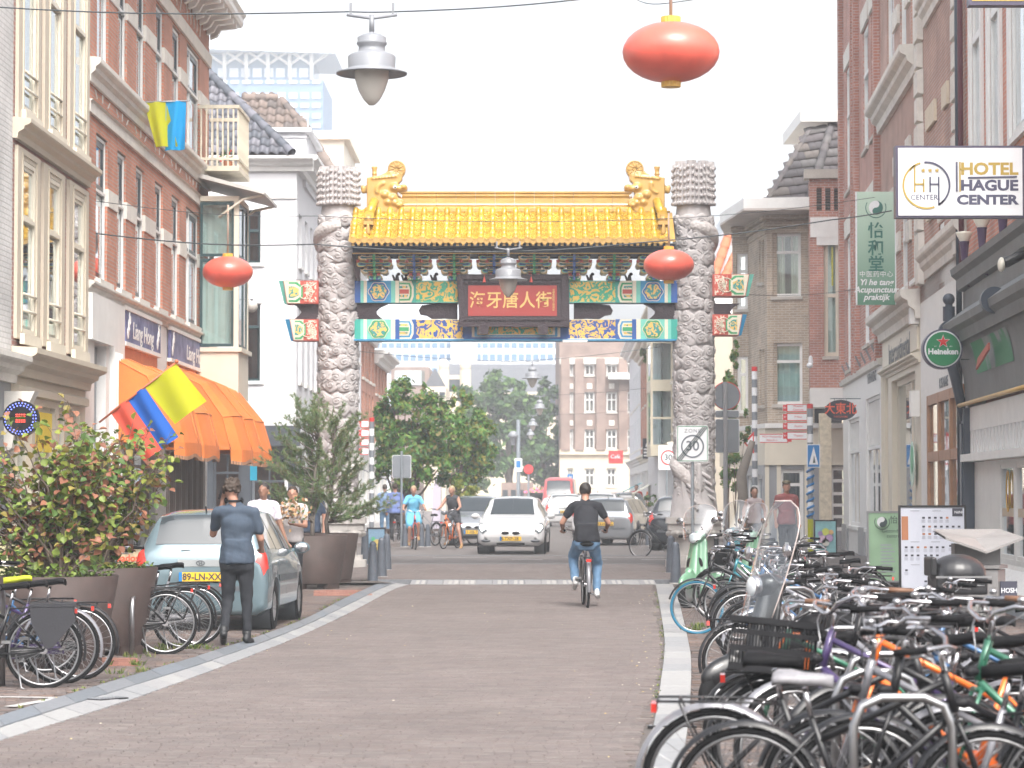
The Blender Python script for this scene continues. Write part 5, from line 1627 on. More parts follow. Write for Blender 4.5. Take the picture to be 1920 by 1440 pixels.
def pillar(px,ptop,sgn):
 x0,_,_=gp(px,1063)
 root=MB()
 zt=gp(px,ptop)[2];zb=gp(px,972)[2]
 zc_=gp(px,385)[2]
 prof=[(RC+.10,zb),(RC+.06,zb+.35),(RC,zb+.8),(RC-.02,zb+2.5),(RC-.03,zc_-.3),(RC-.06,zc_-.02),(RC-.06,zt-.15),(0,zt-.12)]
 root.lathe(prof,36)
 col=root.build('pillar',MATS['pillar_stone'],gate,(x0,0,0))
 z=zb+.25;k=0
 rnd=random.Random(int(px))
 while z<zc_-.25:
  n=6
  for j in range(n):
   an=-PI*.62+PI*1.24*(j+.5*(k%2))/(n-1)+rnd.uniform(-.09,.09)
   if abs(an)>1.9:continue
   M=Matrix.Translation((0,0,z+rnd.uniform(-.06,.06)))@Matrix.Rotation(an,4,'Z')
   link('cloud_scroll',SCR[rnd.randrange(7)],col,M=M)
  z+=.25;k+=1
 b=MB()
 for(za,zb_,t0,t1,r)in((zc_-1.25,zc_-.45,-2.9,.2,.19),(zb+.55,zb+1.25,-.3,2.7,.18)):
  b.tube([((RC-.06)*math.cos(t-PI/2+.0),(RC-.06)*math.sin(t-PI/2),za+(zb_-za)*(i/16)+.18*math.sin(i/16*PI))for i,t in enumerate(np.linspace(t0*sgn,t1*sgn,17))],[r*(.55+.45*math.sin(PI*(i+1)/18))for i in range(17)],10)
 b.build('dragon_body',MATS['dragon_scales'],col)
 b=MB()
 for(ca,cz)in((-.45,zb+.75),(.35,zb+.95)):
  for q in range(4):
   an=ca-PI/2+q*.09;z0=cz-q*.15
   b.cone((RC*1.0*math.cos(an),RC*math.sin(an),z0),((RC+.12)*math.cos(an+.25),(RC+.12)*math.sin(an+.25),z0-.1),.05,.03,8)
  an=ca-PI/2-.2;b.cone((RC*math.cos(an),RC*math.sin(an),cz+.15),(RC*math.cos(an+.1),RC*math.sin(an+.1),cz-.7),.07,.05,10)
 b.build('dragon_claw',MATS['pillar_stone'],col)
 nrib=8
 for q in range(nrib):
  an=-PI/2+(q-(nrib-1)/2)*.40
  b=MB();hh=zt-zc_+(.04 if q%2 else-.02)
  c,s_=math.cos(an),math.sin(an)
  b.prism([(c*r-s_*x,s_*r+c*x)for x,r in((-.10,RC-.14),(-.095,RC-.02),(-.05,RC+.03),(-.02,RC+.0),(.02,RC+.0),(.05,RC+.03),(.095,RC-.02),(.10,RC-.14))],zc_-.02,zc_+hh,plane='xy')
  for g_ in range(6):
   zz=zc_+.02+hh*g_/6;r=RC+.03
   b.ell((c*r-s_*.05,s_*r+c*.05,zz),.035,.035,.045,8,5);b.ell((c*r+s_*.05,s_*r-c*.05,zz),.035,.035,.045,8,5)
  b.build('crown_rib',MATS['pillar_stone'],col)
 p=MB()
 for(r,za,zb_)in((.60,0,.16),(.52,.16,.26),(.40,.26,.64),(.56,.78,.92),(.60,.92,1.05)):
  p.lathe([(0,za),(r*1.08,za),(r*1.08,zb_),(0,zb_)],8,Matrix.Rotation(PI/8,4,'Z'),smooth=False)
 p.build('pedestal',MATS['pedestal_stone'],gate,(x0,0,0))
 p=MB()
 p.lathe([(.42,.62),(.50,.66),(.60,.72),(.56,.78)],32)
 for q in range(22):
  an=2*PI*q/22;p.ell((.53*math.cos(an),.53*math.sin(an),.71),.075,.075,.07,8,5)
 p.build('petal_band',MATS['pedestal_stone'],gate,(x0,0,0))
pillar(633,318,1);pillar(1302,308,-1)
mat('teal_paint',(.03,.33,.27),.45,var=.08);mat('teal_light',(.16,.52,.43),.45,var=.06)
mat('blue_paint',(.02,.09,.32),.45,var=.08);mat('mid_blue',(.03,.25,.48),.45,var=.06)
mat('pale_line',(.66,.62,.50),.5,var=.05);mat('red_oxide',(.42,.07,.05),.5,var=.08);mat('gold_paint',(.58,.40,.13),.4,var=.08)
mat('green_paint',(.04,.30,.12),.45,var=.06);mat('dark_carving',(.03,.018,.025),.6,var=.2,scale=8,bump=1.0,bscale=26)
two_mat('dragon_green',(.04,.34,.20),(.68,.45,.09),5.0,.49,.515,3.2,.45,.3)
two_mat('dragon_blue',(.02,.07,.30),(.68,.45,.09),5.0,.48,.505,3.2,.45,.3)
two_mat('vine_red',(.50,.09,.06),(.70,.60,.50),9.0,.50,.52,2.5,.45,.3)
two_mat('vine_gold',(.03,.25,.24),(.68,.45,.12),8.0,.47,.50,2.0,.45,.3)
BD=.24
def beam(pya,pyb,xa,xb,base,alt,dragon,square,medal,parts_y=-BD):
 y=-BD
 (x0,z1_),(x1,z0)=gxz(xa,pya),gxz(xb,pyb)
 b=MB();b.box(x0,x1,-BD,BD,z0,z1_);bm_=b.build('beam',MATS[base],gate)
 h=z1_-z0
 X=lambda px:gxz(px,600)[0]
 out=[0]
 def panel(pa,pb,m,o=.008,za=0.,zb_=1.,name='painted_panel'):
  s=MB();s.box(X(pa),X(pb),y-o,y-.001,z0+h*za,z0+h*zb_);s.build(name,MATS[m],bm_)
 for sg in(1,-1):
  f=(lambda p:p)if sg==1 else(lambda p:2*967-p)
  for(a,c,m,o)in((664,677,'blue_paint' if base=='teal_paint' else 'teal_paint',.006),(677,683,'teal_light',.007),(683,689,'pale_line',.006),(689,734,square,.005),(734,742,'teal_light' if base=='teal_paint' else 'pale_line',.007),(742,749,'pale_line' if base=='teal_paint' else 'blue_paint',.006)):
   panel(*sorted((f(a),f(c))),m,o)
  cx=X(f(711));cz=(z0+z1_)/2
  for(r,m,o)in((.215,'pale_line',.018),(.20,medal,.024),(.165,'vine_gold',.03)):
   s=MB();n=32;s.prism([(cx+r*(1+.07*math.cos(6*q*2*PI/n))*math.cos(q*2*PI/n),cz+r*.96*(1+.07*math.cos(6*q*2*PI/n))*math.sin(q*2*PI/n))for q in range(n)],y-o,y-.004);s.build('medallion',MATS[m],bm_)
  xa_,xb_=X(f(750)),X(f(772));dx=xb_-xa_
  k=0
  for(w_,m)in((1.0,'pale_line'),(.82,'green_paint' if base=='teal_paint' else 'mid_blue'),(.66,'pale_line'),(.52,'vine_gold')):
   s=MB();hh=h*w_/2;zc=(z0+z1_)/2
   pl=[(xa_,zc-hh),(xa_+dx*.7*w_+dx*.3,zc-hh*.98),(xa_+dx*(.25+.95*w_),zc-hh*.45),(xa_+dx*(.25+.95*w_),zc+hh*.45),(xa_+dx*.7*w_+dx*.3,zc+hh*.98),(xa_,zc+hh)]
   if dx<0:pl=pl[::-1]
   s.prism(pl,y-.008-.006*k,y-.002);s.build('chevron',MATS[m],bm_);k+=1
  for(w_,m)in((.30,'pale_line'),(.2,'red_oxide' if base=='teal_paint' else 'green_paint')):
   s=MB();zc=(z0+z1_)/2;s.box(min(xa_,xa_+dx*.8),max(xa_,xa_+dx*.8),y-.036-(.004 if w_<.3 else 0),y-.03,zc-h*w_/2,zc+h*w_/2);s.build('chevron',MATS[m],bm_)
  panel(*sorted((f(781),f(866 if base=='teal_paint' else 868))),dragon,.012,.04,.96)
  for zz in(0.0,.965):
   s=MB();s.box(min(X(f(781)),X(f(870))),max(X(f(781)),X(f(870))),y-.02,y-.001,z0+h*zz,z0+h*(zz+.035));s.build('trim_line',MATS['teal_light' if base=='teal_paint' else 'pale_line'],bm_)
 return bm_,z0,z1_,X,panel
bu=beam(528,569,664,1267,'teal_paint','','dragon_green','mid_blue','blue_paint')
bl=beam(600,637,664,1267,'blue_paint','','dragon_blue','teal_light','green_paint')
s=MB();bl[4](885,1050,'pale_line',.014,.1,.95);bl[4](890,1045,'mid_blue',.018,.12,.95);bl[4](895,1040,'pale_line',.022,.2,.95);bl[4](899,1036,'dragon_green',.026,.25,.97)
s=MB();(x0,z1_),(x1,z0)=gxz(664,637),gxz(1267,640);s.box(x0,x1,-BD-.03,BD+.03,z0,z1_-.002);s.build('beam_edge',MATS['mid_blue'],gate)
def beam_end(pya,pyb,p_in,p_tip,p_tip2,sg,cap):
 (xi,zt),(_,zb_)=gxz(p_in,pya),gxz(p_in,pyb)
 xt,xt2=gxz(p_tip,pya)[0],gxz(p_tip2,pyb)[0]
 pl=[(xi,zb_),(xi,zt),(xt,zt),(xt2,zb_)]
 if sg<0:pl=pl[::-1]
 s=MB();s.prism(pl[::-1],-BD-.04,BD+.04);e=s.build('beam_end',MATS['red_oxide'],gate)
 y=-BD-.04;h=zt-zb_;zc=(zt+zb_)/2;L=xt-xi
 s=MB();s.prism([(xi+L*.52,zb_+.01),(xi+L*.52,zt-.01),(xt-L*.02,zt-.01),(xt2-L*.02,zb_+.01)][::(1 if sg>0 else-1)],y-.008,y-.001);s.build('painted_panel',MATS['pale_line'],e)
 for k,(w_,m)in enumerate(((.86,'green_paint'),(.70,'pale_line'),(.50,'vine_gold'))):
  hh=h*w_/2;a=xi+L*(.44+.05*k);c=xt2-(xt2-xi)*.06
  pl=[(c,zc-hh),(a+L*.16,zc-hh),(a,zc-hh*.5),(a,zc+hh*.5),(a+L*.16,zc+hh),(c,zc+hh)]
  s=MB();s.prism(pl if sg<0 else pl[::-1],y-.014-.005*k,y-.002);s.build('chevron',MATS[m],e)
 s=MB();s.box(min(xi+L*.06,xi+L*.40),max(xi+L*.06,xi+L*.40),y-.012,y-.001,zc-h*.44,zc+h*.44);s.build('painted_panel',MATS['vine_red'],e)
 b=MB();cx=xi+L*.36
 for q in range(7):
  an=PI/2+PI*(q-3)/7*.95 if sg<0 else PI/2-PI*(q-3)/7*.95
  an=(PI if sg<0 else 0)+(q-3)*.4+PI
  b.tube([(cx,y-.02,zc),(cx+(-1 if sg<0 else 1)*.0+.15*math.cos(an),y-.02,zc+.15*math.sin(an))],.010,4)
 b.tube([(cx+.15*math.cos(2*PI*q/20),y-.02,zc+.15*math.sin(2*PI*q/20))for q in range(20)],.009,4,closed=True)
 b.build('painted_fan',MATS['pale_line'],e)
 s=MB();tx=.05*sg*-1
 s.add([(xt,-BD-.04,zt),(xt2,-BD-.04,zb_),(xt2-.0,BD,zb_),(xt,BD,zt),(xt-.10*(1 if sg<0 else-1),-BD+.02,zt),(xt2-.06*(1 if sg<0 else-1),-BD+.02,zb_)],[(0,1,5,4),(4,5,2,3)]);s.build('end_cap',MATS[cap],e)
beam_end(528,571,599,533,540,-1,'teal_light');beam_end(600,640,599,545,552,-1,'mid_blue')
beam_end(516,557,1334,1403,1396,1,'teal_light');beam_end(591,630,1334,1390,1383,1,'mid_blue')
def dark(pts,y0=-.15,y1=.15,name='carved_panel',m='dark_carving'):
 pl=[gxz(*p)for p in pts]
 s=MB();s.prism(pl,y0,y1);return s.build(name,MATS[m],gate)
for mir in(0,1):
 f=(lambda p:p)if not mir else(lambda p:2*967-p)
 def P(l):return[(f(a),b_)for a,b_ in l][::(-1 if mir else 1)]
 dark(P([(668,570),(668,599),(718,599),(712,594),(706,588),(706,583),(712,577),(727,570)]))
 dark(P([(548,570),(598,570),(598,599),(553,599),(562,592),(566,586),(562,580),(556,574)]))
 dark(P([(785,583),(791,573),(808,571),(830,568),(858,568),(858,600),(834,597),(810,598),(800,592),(788,590)]),-.12,.12)
 dark(P([(662,478),(668,478),(678,500),(678,527),(670,527)]),-.5,-.4)
(x0,z0),(x1,z1_)=gxz(857,616,-.4),gxz(1065,516,-.4)
y=-.40
s=MB();s.prism([gxz(p[0],p[1],-.4)for p in((856,515),(862,612),(1068,628-14),(1066,515))][::-1],y-.10,y+.06)
bd=s.build('name_board',MATS['dark_carving'],gate)
(a0,c0),(a1,c1)=gxz(878,593,-.4),gxz(1044,536,-.4)
for(xa,xb,za,zb_)in((x0+.03,x1-.03,z1_-.10,z1_-.02),(x0+.03,x1-.03,z0+.03,z0+.12),(x0+.04,x0+.13,z0+.12,z1_-.10),(x1-.13,x1-.04,z0+.12,z1_-.10)):
 s=MB();s.box(xa,xb,y-.15,y-.101,za,zb_);s.build('carved_border',MATS['dark_carving'],bd)
me=MB().box(-.035,.035,-.02,.02,-.03,.03).mesh('bead',MATS['dark_carving'])
n=20
for k in range(n):
 xx=a0-.04+(a1-a0+.08)*k/(n-1)
 link('bead',me,bd,(xx,y-.115,c1+.07),rot=(0,.5,0));link('bead',me,bd,(xx,y-.115,c0-.07),rot=(0,.5,0))
s=MB();s.box(a0,a1,y-.112,y-.101,c0,c1);red=s.build('red_panel',mat('board_red',(.30,.035,.03),.45,var=.05),gate)
text('海牙唐人街',.37,MATS['gold_paint'],red,((a0+a1)/2-.04,y-.116,(c0+c1)/2-.01),bold=.004,spacing=1.02,sx=.93,depth=.004)
for k in range(9):text('中華會館敬立庚寅年'[k],.055,MATS['gold_paint'],red,(a1-.07,y-.116,c1-.10-k*.052),depth=.002)
for px in(907,1017):
 dark([(px-9,612),(px-8,629),(px+9,629),(px+10,612)],-.56,-.46,'foot')
for px in(908,996):
 b=MB();x,_,z=gp(px,524,-.52);b.lathe([(.035,-.06),(.025,0),(.012,.06),(.0,.12)],8,Matrix.Translation((x,-.54,z)));b.build('tassel',mat('tassel_red',(.6,.08,.06),.7),gate)
for px in(745,762,816,1108,1180):
 b=MB();x,_,z=gp(px,528,0);b.cone((x,-.1,z),(x,-.1,z+.12),.05,.03,8);b.ell((x+.03,-.1,z+.15),.04,.04,.035,8,6);b.cone((x-.05,-.1,z+.03),(x-.09,-.1,z+.12),.03,.02,6)
 b.build('beam_figure',MATS['dark_carving'],gate)
t=thing('tube_light','white tube light fixed under the lower beam right of the name board','lamp',(W(1080,640,dG-.3).x,dG-.3,W(1080,640,dG-.3).z))
b=MB();b.box(-.28,.24,-.05,.05,-.02,.03);b.build('housing',MATS['white_paint'],t)
(x0,z1_),(x1,z0)=gxz(664,461,-.5),gxz(1262,478,-.5)
mat('navy',(.01,.035,.085),.5,var=.1)
s=MB();s.box(x0-.02,x1+.02,-.72,.5,z0,z1_);s.build('eaves_beam',MATS['navy'],gate)
s=MB();s.box(x0-.02,x1+.02,-.74,-.721,z0,z0+.025);s.build('trim_line',MATS['gold_paint'],gate)
s=MB();s.box(x0+.1,x1-.1,.0,.25,z0-.02,z0+.0-.001);s.build('lath',MATS['navy'],gate)
bz=z0;bh=z0-bu[2]
mat('bracket_teal',(.03,.22,.24),.5,var=.1)
for k in range(8):
 cx=gxz(704+k*74.3,500)[0]
 br=MB();br.box(cx-.09,cx+.09,-.25,.25,bu[2]+.002,bz-.003);core=br.build('bracket_set',MATS['blue_paint' if k%2 else 'bracket_teal'],gate)
 tiers=[(.40,.13),(.47,.12),(.50,.12),(.46,.10)]
 z=bz-.004
 ws=[.33,.37,.28,.15];th=bh/4.0
 for i in range(4):
  w_=ws[i];za,zb_=z-th*(i+1)+.012,z-th*i
  yb=-.62+.10*i
  def lob(w2,za_,zb2,e):
   c=.035
   return[(cx-w2+c,za_),(cx-w2*.55,za_+.0),(cx-w2*.5,za_+.03),(cx+w2*.5,za_+.03),(cx+w2*.55,za_),(cx+w2-c,za_),(cx+w2,za_+c),(cx+w2,zb2-c),(cx+w2-c,zb2),(cx+w2*.6,zb2-.02),(cx-w2*.6,zb2-.02),(cx-w2+c,zb2),(cx-w2,zb2-c),(cx-w2,za_+c)]
  s=MB();s.prism(lob(w_,za,zb_,0),yb,.2);s.build('bracket_arm',MATS['gold_paint'],core)
  s=MB();s.prism(lob(w_-.02,za+.018,zb_-.018,0),yb-.012,yb-.001);s.build('bracket_arm',MATS['teal_light' if(i+k)%2 else 'pale_line'],core)
  s=MB();s.prism(lob(w_-.045,za+.035,zb_-.035,0),yb-.02,yb-.013);s.build('bracket_arm',MATS['blue_paint' if(i+k)%2 else 'bracket_teal'],core)
  s=MB()
  for q in((-1.0,-.45,.45,1.0)if i<3 else(-.6,.6)):s.box(cx+q*w_*.92-.035,cx+q*w_*.92+.035,yb-.04,yb-.021,zb_-.03,zb_+.03)
  if s.v:s.build('bearing_block',MATS['red_oxide' if i%2 else 'dark_carving'],core)
  s=MB();s.box(cx-.028,cx+.028,yb-.09,yb-.021,za,zb_);s.build('bracket_tongue',MATS['blue_paint' if k%2 else 'green_paint'],core)
 s=MB();s.box(cx-.13,cx+.13,-.33,.1,bu[2]+.003,bu[2]+.07);s.build('bearing_block',MATS['green_paint' if k%2 else 'blue_paint'],core)
island_mat('glazed_tile',[(.50,.305,.025),(.45,.27,.02),(.54,.34,.035),(.40,.235,.015)],.16,spec=.6,fine=.12,bscale=9)
mat('glazed_ridge',(.52,.32,.09),.22,var=.12,dirt=.08,scale=2,spec=.6)
YE,YR=-1.15,.0
n=28
ex0,ezE=gxz(658,450,YE);ex1,_=gxz(1262,450,YE)
rx0,rzR=gxz(668,392,YR-.12)
nseg=6
def rp_(t):
 return(YR-.12+(YE-YR+.12)*t,rzR+(ezE-rzR)*(t**.80))
def tile_seg(r,half=True):
 b=MB();m=8
 for i in range(nseg):pass
 return b
segm=[]
for i in range(nseg):
 (ya,za),(yb,zb_)=rp_(i/nseg),rp_((i+1)/nseg)
 b=MB();m=8;vs=[]
 d=Vector((0,yb-ya,zb_-za));N=Vector((0,d.z,-d.y)).normalized()
 if N.z<0:N=-N
 for(y_,z_,r,e)in((ya,za,.060,.0),(yb,zb_,.066,.0),(yb,zb_,.05,-.0)):
  for q in range(m+1):
   an=PI*q/m;o=Vector((math.cos(an)*r,0,0))+N*math.sin(an)*r
   vs.append((o.x,y_+o.y,z_+o.z))
 fs=[(q,m+1+q,m+2+q,q+1)for q in range(m)]+[(m+1+q,2*m+2+q,2*m+3+q,m+2+q)for q in range(m)]
 b.add(vs,fs,True);segm.append(b.mesh('roof_tile',MATS['glazed_tile']))
b=MB();b.cyl((0,YE-.02,ezE+.005),.072,.03,16,'y');capm=b.mesh('tile_end',MATS['glazed_ridge'])
b=MB();b.prism([(-.085,.03),(-.06,-.05),(-.03,-.08),(0,-.11),(.03,-.08),(.06,-.05),(.085,.03)],YE-.01,YE+.01,Matrix.Translation((0,0,ezE)));dripm=b.mesh('drip_tile',MATS['glazed_ridge'])
step=(ex1-ex0)/(n-.3)
pan=MB()
for k in range(n):
 x=ex0+.04+step*k
 for i in range(nseg):link('roof_tile',segm[i],gate,(x,0,0))
 link('tile_end',capm,gate,(x,0,0))
 if k<n-1:
  link('drip_tile',dripm,gate,(x+step/2,0,0))
  for i in range(14):
   (ya,za),(yb,zb_)=rp_(i/14),rp_((i+1)/14)
   xa,xb=x+.03,x+step-.03;xm=(xa+xb)/2
   pan.add([(xa,ya,za+.02),(xm,ya,za-.02),(xb,ya,za+.02),(xa,yb-.01,zb_+.038),(xm,yb-.01,zb_+.0),(xb,yb-.01,zb_+.038),(xa,yb-.01,zb_+.018),(xm,yb-.01,zb_-.02),(xb,yb-.01,zb_+.018)],[(0,3,4,1),(1,4,5,2),(3,6,7,4),(4,7,8,5)],False)
pan.build('pan_tile',MATS['glazed_tile'],gate,kind='stuff')
b=MB();b.add([(ex0-.05,YE,ezE-.03),(ex1+.05,YE,ezE-.03),(ex1+.05,YR,rzR-.06),(ex0-.05,YR,rzR-.06),(ex0-.05,.9,ezE-.03),(ex1+.05,.9,ezE-.03)],[(0,1,2,3),(3,2,5,4)]);b.build('roof_deck',MATS['glazed_ridge'],gate)
me=MB().box(-.035,.035,-.5,0,-.10,-.04).mesh('rafter',MATS['navy'])
me2=MB().box(-.028,.028,-.012,0,-.028,.028).mesh('rafter_end',MATS['gold_paint'])
for k in range(2*n-1):
 x=ex0+.04+step*k/2
 link('rafter',me,gate,(x,YE+.55,ezE-.02));link('rafter_end',me2,gate,(x,YE+.048,ezE-.09))
s=MB();s.box(ex0,ex1,YE+.1,-.5,z1_-.0,ezE-.125);s.build('eaves_board',MATS['navy'],gate)
ra,rb=gxz(745,380)[0],gxz(1185,380)[0]
zr0,zr1=gxz(900,397)[1],gxz(900,360)[1]
hgt=zr1-zr0
prof=[(-.16,0),(-.16,.05),(-.13,.07),(-.10,.10),(-.115,.13),(-.10,.16),(-.085,.18),(-.085,.28),(-.10,.30),(-.12,.33),(-.10,.36),(-.10,hgt-.05),(-.13,hgt-.03),(-.13,hgt),(.13,hgt),(.13,0)]
nb=12
for k in range(nb):
 xa,xb=ra+(rb-ra)*k/nb+.003,ra+(rb-ra)*(k+1)/nb-.003
 s=MB();s.prism(prof,xa,xb,Matrix.Translation((0,0,zr0)),plane='yz');s.build('ridge_block',MATS['glazed_ridge'],gate)
s=MB();s.box(rx0-.05,ex1+.0,-.2,.2,rzR-.06,zr0-.002);s.build('ridge_base',MATS['glazed_ridge'],gate)
def finial(mir):
 f=(lambda p:p)if not mir else(lambda p:2*967-p)
 X=lambda a,c,yy=-.05:gp(f(a),c,yy)
 b=MB();pl=[(688,334),(688,396),(712,397),(735,399),(750,393),(757,384),(757,376),(747,372),(744,364),(748,358),(757,360),(764,356),(764,349),(757,348),(750,351),(745,347),(754,338),(755,329),(745,326),(730,322),(712,330)]
 P=[(X(*p)[0],X(*p)[2])for p in pl]
 if not mir:P=P[::-1]
 b.prism(P if mir else P,-.16,.12)
 c=X(744,318);b.cyl((c[0],-.15,c[2]),.19,.24,24,'y')
 c2=X(735,330);b.cone((c2[0],-.02,c2[2]),(c[0],-.02,c[2]),.16,.12,12)
 for(a,cc,r)in((757,352,.075),(748,354,.09),(740,352,.11),(736,372,.10),(741,381,.09),(748,386,.07),(728,380,.09),(722,366,.10)):
  p=X(a,cc);b.ell((p[0],-.13,p[2]),r,.10,r*.85)
 for q in range(9):
  an=q*.7;p=X(716-2*q*.6,345+4*q*.5);b.ell((p[0]+.03*math.cos(an),-.16,p[2]+.02*math.sin(an)),.05,.04,.035,8,6)
 for q in range(8):
  p=X(700+q*6,336-q*.6);b.ell((p[0],-.15,p[2]),.04,.05,.028,8,6)
 p=X(682,358);p2=X(692,352);b.cone((p2[0],-.02,p2[2]),(p[0],-.02,p[2]),.09,.06,10);p3=X(680,352);b.ell((p3[0],-.02,p3[2]),.05,.05,.06)
 o=remesh(b,'dragon_finial',MATS['glazed_ridge'],.016,2,gate)
 e=X(741,354);b=MB();b.ell((e[0],-.235,e[2]+.01),.04,.02,.032);b.build('eye',mat('eye_white',(.75,.76,.78),.2),o)
 b=MB();b.ell((e[0]+(.008 if not mir else-.008),-.252,e[2]+.01),.018,.012,.018);b.build('pupil',MATS['black_plastic'],o)
 b=MB()
 for q in range(3):p=X(747+q*3,363+q*2);b.cone((p[0],-.14,p[2]),(p[0],-.14,p[2]-.06),.016,.004,6);p=X(746+q*3,380-q*1.0);b.cone((p[0],-.14,p[2]),(p[0],-.14,p[2]+.05),.016,.004,6)
 b.build('tooth',MATS['eye_white'],o)
 b=MB();r_=[]
 c=X(744,318)
 for q in range(9):an=2*PI*q/9;b.tube([(c[0]+.03*math.cos(an),-.155,c[2]+.03*math.sin(an)),(c[0]+.15*math.cos(an+.5),-.155,c[2]+.15*math.sin(an+.5))],.012,4)
 b.tube([(c[0]+.165*math.cos(2*PI*q/20),-.155,c[2]+.165*math.sin(2*PI*q/20))for q in range(20)],.012,4,closed=True)
 b.build('curl',MATS['glazed_ridge'],o)
 p=X(702,336);b=MB();b.lathe([(.07,-.02),(.07,.04),(.045,.06),(.045,.09),(.065,.11),(.045,.13),(.05,.2),(.065,.25),(.06,.27),(0,.27)],14,Matrix.Translation((p[0],-.02,p[2])));b.build('finial_post',MATS['glazed_ridge'],o)
 p,q2=X(702,380,-.2),X(692,404,-.55);b=MB();b.tube([(p[0],-.15,p[2]+.04),(q2[0],-.55,q2[2]+.02)],.095,14);b.cyl((q2[0],-.60,q2[2]+.0),.11,.06,16,'y');b.build('corner_ridge',MATS['glazed_tile'],gate)
 b=MB();p=X(691,420,-.75);b.box(p[0]-.10,p[0]+.10,-.85,-.6,p[2]-.02,p[2]+.06);b.ell((p[0],-.78,p[2]+.10),.07,.07,.06);b.box(p[0]-.05,p[0]+.05,-.8,-.6,p[2]+.06,p[2]+.2);b.cone((p[0],-.95,p[2]-.2),(p[0],-.95,p[2]-.05),.06,.03,8);b.build('ridge_figure',MATS['glazed_ridge'],gate)
finial(0);finial(1)
mat('lamp_grey',(.21,.22,.24),.4,var=.06);mat('opal_glass',(.52,.49,.45),.25,var=.05)
mat('lantern_red',(.80,.13,.09),.32,var=.10,dirt=.12,scale=2.5,coat=.3);mat('lantern_gold',(.70,.42,.07),.4,var=.1)
def hanging_lamp(px,py,d,label):
 t=thing('hanging_street_lamp',label,'street lamp',W(px,py,d),0,'street lamps hung on wires over the street')
 b=MB();b.lathe([(.18,0),(.35,-.035),(.352,-.02),(.24,.015),(.233,.03),(.238,.14),(.21,.165),(.135,.19),(.128,.24),(.15,.265),(.15,.285),(.14,.29),(.145,.33),(.10,.36),(.03,.38),(.02,.40)],36);b.build('shade',MATS['lamp_grey'],t)
 b=MB();b.lathe([(0,-.345),(.03,-.34),(.08,-.29),(.13,-.20),(.165,-.09),(.172,-.002)],28);b.build('glass_bowl',MATS['opal_glass'],t)
 b=MB();b.tube([(0,0,.38),(0,0,.56)],.027,10);b.tube([(-.25,0,.56),(0,0,.525),(.25,0,.56)],.016,8);b.build('hanger',MATS['lamp_grey'],t)
 for x in(-.21,.21):b=MB();b.box(x-.014,x+.014,-.006,.006,.56,.68);b.build('clamp',MATS['lamp_grey'],t)
 return t
for a in((697,133,26.3,'large grey street lamp hanging nearest, at the top left of the sky'),(953,522,48.6,'grey hanging lamp in front of the red name board of the gate'),(998,708,91,'small hanging lamp seen under the gate, highest of the far row'),(1012,765,124,'far hanging lamp second from the top under the gate'),(999,797,155,'far hanging lamp third from the top under the gate'),(995,815,183,'tiny hanging lamp lowest of the far row')):hanging_lamp(*a)
def lantern(px,py,d,label,stem=.45):
 t=thing('red_lantern',label,'lantern',W(px,py,d),0,'red lanterns hung over the street')
 b=MB();n=14
 b.lathe([(.0+.465*math.cos(-PI/2+PI*i/n),.29*math.sin(-PI/2+PI*i/n))for i in range(n+1)],40);b.build('globe',MATS['lantern_red'],t)
 for z0,z1_ in((-.335,-.275),(.275,.34)):
  b=MB();m=30
  vs=[(r*math.cos(2*PI*j/m),r*math.sin(2*PI*j/m),z)for z in(z0,z1_)for j in range(m)for r in[(.095 if j%2 else .088)]]
  b.add(vs,[(j,(j+1)%m,m+(j+1)%m,m+j)for j in range(m)]+[tuple(range(m))[::-1],tuple(range(m,2*m))]);b.build('end_band',MATS['lantern_gold'],t)
 b=MB();b.tube([(0,0,.33),(0,0,.34+stem)],.016,8);b.build('stem',mat('stem_brown',(.38,.28,.22),.6),t)
lantern(1258,98,25.3,'largest red lantern hanging in the sky right of centre',.6)
lantern(1254,497,48.6,'red lantern hanging in front of the right stone pillar',.62)
lantern(427,510,49,'red lantern hanging by the bay window of the brick building',.9)
t=thing('globe_lamp','white glass globe lamp hanging before the window of the white corner house','lamp',W(472,575,60))
b=MB();b.ell((0,0,0),.135,.135,.135,20,12);b.build('globe',MATS['opal_glass'],t);b=MB();b.cyl((0,0,.12),.03,.06,10);b.build('cap',MATS['lamp_grey'],t)
mat('wire',(.05,.06,.065),.6)
def wire(pts,r,label):
 P=[W(*p)for p in pts];Q=[]
 for i in range(len(P)-1):
  for k in range(8):
   t=k/8;v=P[i].lerp(P[i+1],t);v.z-=.10*math.sin(PI*t)*(P[i+1]-P[i]).length/8;Q.append(v)
 Q.append(P[-1]);c=Q[0]
 b=MB();b.tube([q-c for q in Q],r,5);o=b.build('overhead_wire',MATS['wire'],None,c);tag(o,label,'wire','wires strung across the street')
wire([(-120,6,28.2),(655,22,26.3),(742,22,26.3),(1150,-8,26),(1350,-40,26)],.008,'topmost wire carrying the large grey lamp')
wire([(165,375,41.5),(595,405,48),(1255,410,49),(1640,370,50)],.006,'thin wire crossing the roof tiles of the gate')
wire([(165,436,41.5),(590,458,48),(935,472,48.6),(1200,455,49),(1560,412,49),(1672,395,49)],.012,'thickest wire crossing just above the gate eaves')
wire([(385,557,56),(620,562,57)],.006,'short wire from the bay window to the left pillar')
wire([(1340,548,57),(1620,540,66)],.006,'wire from the right beam ends to the brick terrace house')
wire([(437,505,60),(620,530,62)],.005,'slack wire before the white corner house wall')
wire([(640,655,90),(960,678,91),(1240,650,92)],.010,'upper wire seen through the gate opening')
wire([(650,742,124),(1012,742,124),(1260,722,124)],.010,'middle wire seen through the gate opening')
wire([(650,770,155),(1000,778,155),(1240,765,155)],.010,'lower wire seen through the gate opening')
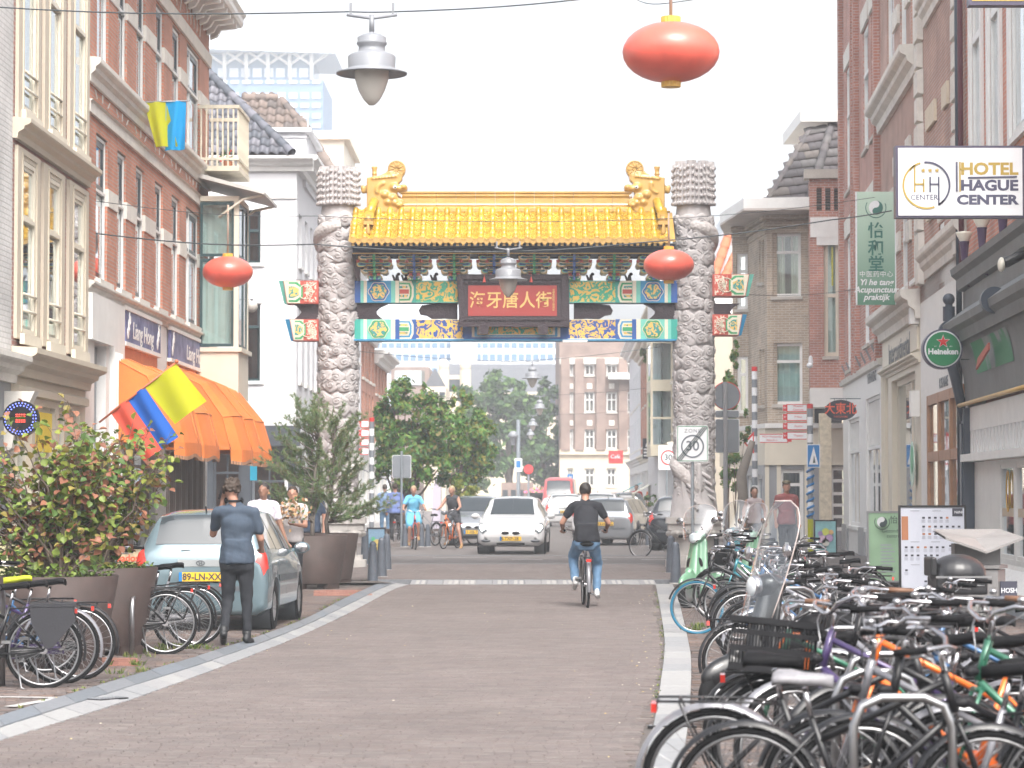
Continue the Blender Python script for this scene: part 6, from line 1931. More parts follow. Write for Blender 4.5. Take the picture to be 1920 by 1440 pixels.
wire([(1160,-30,33),(1252,6,25.3),(1420,-30,27)],.005,'wire holding the largest lantern')
def cloth(name,P,U,V,m,parent,nu=14,nv=12,amp=.03,f=3.0,sag=0):
 b=MB();N=Vector(U).cross(Vector(V)).normalized();vs=[]
 for i in range(nu+1):
  for j in range(nv+1):
   u,v=i/nu,j/nv
   o=amp*math.sin(f*u*PI+v*1.3)*(.3+v)+amp*.5*math.sin(7*u+3*v)
   vs.append(Vector(P)+Vector(U)*u+Vector(V)*v+N*o+Vector((0,0,-sag*math.sin(PI*u)*v)))
 b.add(vs,[(i*(nv+1)+j,(i+1)*(nv+1)+j,(i+1)*(nv+1)+j+1,i*(nv+1)+j+1)for i in range(nu)for j in range(nv)],True)
 return b.build(name,m,parent)
def flagm(n,c):return island_mat(n,[c,tuple(q*.97 for q in c)],.7,trans=.35)
fy,fb,fb2,fr=flagm('flag_yellow',(.52,.53,.01)),flagm('flag_sky',(.0,.33,.72)),flagm('flag_blue',(.01,.12,.52)),flagm('flag_red',(.72,.10,.06))
O=W(357,189,46);t=thing('flag','yellow and light blue flag hanging from a horizontal pole on the brick facade','flag',O)
L=lambda px,py:W(px,py,46)-O
b=MB();b.tube([L(250,192),L(357,189)],.012,8);b.build('flag_pole',MATS['grey_metal'],t)
cloth('yellow_half',L(269,191),L(311,191)-L(269,191),L(292,275)-L(269,191),fy,t,sag=0,amp=.03)
cloth('blue_half',L(311,190),L(349,189)-L(311,190),(L(309,282)-L(311,190)),fb,t,amp=.03)
O=W(331,680,38.5);t=thing('flag','striped yellow, blue and red flag slanting out over the leafy shrub','flag',O)
L=lambda px,py:W(px,py,38.5)-O
b=MB();b.tube([L(186,792),L(331,679)],.015,8);b.ell(L(331,678),.03,.03,.03);b.build('flag_pole',mat('pole_red',(.45,.12,.05),.5),t)
A,B=L(206,772),L(330,682);D=L(325,828)-L(206,772);D=L(387,752)-L(330,682);D2=L(282,850)-L(206,772)
def band_(a,c,m,nm):
 P,Q=A.lerp(B,a),A.lerp(B,c);cloth(nm,P,Q-P,D2.lerp(D,(a+c)/2)*1.25 if 0 else D*(1.12 if a<.5 else 1.0)+Vector((0,0,-.12*(a<.5))),m,t,amp=.03,f=2)
band_(0,.265,fr,'red_band');band_(.265,.52,fb2,'blue_band');band_(.52,1,fy,'yellow_band')
mat('sign_white',(.70,.71,.73),.35,var=.03);mat('sign_back',(.20,.22,.245),.5,.3,var=.08);mat('sign_blue',(.01,.16,.42),.4,var=.03)
mat('sign_green',(.02,.20,.08),.3,var=.05);mat('sign_ink',(.06,.06,.11),.4,var=0);mat('sign_gold',(.42,.29,.05),.4,var=0);mat('sign_red',(.55,.03,.03),.4,var=0)
mat('pole_steel',(.34,.38,.42),.4,.6,var=.1)
def disc(cx,cz,y,r,h=.01,n=40,rz=1.0):
 b=MB();b.prism([(cx+r*math.cos(2*PI*q/n),cz+r*rz*math.sin(2*PI*q/n))for q in range(n)],y-h,y);return b
def arcb(cx,cz,y,r,a0,a1,w_,n=28,h=.006):
 b=MB()
 for q in range(n):
  t0,t1=a0+(a1-a0)*q/n,a0+(a1-a0)*(q+1)/n
  b.prism([(cx+(r-w_)*math.cos(t0),cz+(r-w_)*math.sin(t0)),(cx+r*math.cos(t0),cz+r*math.sin(t0)),(cx+r*math.cos(t1),cz+r*math.sin(t1)),(cx+(r-w_)*math.cos(t1),cz+(r-w_)*math.sin(t1))],y-h,y)
 return b
def bars(lst,y,h=.006):
 b=MB()
 for p in lst:b.prism(p,y-h,y)
 return b
def star(cx,cz,r,k=.40,n=5):
 return[(cx+(r if q%2==0 else r*k)*math.sin(PI*q/n),cz+(r if q%2==0 else r*k)*math.cos(PI*q/n))for q in range(2*n)]
dh=33;O=W(1677,275,dh);t=thing('hotel_sign','large white hotel sign box with gold and purple lettering, top right','sign',O)
k_=dh/FPX
def H(px,py):return((px-1677)*k_,-(py-275)*k_)
a,c=H(1677,275),H(1919,415)
b=MB();b.box(a[0],c[0],-.10,.10,c[1]+.03,a[1]);b.build('box',mat('sign_frame_purple',(.06,.05,.09),.4),t)
b=MB();b.box(a[0]+.03,c[0]-.03,-.112,-.101,c[1]+.055,a[1]-.03);fc=b.build('face',MATS['sign_white'],t)
b=MB();b.tube([(c[0],0,a[1]-.02),(c[0]+.7,0,a[1]-.02)],.02,6);b.tube([(c[0],0,c[1]+.08),(c[0]+.7,0,c[1]+.08)],.02,6);b.build('bracket',MATS['black_metal'],t)
y=-.118
cx,cz=H(1734,350);rr=45*k_
arcb(cx,cz,y,rr,R(105),R(290),.022).build('logo_ring',MATS['sign_gold'],fc)
arcb(cx,cz,y,rr,R(-58),R(95),.022).build('logo_ring',MATS['sign_ink'],fc)
def bar(p,q,w_=.018):
 p,q=H(*p),H(*q);dx,dz=q[0]-p[0],q[1]-p[1];l=math.hypot(dx,dz);nx,nz=-dz/l*w_/2,dx/l*w_/2
 return[(p[0]-nx,p[1]-nz),(q[0]-nx,q[1]-nz),(q[0]+nx,q[1]+nz),(p[0]+nx,p[1]+nz)]
bars([bar((1712,312),(1712,363)),bar((1729,338),(1729,363)),bar((1712,348),(1729,348)),bar((1712,312),(1703,322))],y).build('logo_letter',MATS['sign_gold'],fc)
bars([bar((1741,334),(1741,363)),bar((1757,334),(1757,387)),bar((1741,348),(1757,348)),bar((1757,387),(1767,378))],y).build('logo_letter',MATS['sign_ink'],fc)
for px in(1728,1741,1754):bars([star(*H(px,322),.033)],y).build('star',MATS['sign_gold'],fc)
text('CENTER',.092,MATS['sign_ink'],fc,(H(1730,373)[0],y+.004,H(1730,373)[1]),spacing=1.0)
text('HOTEL',.205,MATS['sign_gold'],fc,(H(1852,320)[0],y+.004,H(1852,320)[1]),bold=.007,fit=.71)
text('HAGUE',.178,MATS['sign_ink'],fc,(H(1852,351)[0],y+.004,H(1852,351)[1]),bold=.007,fit=.71)
text('CENTER',.160,MATS['sign_ink'],fc,(H(1848,378)[0],y+.004,H(1848,378)[1]),bold=.007,fit=.77)
bars([bar((1791,306),(1791,362),.022),bar((1812,336),(1904,334),.02)],y).build('rule',MATS['sign_ink'],fc)
bars([bar((1797,306),(1797,362),.018),bar((1797,320),(1808,320),.016)],y).build('rule',MATS['sign_gold'],fc)
da=53;O=W(1606,360,da);t=thing('clinic_sign','tall green hanging sign with Chinese characters for an acupuncture practice','sign',O)
k_=da/FPX
def H(px,py):return((px-1606)*k_,-(py-360)*k_)
c=H(1677,573)
grad=mat('clinic_green',(.16,.34,.26),.4,var=.1,scale=.8)
nt=grad.node_tree;tc=nt.nodes.new('ShaderNodeTexCoord');sp=nt.nodes.new('ShaderNodeSeparateXYZ');mr=nt.nodes.new('ShaderNodeMapRange');rp2=nt.nodes.new('ShaderNodeValToRGB')
mr.inputs[1].default_value=-2.2;mr.inputs[2].default_value=0;rp2.color_ramp.elements[0].color=(.09,.22,.15,1);rp2.color_ramp.elements[1].color=(.48,.62,.52,1)
nt.links.new(tc.outputs['Object'],sp.inputs[0]);nt.links.new(sp.outputs[2],mr.inputs[0]);nt.links.new(mr.outputs[0],rp2.inputs[0]);nt.links.new(rp2.outputs[0],nt.nodes['Principled BSDF'].inputs['Base Color'])
b=MB();b.box(0,c[0],-.05,.05,c[1],0);b.build('panel',grad,t)
b=MB();b.box(-.02,0,-.06,.06,c[1],0);b.box(c[0],c[0]+.02,-.06,.06,c[1],0);b.build('frame',MATS['sign_white'],t)
b=MB();b.box(c[0]+.02,c[0]+.35,-.02,.02,c[1]+.05,c[1]+.12);b.build('bracket',MATS['green_sash'],t)
ik=mat('clinic_ink',(.03,.15,.12),.4)
lx=c[0]/2
for q,(ch,py)in enumerate((('怡',435),('和',468),('堂',498))):text(ch,.33,ik,t,(lx,-.055,H(0,py)[1]),bold=.006)
text('中医药中心',.13,MATS['sign_white'],t,(lx,-.055,H(0,516)[1]),spacing=1.1)
for s_,py in(('Yi he tang',531),('Acupunctuur',545),('praktijk',559)):text(s_,.165,MATS['sign_white'],t,(lx,-.055,H(0,py)[1]),bold=.004,shear=.25)
def yinyang(cx,cz,y,r,m1,m2,par):
 disc(cx,cz,y,r,.006).build('emblem',m1,par)
 p=[(cx+r*math.cos(a),cz+r*math.sin(a))for a in np.linspace(PI/2,-PI/2,18)]+[(cx+r/2*math.cos(a),cz-r/2+r/2*math.sin(a))for a in np.linspace(-PI/2,-3*PI/2,10)]+[(cx+r/2*math.cos(a),cz+r/2+r/2*math.sin(a))for a in np.linspace(-PI/2,PI/2,10)]
 b=MB();b.prism(p,y-.012,y-.007);b.build('emblem',m2,par)
 b=arcb(cx,cz,y,r*1.5,R(150),R(385),r*.12,20);b.build('emblem',m2,par)
yinyang(lx,H(0,390)[1],-.051,.14,MATS['sign_white'],ik,t)
O=W(1766,655,42.3);t=thing('beer_sign','round green illuminated beer sign with red star on the white shop wall','sign',O)
b=MB();b.cyl((0,-.10,0),.318,.2,48,'y');b.build('rim',mat('rim_purple',(.05,.045,.09),.3),t)
disc(0,0,-.101,.292,.012).build('ring',MATS['sign_white'],t);f_=disc(0,0,-.114,.27,.012);f_=f_.build('face',MATS['sign_green'],t)
bars([star(0,.115,.115)],-.128).build('star',MATS['sign_white'],f_);bars([star(0,.115,.098)],-.135).build('star',MATS['sign_red'],f_)
text('Heineken',.125,MATS['sign_white'],f_,(0,-.13,-.045),bold=.005);text('EST.',.025,MATS['sign_white'],f_,(-.12,-.13,.04));text('1873',.025,MATS['sign_white'],f_,(.12,-.13,.04))
b=MB();b.tube([(.30,0,.12),(.46,0,.12),(.46,0,-.16),(.30,0,-.16)],.008,6);b.tube([(.2,0,.25),(.34,0,.14)],.008,6);b.build('bracket',MATS['green_sash'],t)
O=W(1576,769,66);t=thing('restaurant_sign','black oval hanging sign with three red Chinese characters','sign',O)
disc(0,0,.03,.385,.06,40,.66).build('board',mat('sign_black',(.02,.02,.035),.4),t)
text('大東北',.30,mat('sign_orange',(.70,.11,.05),.5),t,(0,-.035,.02),bold=.004,sx=.9);text('DADONGBEI',.06,MATS['sign_orange'],t,(0,-.035,-.165))
b=MB();b.tube([(-.25,0,.285),(.5,0,.285)],.012,6);b.tube([(-.15,0,.28),(-.15,0,.22)],.006,5);b.tube([(.15,0,.28),(.15,0,.22)],.006,5);b.build('bracket',MATS['green_sash'],t)
O=W(1815,12,31);t=thing('gold_sign','gold sign box cut off by the top right edge of the picture','sign',O)
b=MB();b.box(0,.9,-.1,.1,0,.9);b.build('box',MATS['sign_frame_purple'],t);b=MB();b.box(.03,.87,-.108,-.101,.045,.87);b.build('face',MATS['sign_gold'],t)
def post(name,label,px,d,ztop,r=.035,m='pole_steel',cat='traffic sign',z0=.05):
 t=thing(name,label,cat,(CX(px,d),d,z0));b=MB();b.cyl((0,0,0),r,ztop-z0,12);b.build('pole',MATS[m],t);return t
def rrect(w_,h,r,y0,y1,cz,cx=0):
 p=[]
 for(sx,sz,a0)in((1,1,0),(-1,1,90),(-1,-1,180),(1,-1,270)):
  for q in range(5):a=R(a0+22.5*q);p.append((cx+sx*(w_/2-r)+r*math.cos(a),cz+sz*(h/2-r)+r*math.sin(a)))
 b=MB();b.prism(p,y0,y1);return b
t=post('zone_sign','end of thirty zone sign on a pole before the right stone pillar',1298,50.5,2.85)
zc=W(1298,832,50.5).z-.05;k_=50.5/FPX
rrect(.60,.69,.04,-.06,-.04,zc).build('plate',MATS['sign_white'],t)
for(w_,h,x,z)in((.56,.012,0,.325),(.56,.012,0,-.325),(.012,.65,-.28,0),(.012,.65,.28,0)):b=MB();b.box(x-w_/2,x+w_/2,-.064,-.0605,zc+z-h/2,zc+z+h/2);b.build('border',MATS['sign_green'],t)
gi=mat('faded_ink',(.14,.16,.19),.5);arcb(0,zc-.05,-.061,.22,0,2*PI,.03,40).build('ring',gi,t)
text('30',.26,gi,t,(0,-.063,zc-.05),bold=.004);text('ZONE',.10,gi,t,(0,-.063,zc+.24),spacing=1.25)
dk=mat('dark_ink',(.03,.05,.05),.5)
for o in(-.04,0,.04):bars([[(-.27+o,zc-.31),(-.255+o,zc-.315),(.25+o,zc+.315),(.235+o,zc+.32)]],-.068).build('stripe',dk,t)
t=post('speed_sign','white thirty speed sign with red ring beside the right pillar',1250,92,3.2)
zc=W(1252,858,92).z-.05
rrect(.68,.85,.04,-.06,-.04,zc,.05).build('plate',MATS['sign_white'],t);arcb(.05,zc,-.061,.26,0,2*PI,.045,32).build('ring',MATS['sign_red'],t);text('30',.28,dk,t,(.05,-.063,zc),bold=.004)
t=post('back_of_signs','grey backs of a round sign and two plates on one pole right of the pillar',1360,60,W(1360,716,60).z,.05,'grey_metal')
for(w_,h,py)in((.52,.14,776),(.52,.74,817)):zc=W(1365,py,60).z-.05;rrect(w_,h,.03,.06,.08,zc,.05).build('plate',MATS['sign_back'],t);rrect(w_+.03,h+.03,.03,.081,.09,zc,.05).build('rim',MATS['sign_white'],t)
zc=W(1363,742,60).z-.05;disc(.03,zc,.08,.30,.02).build('plate',MATS['sign_back'],t);disc(.03,zc,.091,.32,.01).build('rim',MATS['sign_red'],t)
t=post('back_of_sign','grey back of a square sign on a pole behind the left bollards',753,77,W(753,846,77).z,.03)
zc=W(754,875,77).z-.05;rrect(.52,.64,.05,.04,.06,zc).build('plate',MATS['sign_back'],t);rrect(.55,.67,.05,.061,.07,zc).build('rim',MATS['sign_white'],t)
def fingers(name,label,px,d,pytop,lst,lower=None):
 zt=W(px,pytop,d).z;t=thing(name,label,'signpost',(CX(px,d),d,.05));n=int(zt/.22)
 for q in range(n):
  m='sign_white' if q%2 else 'sign_back'
  if lower and q*.22<.8:m=lower
  b=MB();b.cyl((0,0,.22*q),.075,.219,14);b.build('pole',MATS[m],t)
 b=MB();b.cyl((0,0,.22*n),.08,.12,14);b.build('cap',MATS['sign_red'],t)
 for(pa,pb,py,h,side,txt,redbg)in lst:
  za=W(px,py,d).z-.05;xa,xb=CX(pa,d)-CX(px,d),CX(pb,d)-CX(px,d)
  b=MB();b.box(xa,xb,-.06,-.03,za-h/2,za+h/2);b.prism([(xa,za-h/2),(xa,za+h/2),(xa-.09,za+h*.3),(xa-.09,za-h*.3)][::-1]if side<0 else[(xb,za-h/2),(xb+.09,za-h*.3),(xb+.09,za+h*.3),(xb,za+h/2)],-.06,-.03)
  f_=b.build('finger',MATS['sign_white'],t)
  for(u,v)in((za-h/2,za-h/2+.02),(za+h/2-.02,za+h/2)):b=MB();b.box(xa,xb,-.064,-.0605,u,v);b.build('border',MATS['sign_red'],f_)
  e0,e1=(xa-.085,xa+.03)if side<0 else(xb-.04,xb+.085)
  b=MB();b.box(e0,e1,-.066,-.0605,za-h*.4,za+h*.4);b.build('arrow_field',MATS['sign_red'],f_)
  text('←' if side<0 else '→',h*.5,MATS['sign_white'],f_,((e0+e1)/2,-.068,za))
  for q,s_ in enumerate(txt):text(s_,.075,MATS['sign_red'],f_,((xa+xb)/2+(.05 if side<0 else-.06),-.063,za+(.045 if len(txt)==2 else 0)-.09*q))
fingers('finger_post','striped pole with white route fingers pointing left, by the blue crossing sign',1519,69,757,[(1474,1512,765,.20,-1,('Museum','Centrum'),0),(1474,1512,782,.20,-1,('P Plein',),0),(1474,1512,799,.20,-1,('Station',),0),(1474,1512,817,.20,-1,('Theater',),0)],'flag_yellow')
fingers('finger_post','striped pole with a single finger pointing right toward the hospital',1415,72,693,[(1424,1478,822,.24,1,('MCH Westeinde','Rijksuln e'),1)])
fingers('finger_post','striped pole with four white fingers left of the left far street trees',697,82,790,[(676,691,795,.22,-1,('',),0),(676,691,812,.22,-1,('',),0),(676,691,829,.22,-1,('',),0),(676,691,846,.22,-1,('',),0)])
b=MB();zc=W(1525,855,68.7).z;t=thing('crossing_sign','blue pedestrian crossing sign with white triangle on the striped pole','traffic sign',(CX(1525,68.7),68.7,zc))
b.box(-.17,.17,-.03,0,-.30,.30);b.build('plate',MATS['sign_white'],t);b=MB();b.box(-.15,.15,-.036,-.031,-.28,.28);b.build('field',MATS['sign_blue'],t);bars([[(-.12,-.22),(.12,-.22),(0,.24)]],-.037).build('triangle',MATS['sign_white'],t);bars([[(-.05,-.18),(-.02,-.18),(.01,.02),(.05,-.18),(.02,-.18),(.0,-.02),(.03,.08),(-.02,.08)][:4]],-.044).build('figure',dk,t)
for(px,d,z0,z1_)in((1519,69,.85,2.2),):
 b=MB();b.tube([(.085*math.cos(a*1.1),.085*math.sin(a*1.1),z0+(z1_-z0)*a/40)for a in range(41)],.035,5);o=b.build('pole_wrap',MATS['sign_blue'],None,(CX(px,d),d,.05));tag(o,'blue spiral wrap round the lower striped signpost','sign')
t=thing('triangle_sign','red edged triangular sign turned sideways on the striped pole','traffic sign',(CX(1405,71.5),71.5,W(1405,830,71.5).z))
bars([[(-.16,0),(.12,-.30),(.12,.30)]],0,.02).build('plate',MATS['sign_red'],t);bars([[(-.09,0),(.09,-.19),(.09,.19)]],-.022,.01).build('field',MATS['sign_white'],t)
t=post('parking_sign','blue parking sign before the brick office block',1069,160,W(1069,888,160).z,.06);zc=W(1069,897,160).z-.05;rrect(.36,.5,.04,-.08,-.06,zc).build('plate',MATS['sign_blue'],t);text('P',.35,MATS['sign_white'],t,(0,-.085,zc))
t=post('lamp_post','tall grey pole with blue plate and side lantern in front of the dark trees',972,150,W(972,787,150).z,.11,cat='lamp post');zc=W(970,872,150).z-.05
rrect(.42,.75,.04,-.16,-.14,zc).build('plate',MATS['sign_white'],t);rrect(.26,.38,.03,-.17,-.161,zc+.05).build('field',MATS['sign_blue'],t)
zl=W(972,818,150).z;b=MB();b.tube([(0,0,zl),(-.25,0,zl)],.04,6);b.lathe([(.1,-.5),(.16,-.1),(.34,-.02),(.2,.2),(.1,.3)],14,Matrix.Translation((-.3,0,zl-.05)));b.build('lantern',MATS['lamp_grey'],t)
t=post('no_entry_sign','small round red sign on a pole before the dark trees',991,155,W(991,872,155).z,.06);disc(0,W(991,880,155).z-.05,-.08,.28,.02).build('plate',MATS['sign_red'],t)
t=thing('shop_banner','stepped projecting shop sign with rainbow arch in the far right row','sign',W(1205,822,112));k_=112/FPX
b=MB();b.box(0,33*k_,-.1,.1,-38*k_,0);b.build('box',MATS['sign_black'],t)
for q,m in enumerate(('sign_white','sign_gold','sign_white')):arcb(18*k_,-16*k_,-.101-.004*q,(13-3.5*q)*k_,0,PI,3*k_,14).build('arch',MATS[m],t)
for q in range(3):b=MB();b.box(2*k_,30*k_,-.12,-.101,-(22+6*q)*k_,-(19+6*q)*k_);b.build('stripe',MATS['sign_white'],t)
t=thing('shop_banner','red projecting shop sign box beside the brick office block','sign',W(1141,845,175));b=MB();b.box(0,.95,-.1,.1,-.85,0);b.build('box',MATS['sign_red'],t);text('Café',.35,MATS['sign_white'],t,(.45,-.105,-.4))
t=thing('bus_stop_sign','small light blue sign on a pole beyond the orange awning','sign',(CX(476,62),62,.05));b=MB();b.cyl((0,0,0),.03,2.1,8);b.build('pole',MATS['pole_steel'],t);b=MB();b.box(-.08,.08,-.05,-.03,1.85,2.25);b.build('plate',mat('cyan_sign',(.03,.40,.60),.4),t)
t=thing('security_camera','white dome security camera on the corner of the brown house','camera',W(1520,680,75));b=MB();b.cone((0,0,.15),(0,0,.0),.05,.07,12);b.ell((-.03,-.02,-.08),.09,.09,.08);b.build('housing',MATS['sign_white'],t)
t=thing('beach_flag','tall narrow white banner flag standing between the far trees','flag',(CX(820,88),88,.05));zt=W(820,888,88).z
b=MB();b.prism([(-.2,.3),(.1,.3),(.12,zt-.1),(.02,zt),(-.14,zt-.5)],-.01,.01);b.build('cloth',island_mat('banner_print',[(.55,.5,.6),(.5,.48,.55)],.7),t);b=MB();b.cyl((.13,0,0),.015,zt,6);b.build('pole',MATS['grey_metal'],t)
def aboard(label,px,py_base,w_,h,zb,facem,tilt=.12,rz=0,frame='black_metal',base=True,d=None):
 d=d or G(0,py_base).y;t=thing('pavement_sign',label,'pavement sign',(CX(px,d),d,.01),rz)
 M=Matrix.Translation((0,0,zb))@Matrix.Rotation(-tilt,4,'X')
 b=MB()
 for(x0,x1,z0,z1_)in((-w_/2-.03,-w_/2,-.03,h+.03),(w_/2,w_/2+.03,-.03,h+.03),(-w_/2,w_/2,-.03,0),(-w_/2,w_/2,h,h+.03)):b.box(x0,x1,-.02,.03,z0,z1_,M)
 b.build('frame',MATS[frame],t);b=MB();b.box(-w_/2,w_/2,-.008,.02,0,h,M);f_=b.build('poster',facem,t)
 if base:b=MB();b.box(-.22,-.16,-.02,.02,.05,zb);b.box(.16,.22,-.02,.02,.05,zb);b.box(-w_*.5,w_*.5,-.22,.22,0,.09);b.build('foot',MATS['black_plastic'],t)
 return t,f_,M
mat('poster_white',(.58,.60,.68),.35,var=.03)
t,f_,M=aboard('large white menu board with rows of small dishes, black frame',1748,1150,.86,1.22,.20,MATS['poster_white'],.04)
def onb(f_,M,x0,x1,z0,z1_,m,y=-.012,nm='print'):b=MB();b.box(x0,x1,y,y+.003,z0,z1_,M);b.build(nm,m,f_)
mat('print_grey',(.33,.34,.40),.5);mat('print_orange',(.45,.18,.08),.5);mat('print_dark',(.04,.04,.06),.5)
onb(f_,M,.27,.41,1.10,1.21,MATS['print_dark']);text('NiiNi',.05,MATS['sign_white'],f_,(.34,-.06+0.012,1.355),bold=.001)
onb(f_,M,-.42,-.33,.78,1.10,MATS['print_orange'])
rnd=random.Random(3)
for(z,xs)in((1.08,(-.12,-.04,.04,.12,.2)),(.96,(-.12,-.04,.04,.12,.2,.28,.36)),(.86,(-.12,-.04,.04,.12,.2,.28,.36)),(.68,(-.36,-.28,-.2,-.1,-.02,.06,.14)),(.70,(.24,.29,.34,.39)),(.57,(-.36,-.28,-.2,-.1,-.02,.06)),(.58,(.35,)),(.52,(.35,)),(.37,(-.36,-.1,.0)),(.22,(-.1,0,.1)),(.10,(-.36,-.08,.02))):
 for x in xs:
  onb(f_,M,x-.018,x+.018,z-.012,z+.014,MATS[rnd.choice(('print_dark','print_orange','print_dark'))])
  for q in range(3):onb(f_,M,x-.026,x+.022,z-.034-.014*q,z-.029-.014*q,MATS['print_grey'])
for(x0,z)in((-.3,1.17),(.0,1.17),(-.3,.75),(-.02,.75),(.25,.76),(-.3,.44),(.25,.65)):onb(f_,M,x0,x0+.12,z,z+.009,MATS['print_grey'])
t,f_,M=aboard('pale green clinic board with black and white emblem beside the menu board',1668,1108,.70,1.12,.16,mat('poster_green',(.30,.47,.30),.4,var=.2,scale=1),.04,0,'steel')
yinyang(-.14,1.13,-.05,.085,MATS['sign_white'],dk,t);text('怡和',.14,dk,t,(.12,-.06,1.16));text('Gezondheids\ncentrum',.085,dk,t,(.08,-.05,.94))
for q in range(9):onb(f_,M,-.16,.02+.03*(q%3),.58-.055*q,.598-.055*q,MATS['print_grey'])
t,f_,M=aboard('small black framed ice cream poster board by the yellow post',1547,1048,.50,.76,.15,mat('poster_cyan',(.22,.45,.48),.4,var=.3,scale=3),.03)
for(x,z,r,c)in((-.08,.30,.10,(.6,.42,.55)),(.08,.33,.10,(.45,.3,.5)),(0,.22,.09,(.6,.6,.55)),(0,.48,.09,(.55,.6,.1)),(.13,.47,.06,(.7,.45,.2)),(-.13,.44,.06,(.3,.2,.45))):
 disc(x,z+.17,-.03,r,.004,20).build('print',mat('ice_%d'%int(c[0]*100+z*1000),c,.5),t)
t,f_,M=aboard('tilted food board with a round yellow bowl beside the left bollards',707,1026,.40,.68,.06,mat('poster_blue',(.18,.30,.42),.4,var=.3,scale=3),.10,.3,base=False,d=64)
disc(0,.36,-.03,.13,.004,24).build('print',mat('bowl_yellow',(.55,.42,.12),.5),t);disc(-.1,.5,-.03,.05,.004,12).build('print',MATS['leaf_green']if 'leaf_green' in MATS else MATS['sign_green'],t)
t,f_,M=aboard('fruit drink board with mango lettering behind the leafy shrub',236,1172,.40,.74,.18,mat('poster_fruit',(.42,.34,.22),.4,var=.5,scale=7),.05,0,'steel',d=33.5)
text('helados',.12,mat('helados_red',(.6,.08,.03),.4),t,(0,-.06,.80),bold=.004);text('mango',.10,MATS['leaf_green'],t,(.02,-.05,.69),bold=.004)
t,f_,M=aboard('large cream menu board hidden behind the left shrub',45,1180,.85,.85,.18,mat('poster_cream',(.55,.52,.30),.4,var=.15,scale=2),.04,0,'steel',d=32)
for q,s_ in enumerate(('NATUURLIJK','WASSERSTUEBE')):text(s_,.075,MATS['print_dark'],t,(-.0,-.05,.50-.24*q))
def bollard_proto():
 t=thing('bollard','x','bollard',(0,0,0),0,'grey bollards along the crossing')
 b=MB();b.lathe([(.10,0),(.098,.05),(.078,.5),(.07,.62),(.072,.63),(.06,.66),(.068,.69),(.04,.74),(0,.75)],20);b.build('shaft',mat('bollard_grey',(.085,.10,.125),.55,var=.12,dirt=.15,scale=8),t)
 b=MB();b.cyl((0,0,.001),.112,.025,20);b.build('foot',MATS['pedestal_stone'],t)
 return t
bp_=bollard_proto();tr=snapshot(bp_);first=True
for(px,py,lb,s_)in((699,1093,'nearest grey bollard at the left corner of the crossing',1),(715.5,1083,'second grey bollard from the left kerb corner',1),(725,1070,'third grey bollard in the left row',1),(684,1060,'grey bollard right beside the left pillar pedestal',1),(759,1026,'far grey bollard left of the square sign pole',.9),(790,1026,'far grey bollard between the two cycling women',.9),(802,1026,'far grey bollard just left of the woman in black',.9),(1258,1076,'grey bollard right of the street behind the green scooter',1),(1267,1095,'nearest grey bollard on the right, beside the green scooter',1),(1216,1024,'far grey bollard behind the right parked cars',1)):
 o=bp_ if first else copy_tree(tr);first=False;g_=G(px,py,.04 if py<1090 else .0);o.location=g_;o.scale=(s_,s_,s_);o['label']=lb
for i,px in enumerate((905,917,932,1004,1012,1095,1110,1125)):
 o=copy_tree(tr);o.location=(CX(px,150),150,.05);o.scale=(1.2,1.2,1.3);o['label']=('leftmost','second from left','third from left','fourth, just left of the red van','fifth, hidden beside the red van','sixth, right of the cyclist','seventh, before the brick office','rightmost')[i]+' of the tiny far square bollards';o['group']='bollards on the far square'
def hexp(r,n=6,a0=0,sx=1,sy=1):return[(sx*r*math.cos(a0+2*PI*q/n),sy*r*math.sin(a0+2*PI*q/n))for q in range(n)]
mat('bin_grey',(.16,.155,.155),.5,var=.12,dirt=.15,scale=3)
t=thing('litter_bin','grey six sided litter bin with a pointed lid behind the bicycles','litter bin',(CX(1828,23),23,0),.1)
b=MB();b.prism(hexp(.26,6),.12,.98,plane='xy');b.build('body',MATS['bin_grey'],t)
b=MB();b.prism(hexp(.28,6),.99,1.02,plane='xy');b.build('rim',MATS['bin_grey'],t)
b=MB();b.box(-.20,.20,-.06,.06,1.0,1.20);b.build('neck',MATS['bin_grey'],t)
b=MB();v=[(-.34,-.28,1.24),(0,-.34,1.12),(.34,-.28,1.24),(.30,.3,1.3),(-.30,.3,1.3),(0,0,1.22)];v2=[(x,y,z+.02)for x,y,z in v]
b.add(v+v2,[(0,5,1),(1,5,2),(2,5,3),(3,5,4),(4,5,0),(6,7,11),(7,8,11),(8,9,11),(9,10,11),(10,6,11),(0,1,7,6),(1,2,8,7)]);b.build('lid',mat('lid_worn',(.19,.18,.175),.5,var=.2),t)
b=MB();b.box(.10,.27,-.225,-.215,.72,.88,Matrix.Rotation(.3,4,'Z'));st=b.build('sticker',MATS['print_dark'],t);text('HOSH',.06,MATS['sign_white'],st,(.245,-.16,.80),rz=.3)
b=MB();b.box(-.14,.08,-.235,-.228,.45,.68);b.build('sticker',two_mat('sticker_print',(.05,.05,.05),(.2,.2,.19),40,.45,.6,2,.5,0),t)
t=thing('litter_bin','square grey litter bin with a small roof behind the pine planters','litter bin',(CX(547,50),50,0))
b=MB();b.box(-.24,.24,-.2,.2,.1,1.0);b.build('body',MATS['bin_grey'],t);b=MB();b.box(-.10,.10,-.1,.1,1.0,1.25);b.build('neck',MATS['black_plastic'],t);b=MB();b.prism([(-.3,1.25),(0,1.33),(.3,1.25),(.3,1.28),(0,1.37),(-.3,1.28)],-.2,.2);b.build('lid',MATS['lid_worn'],t)
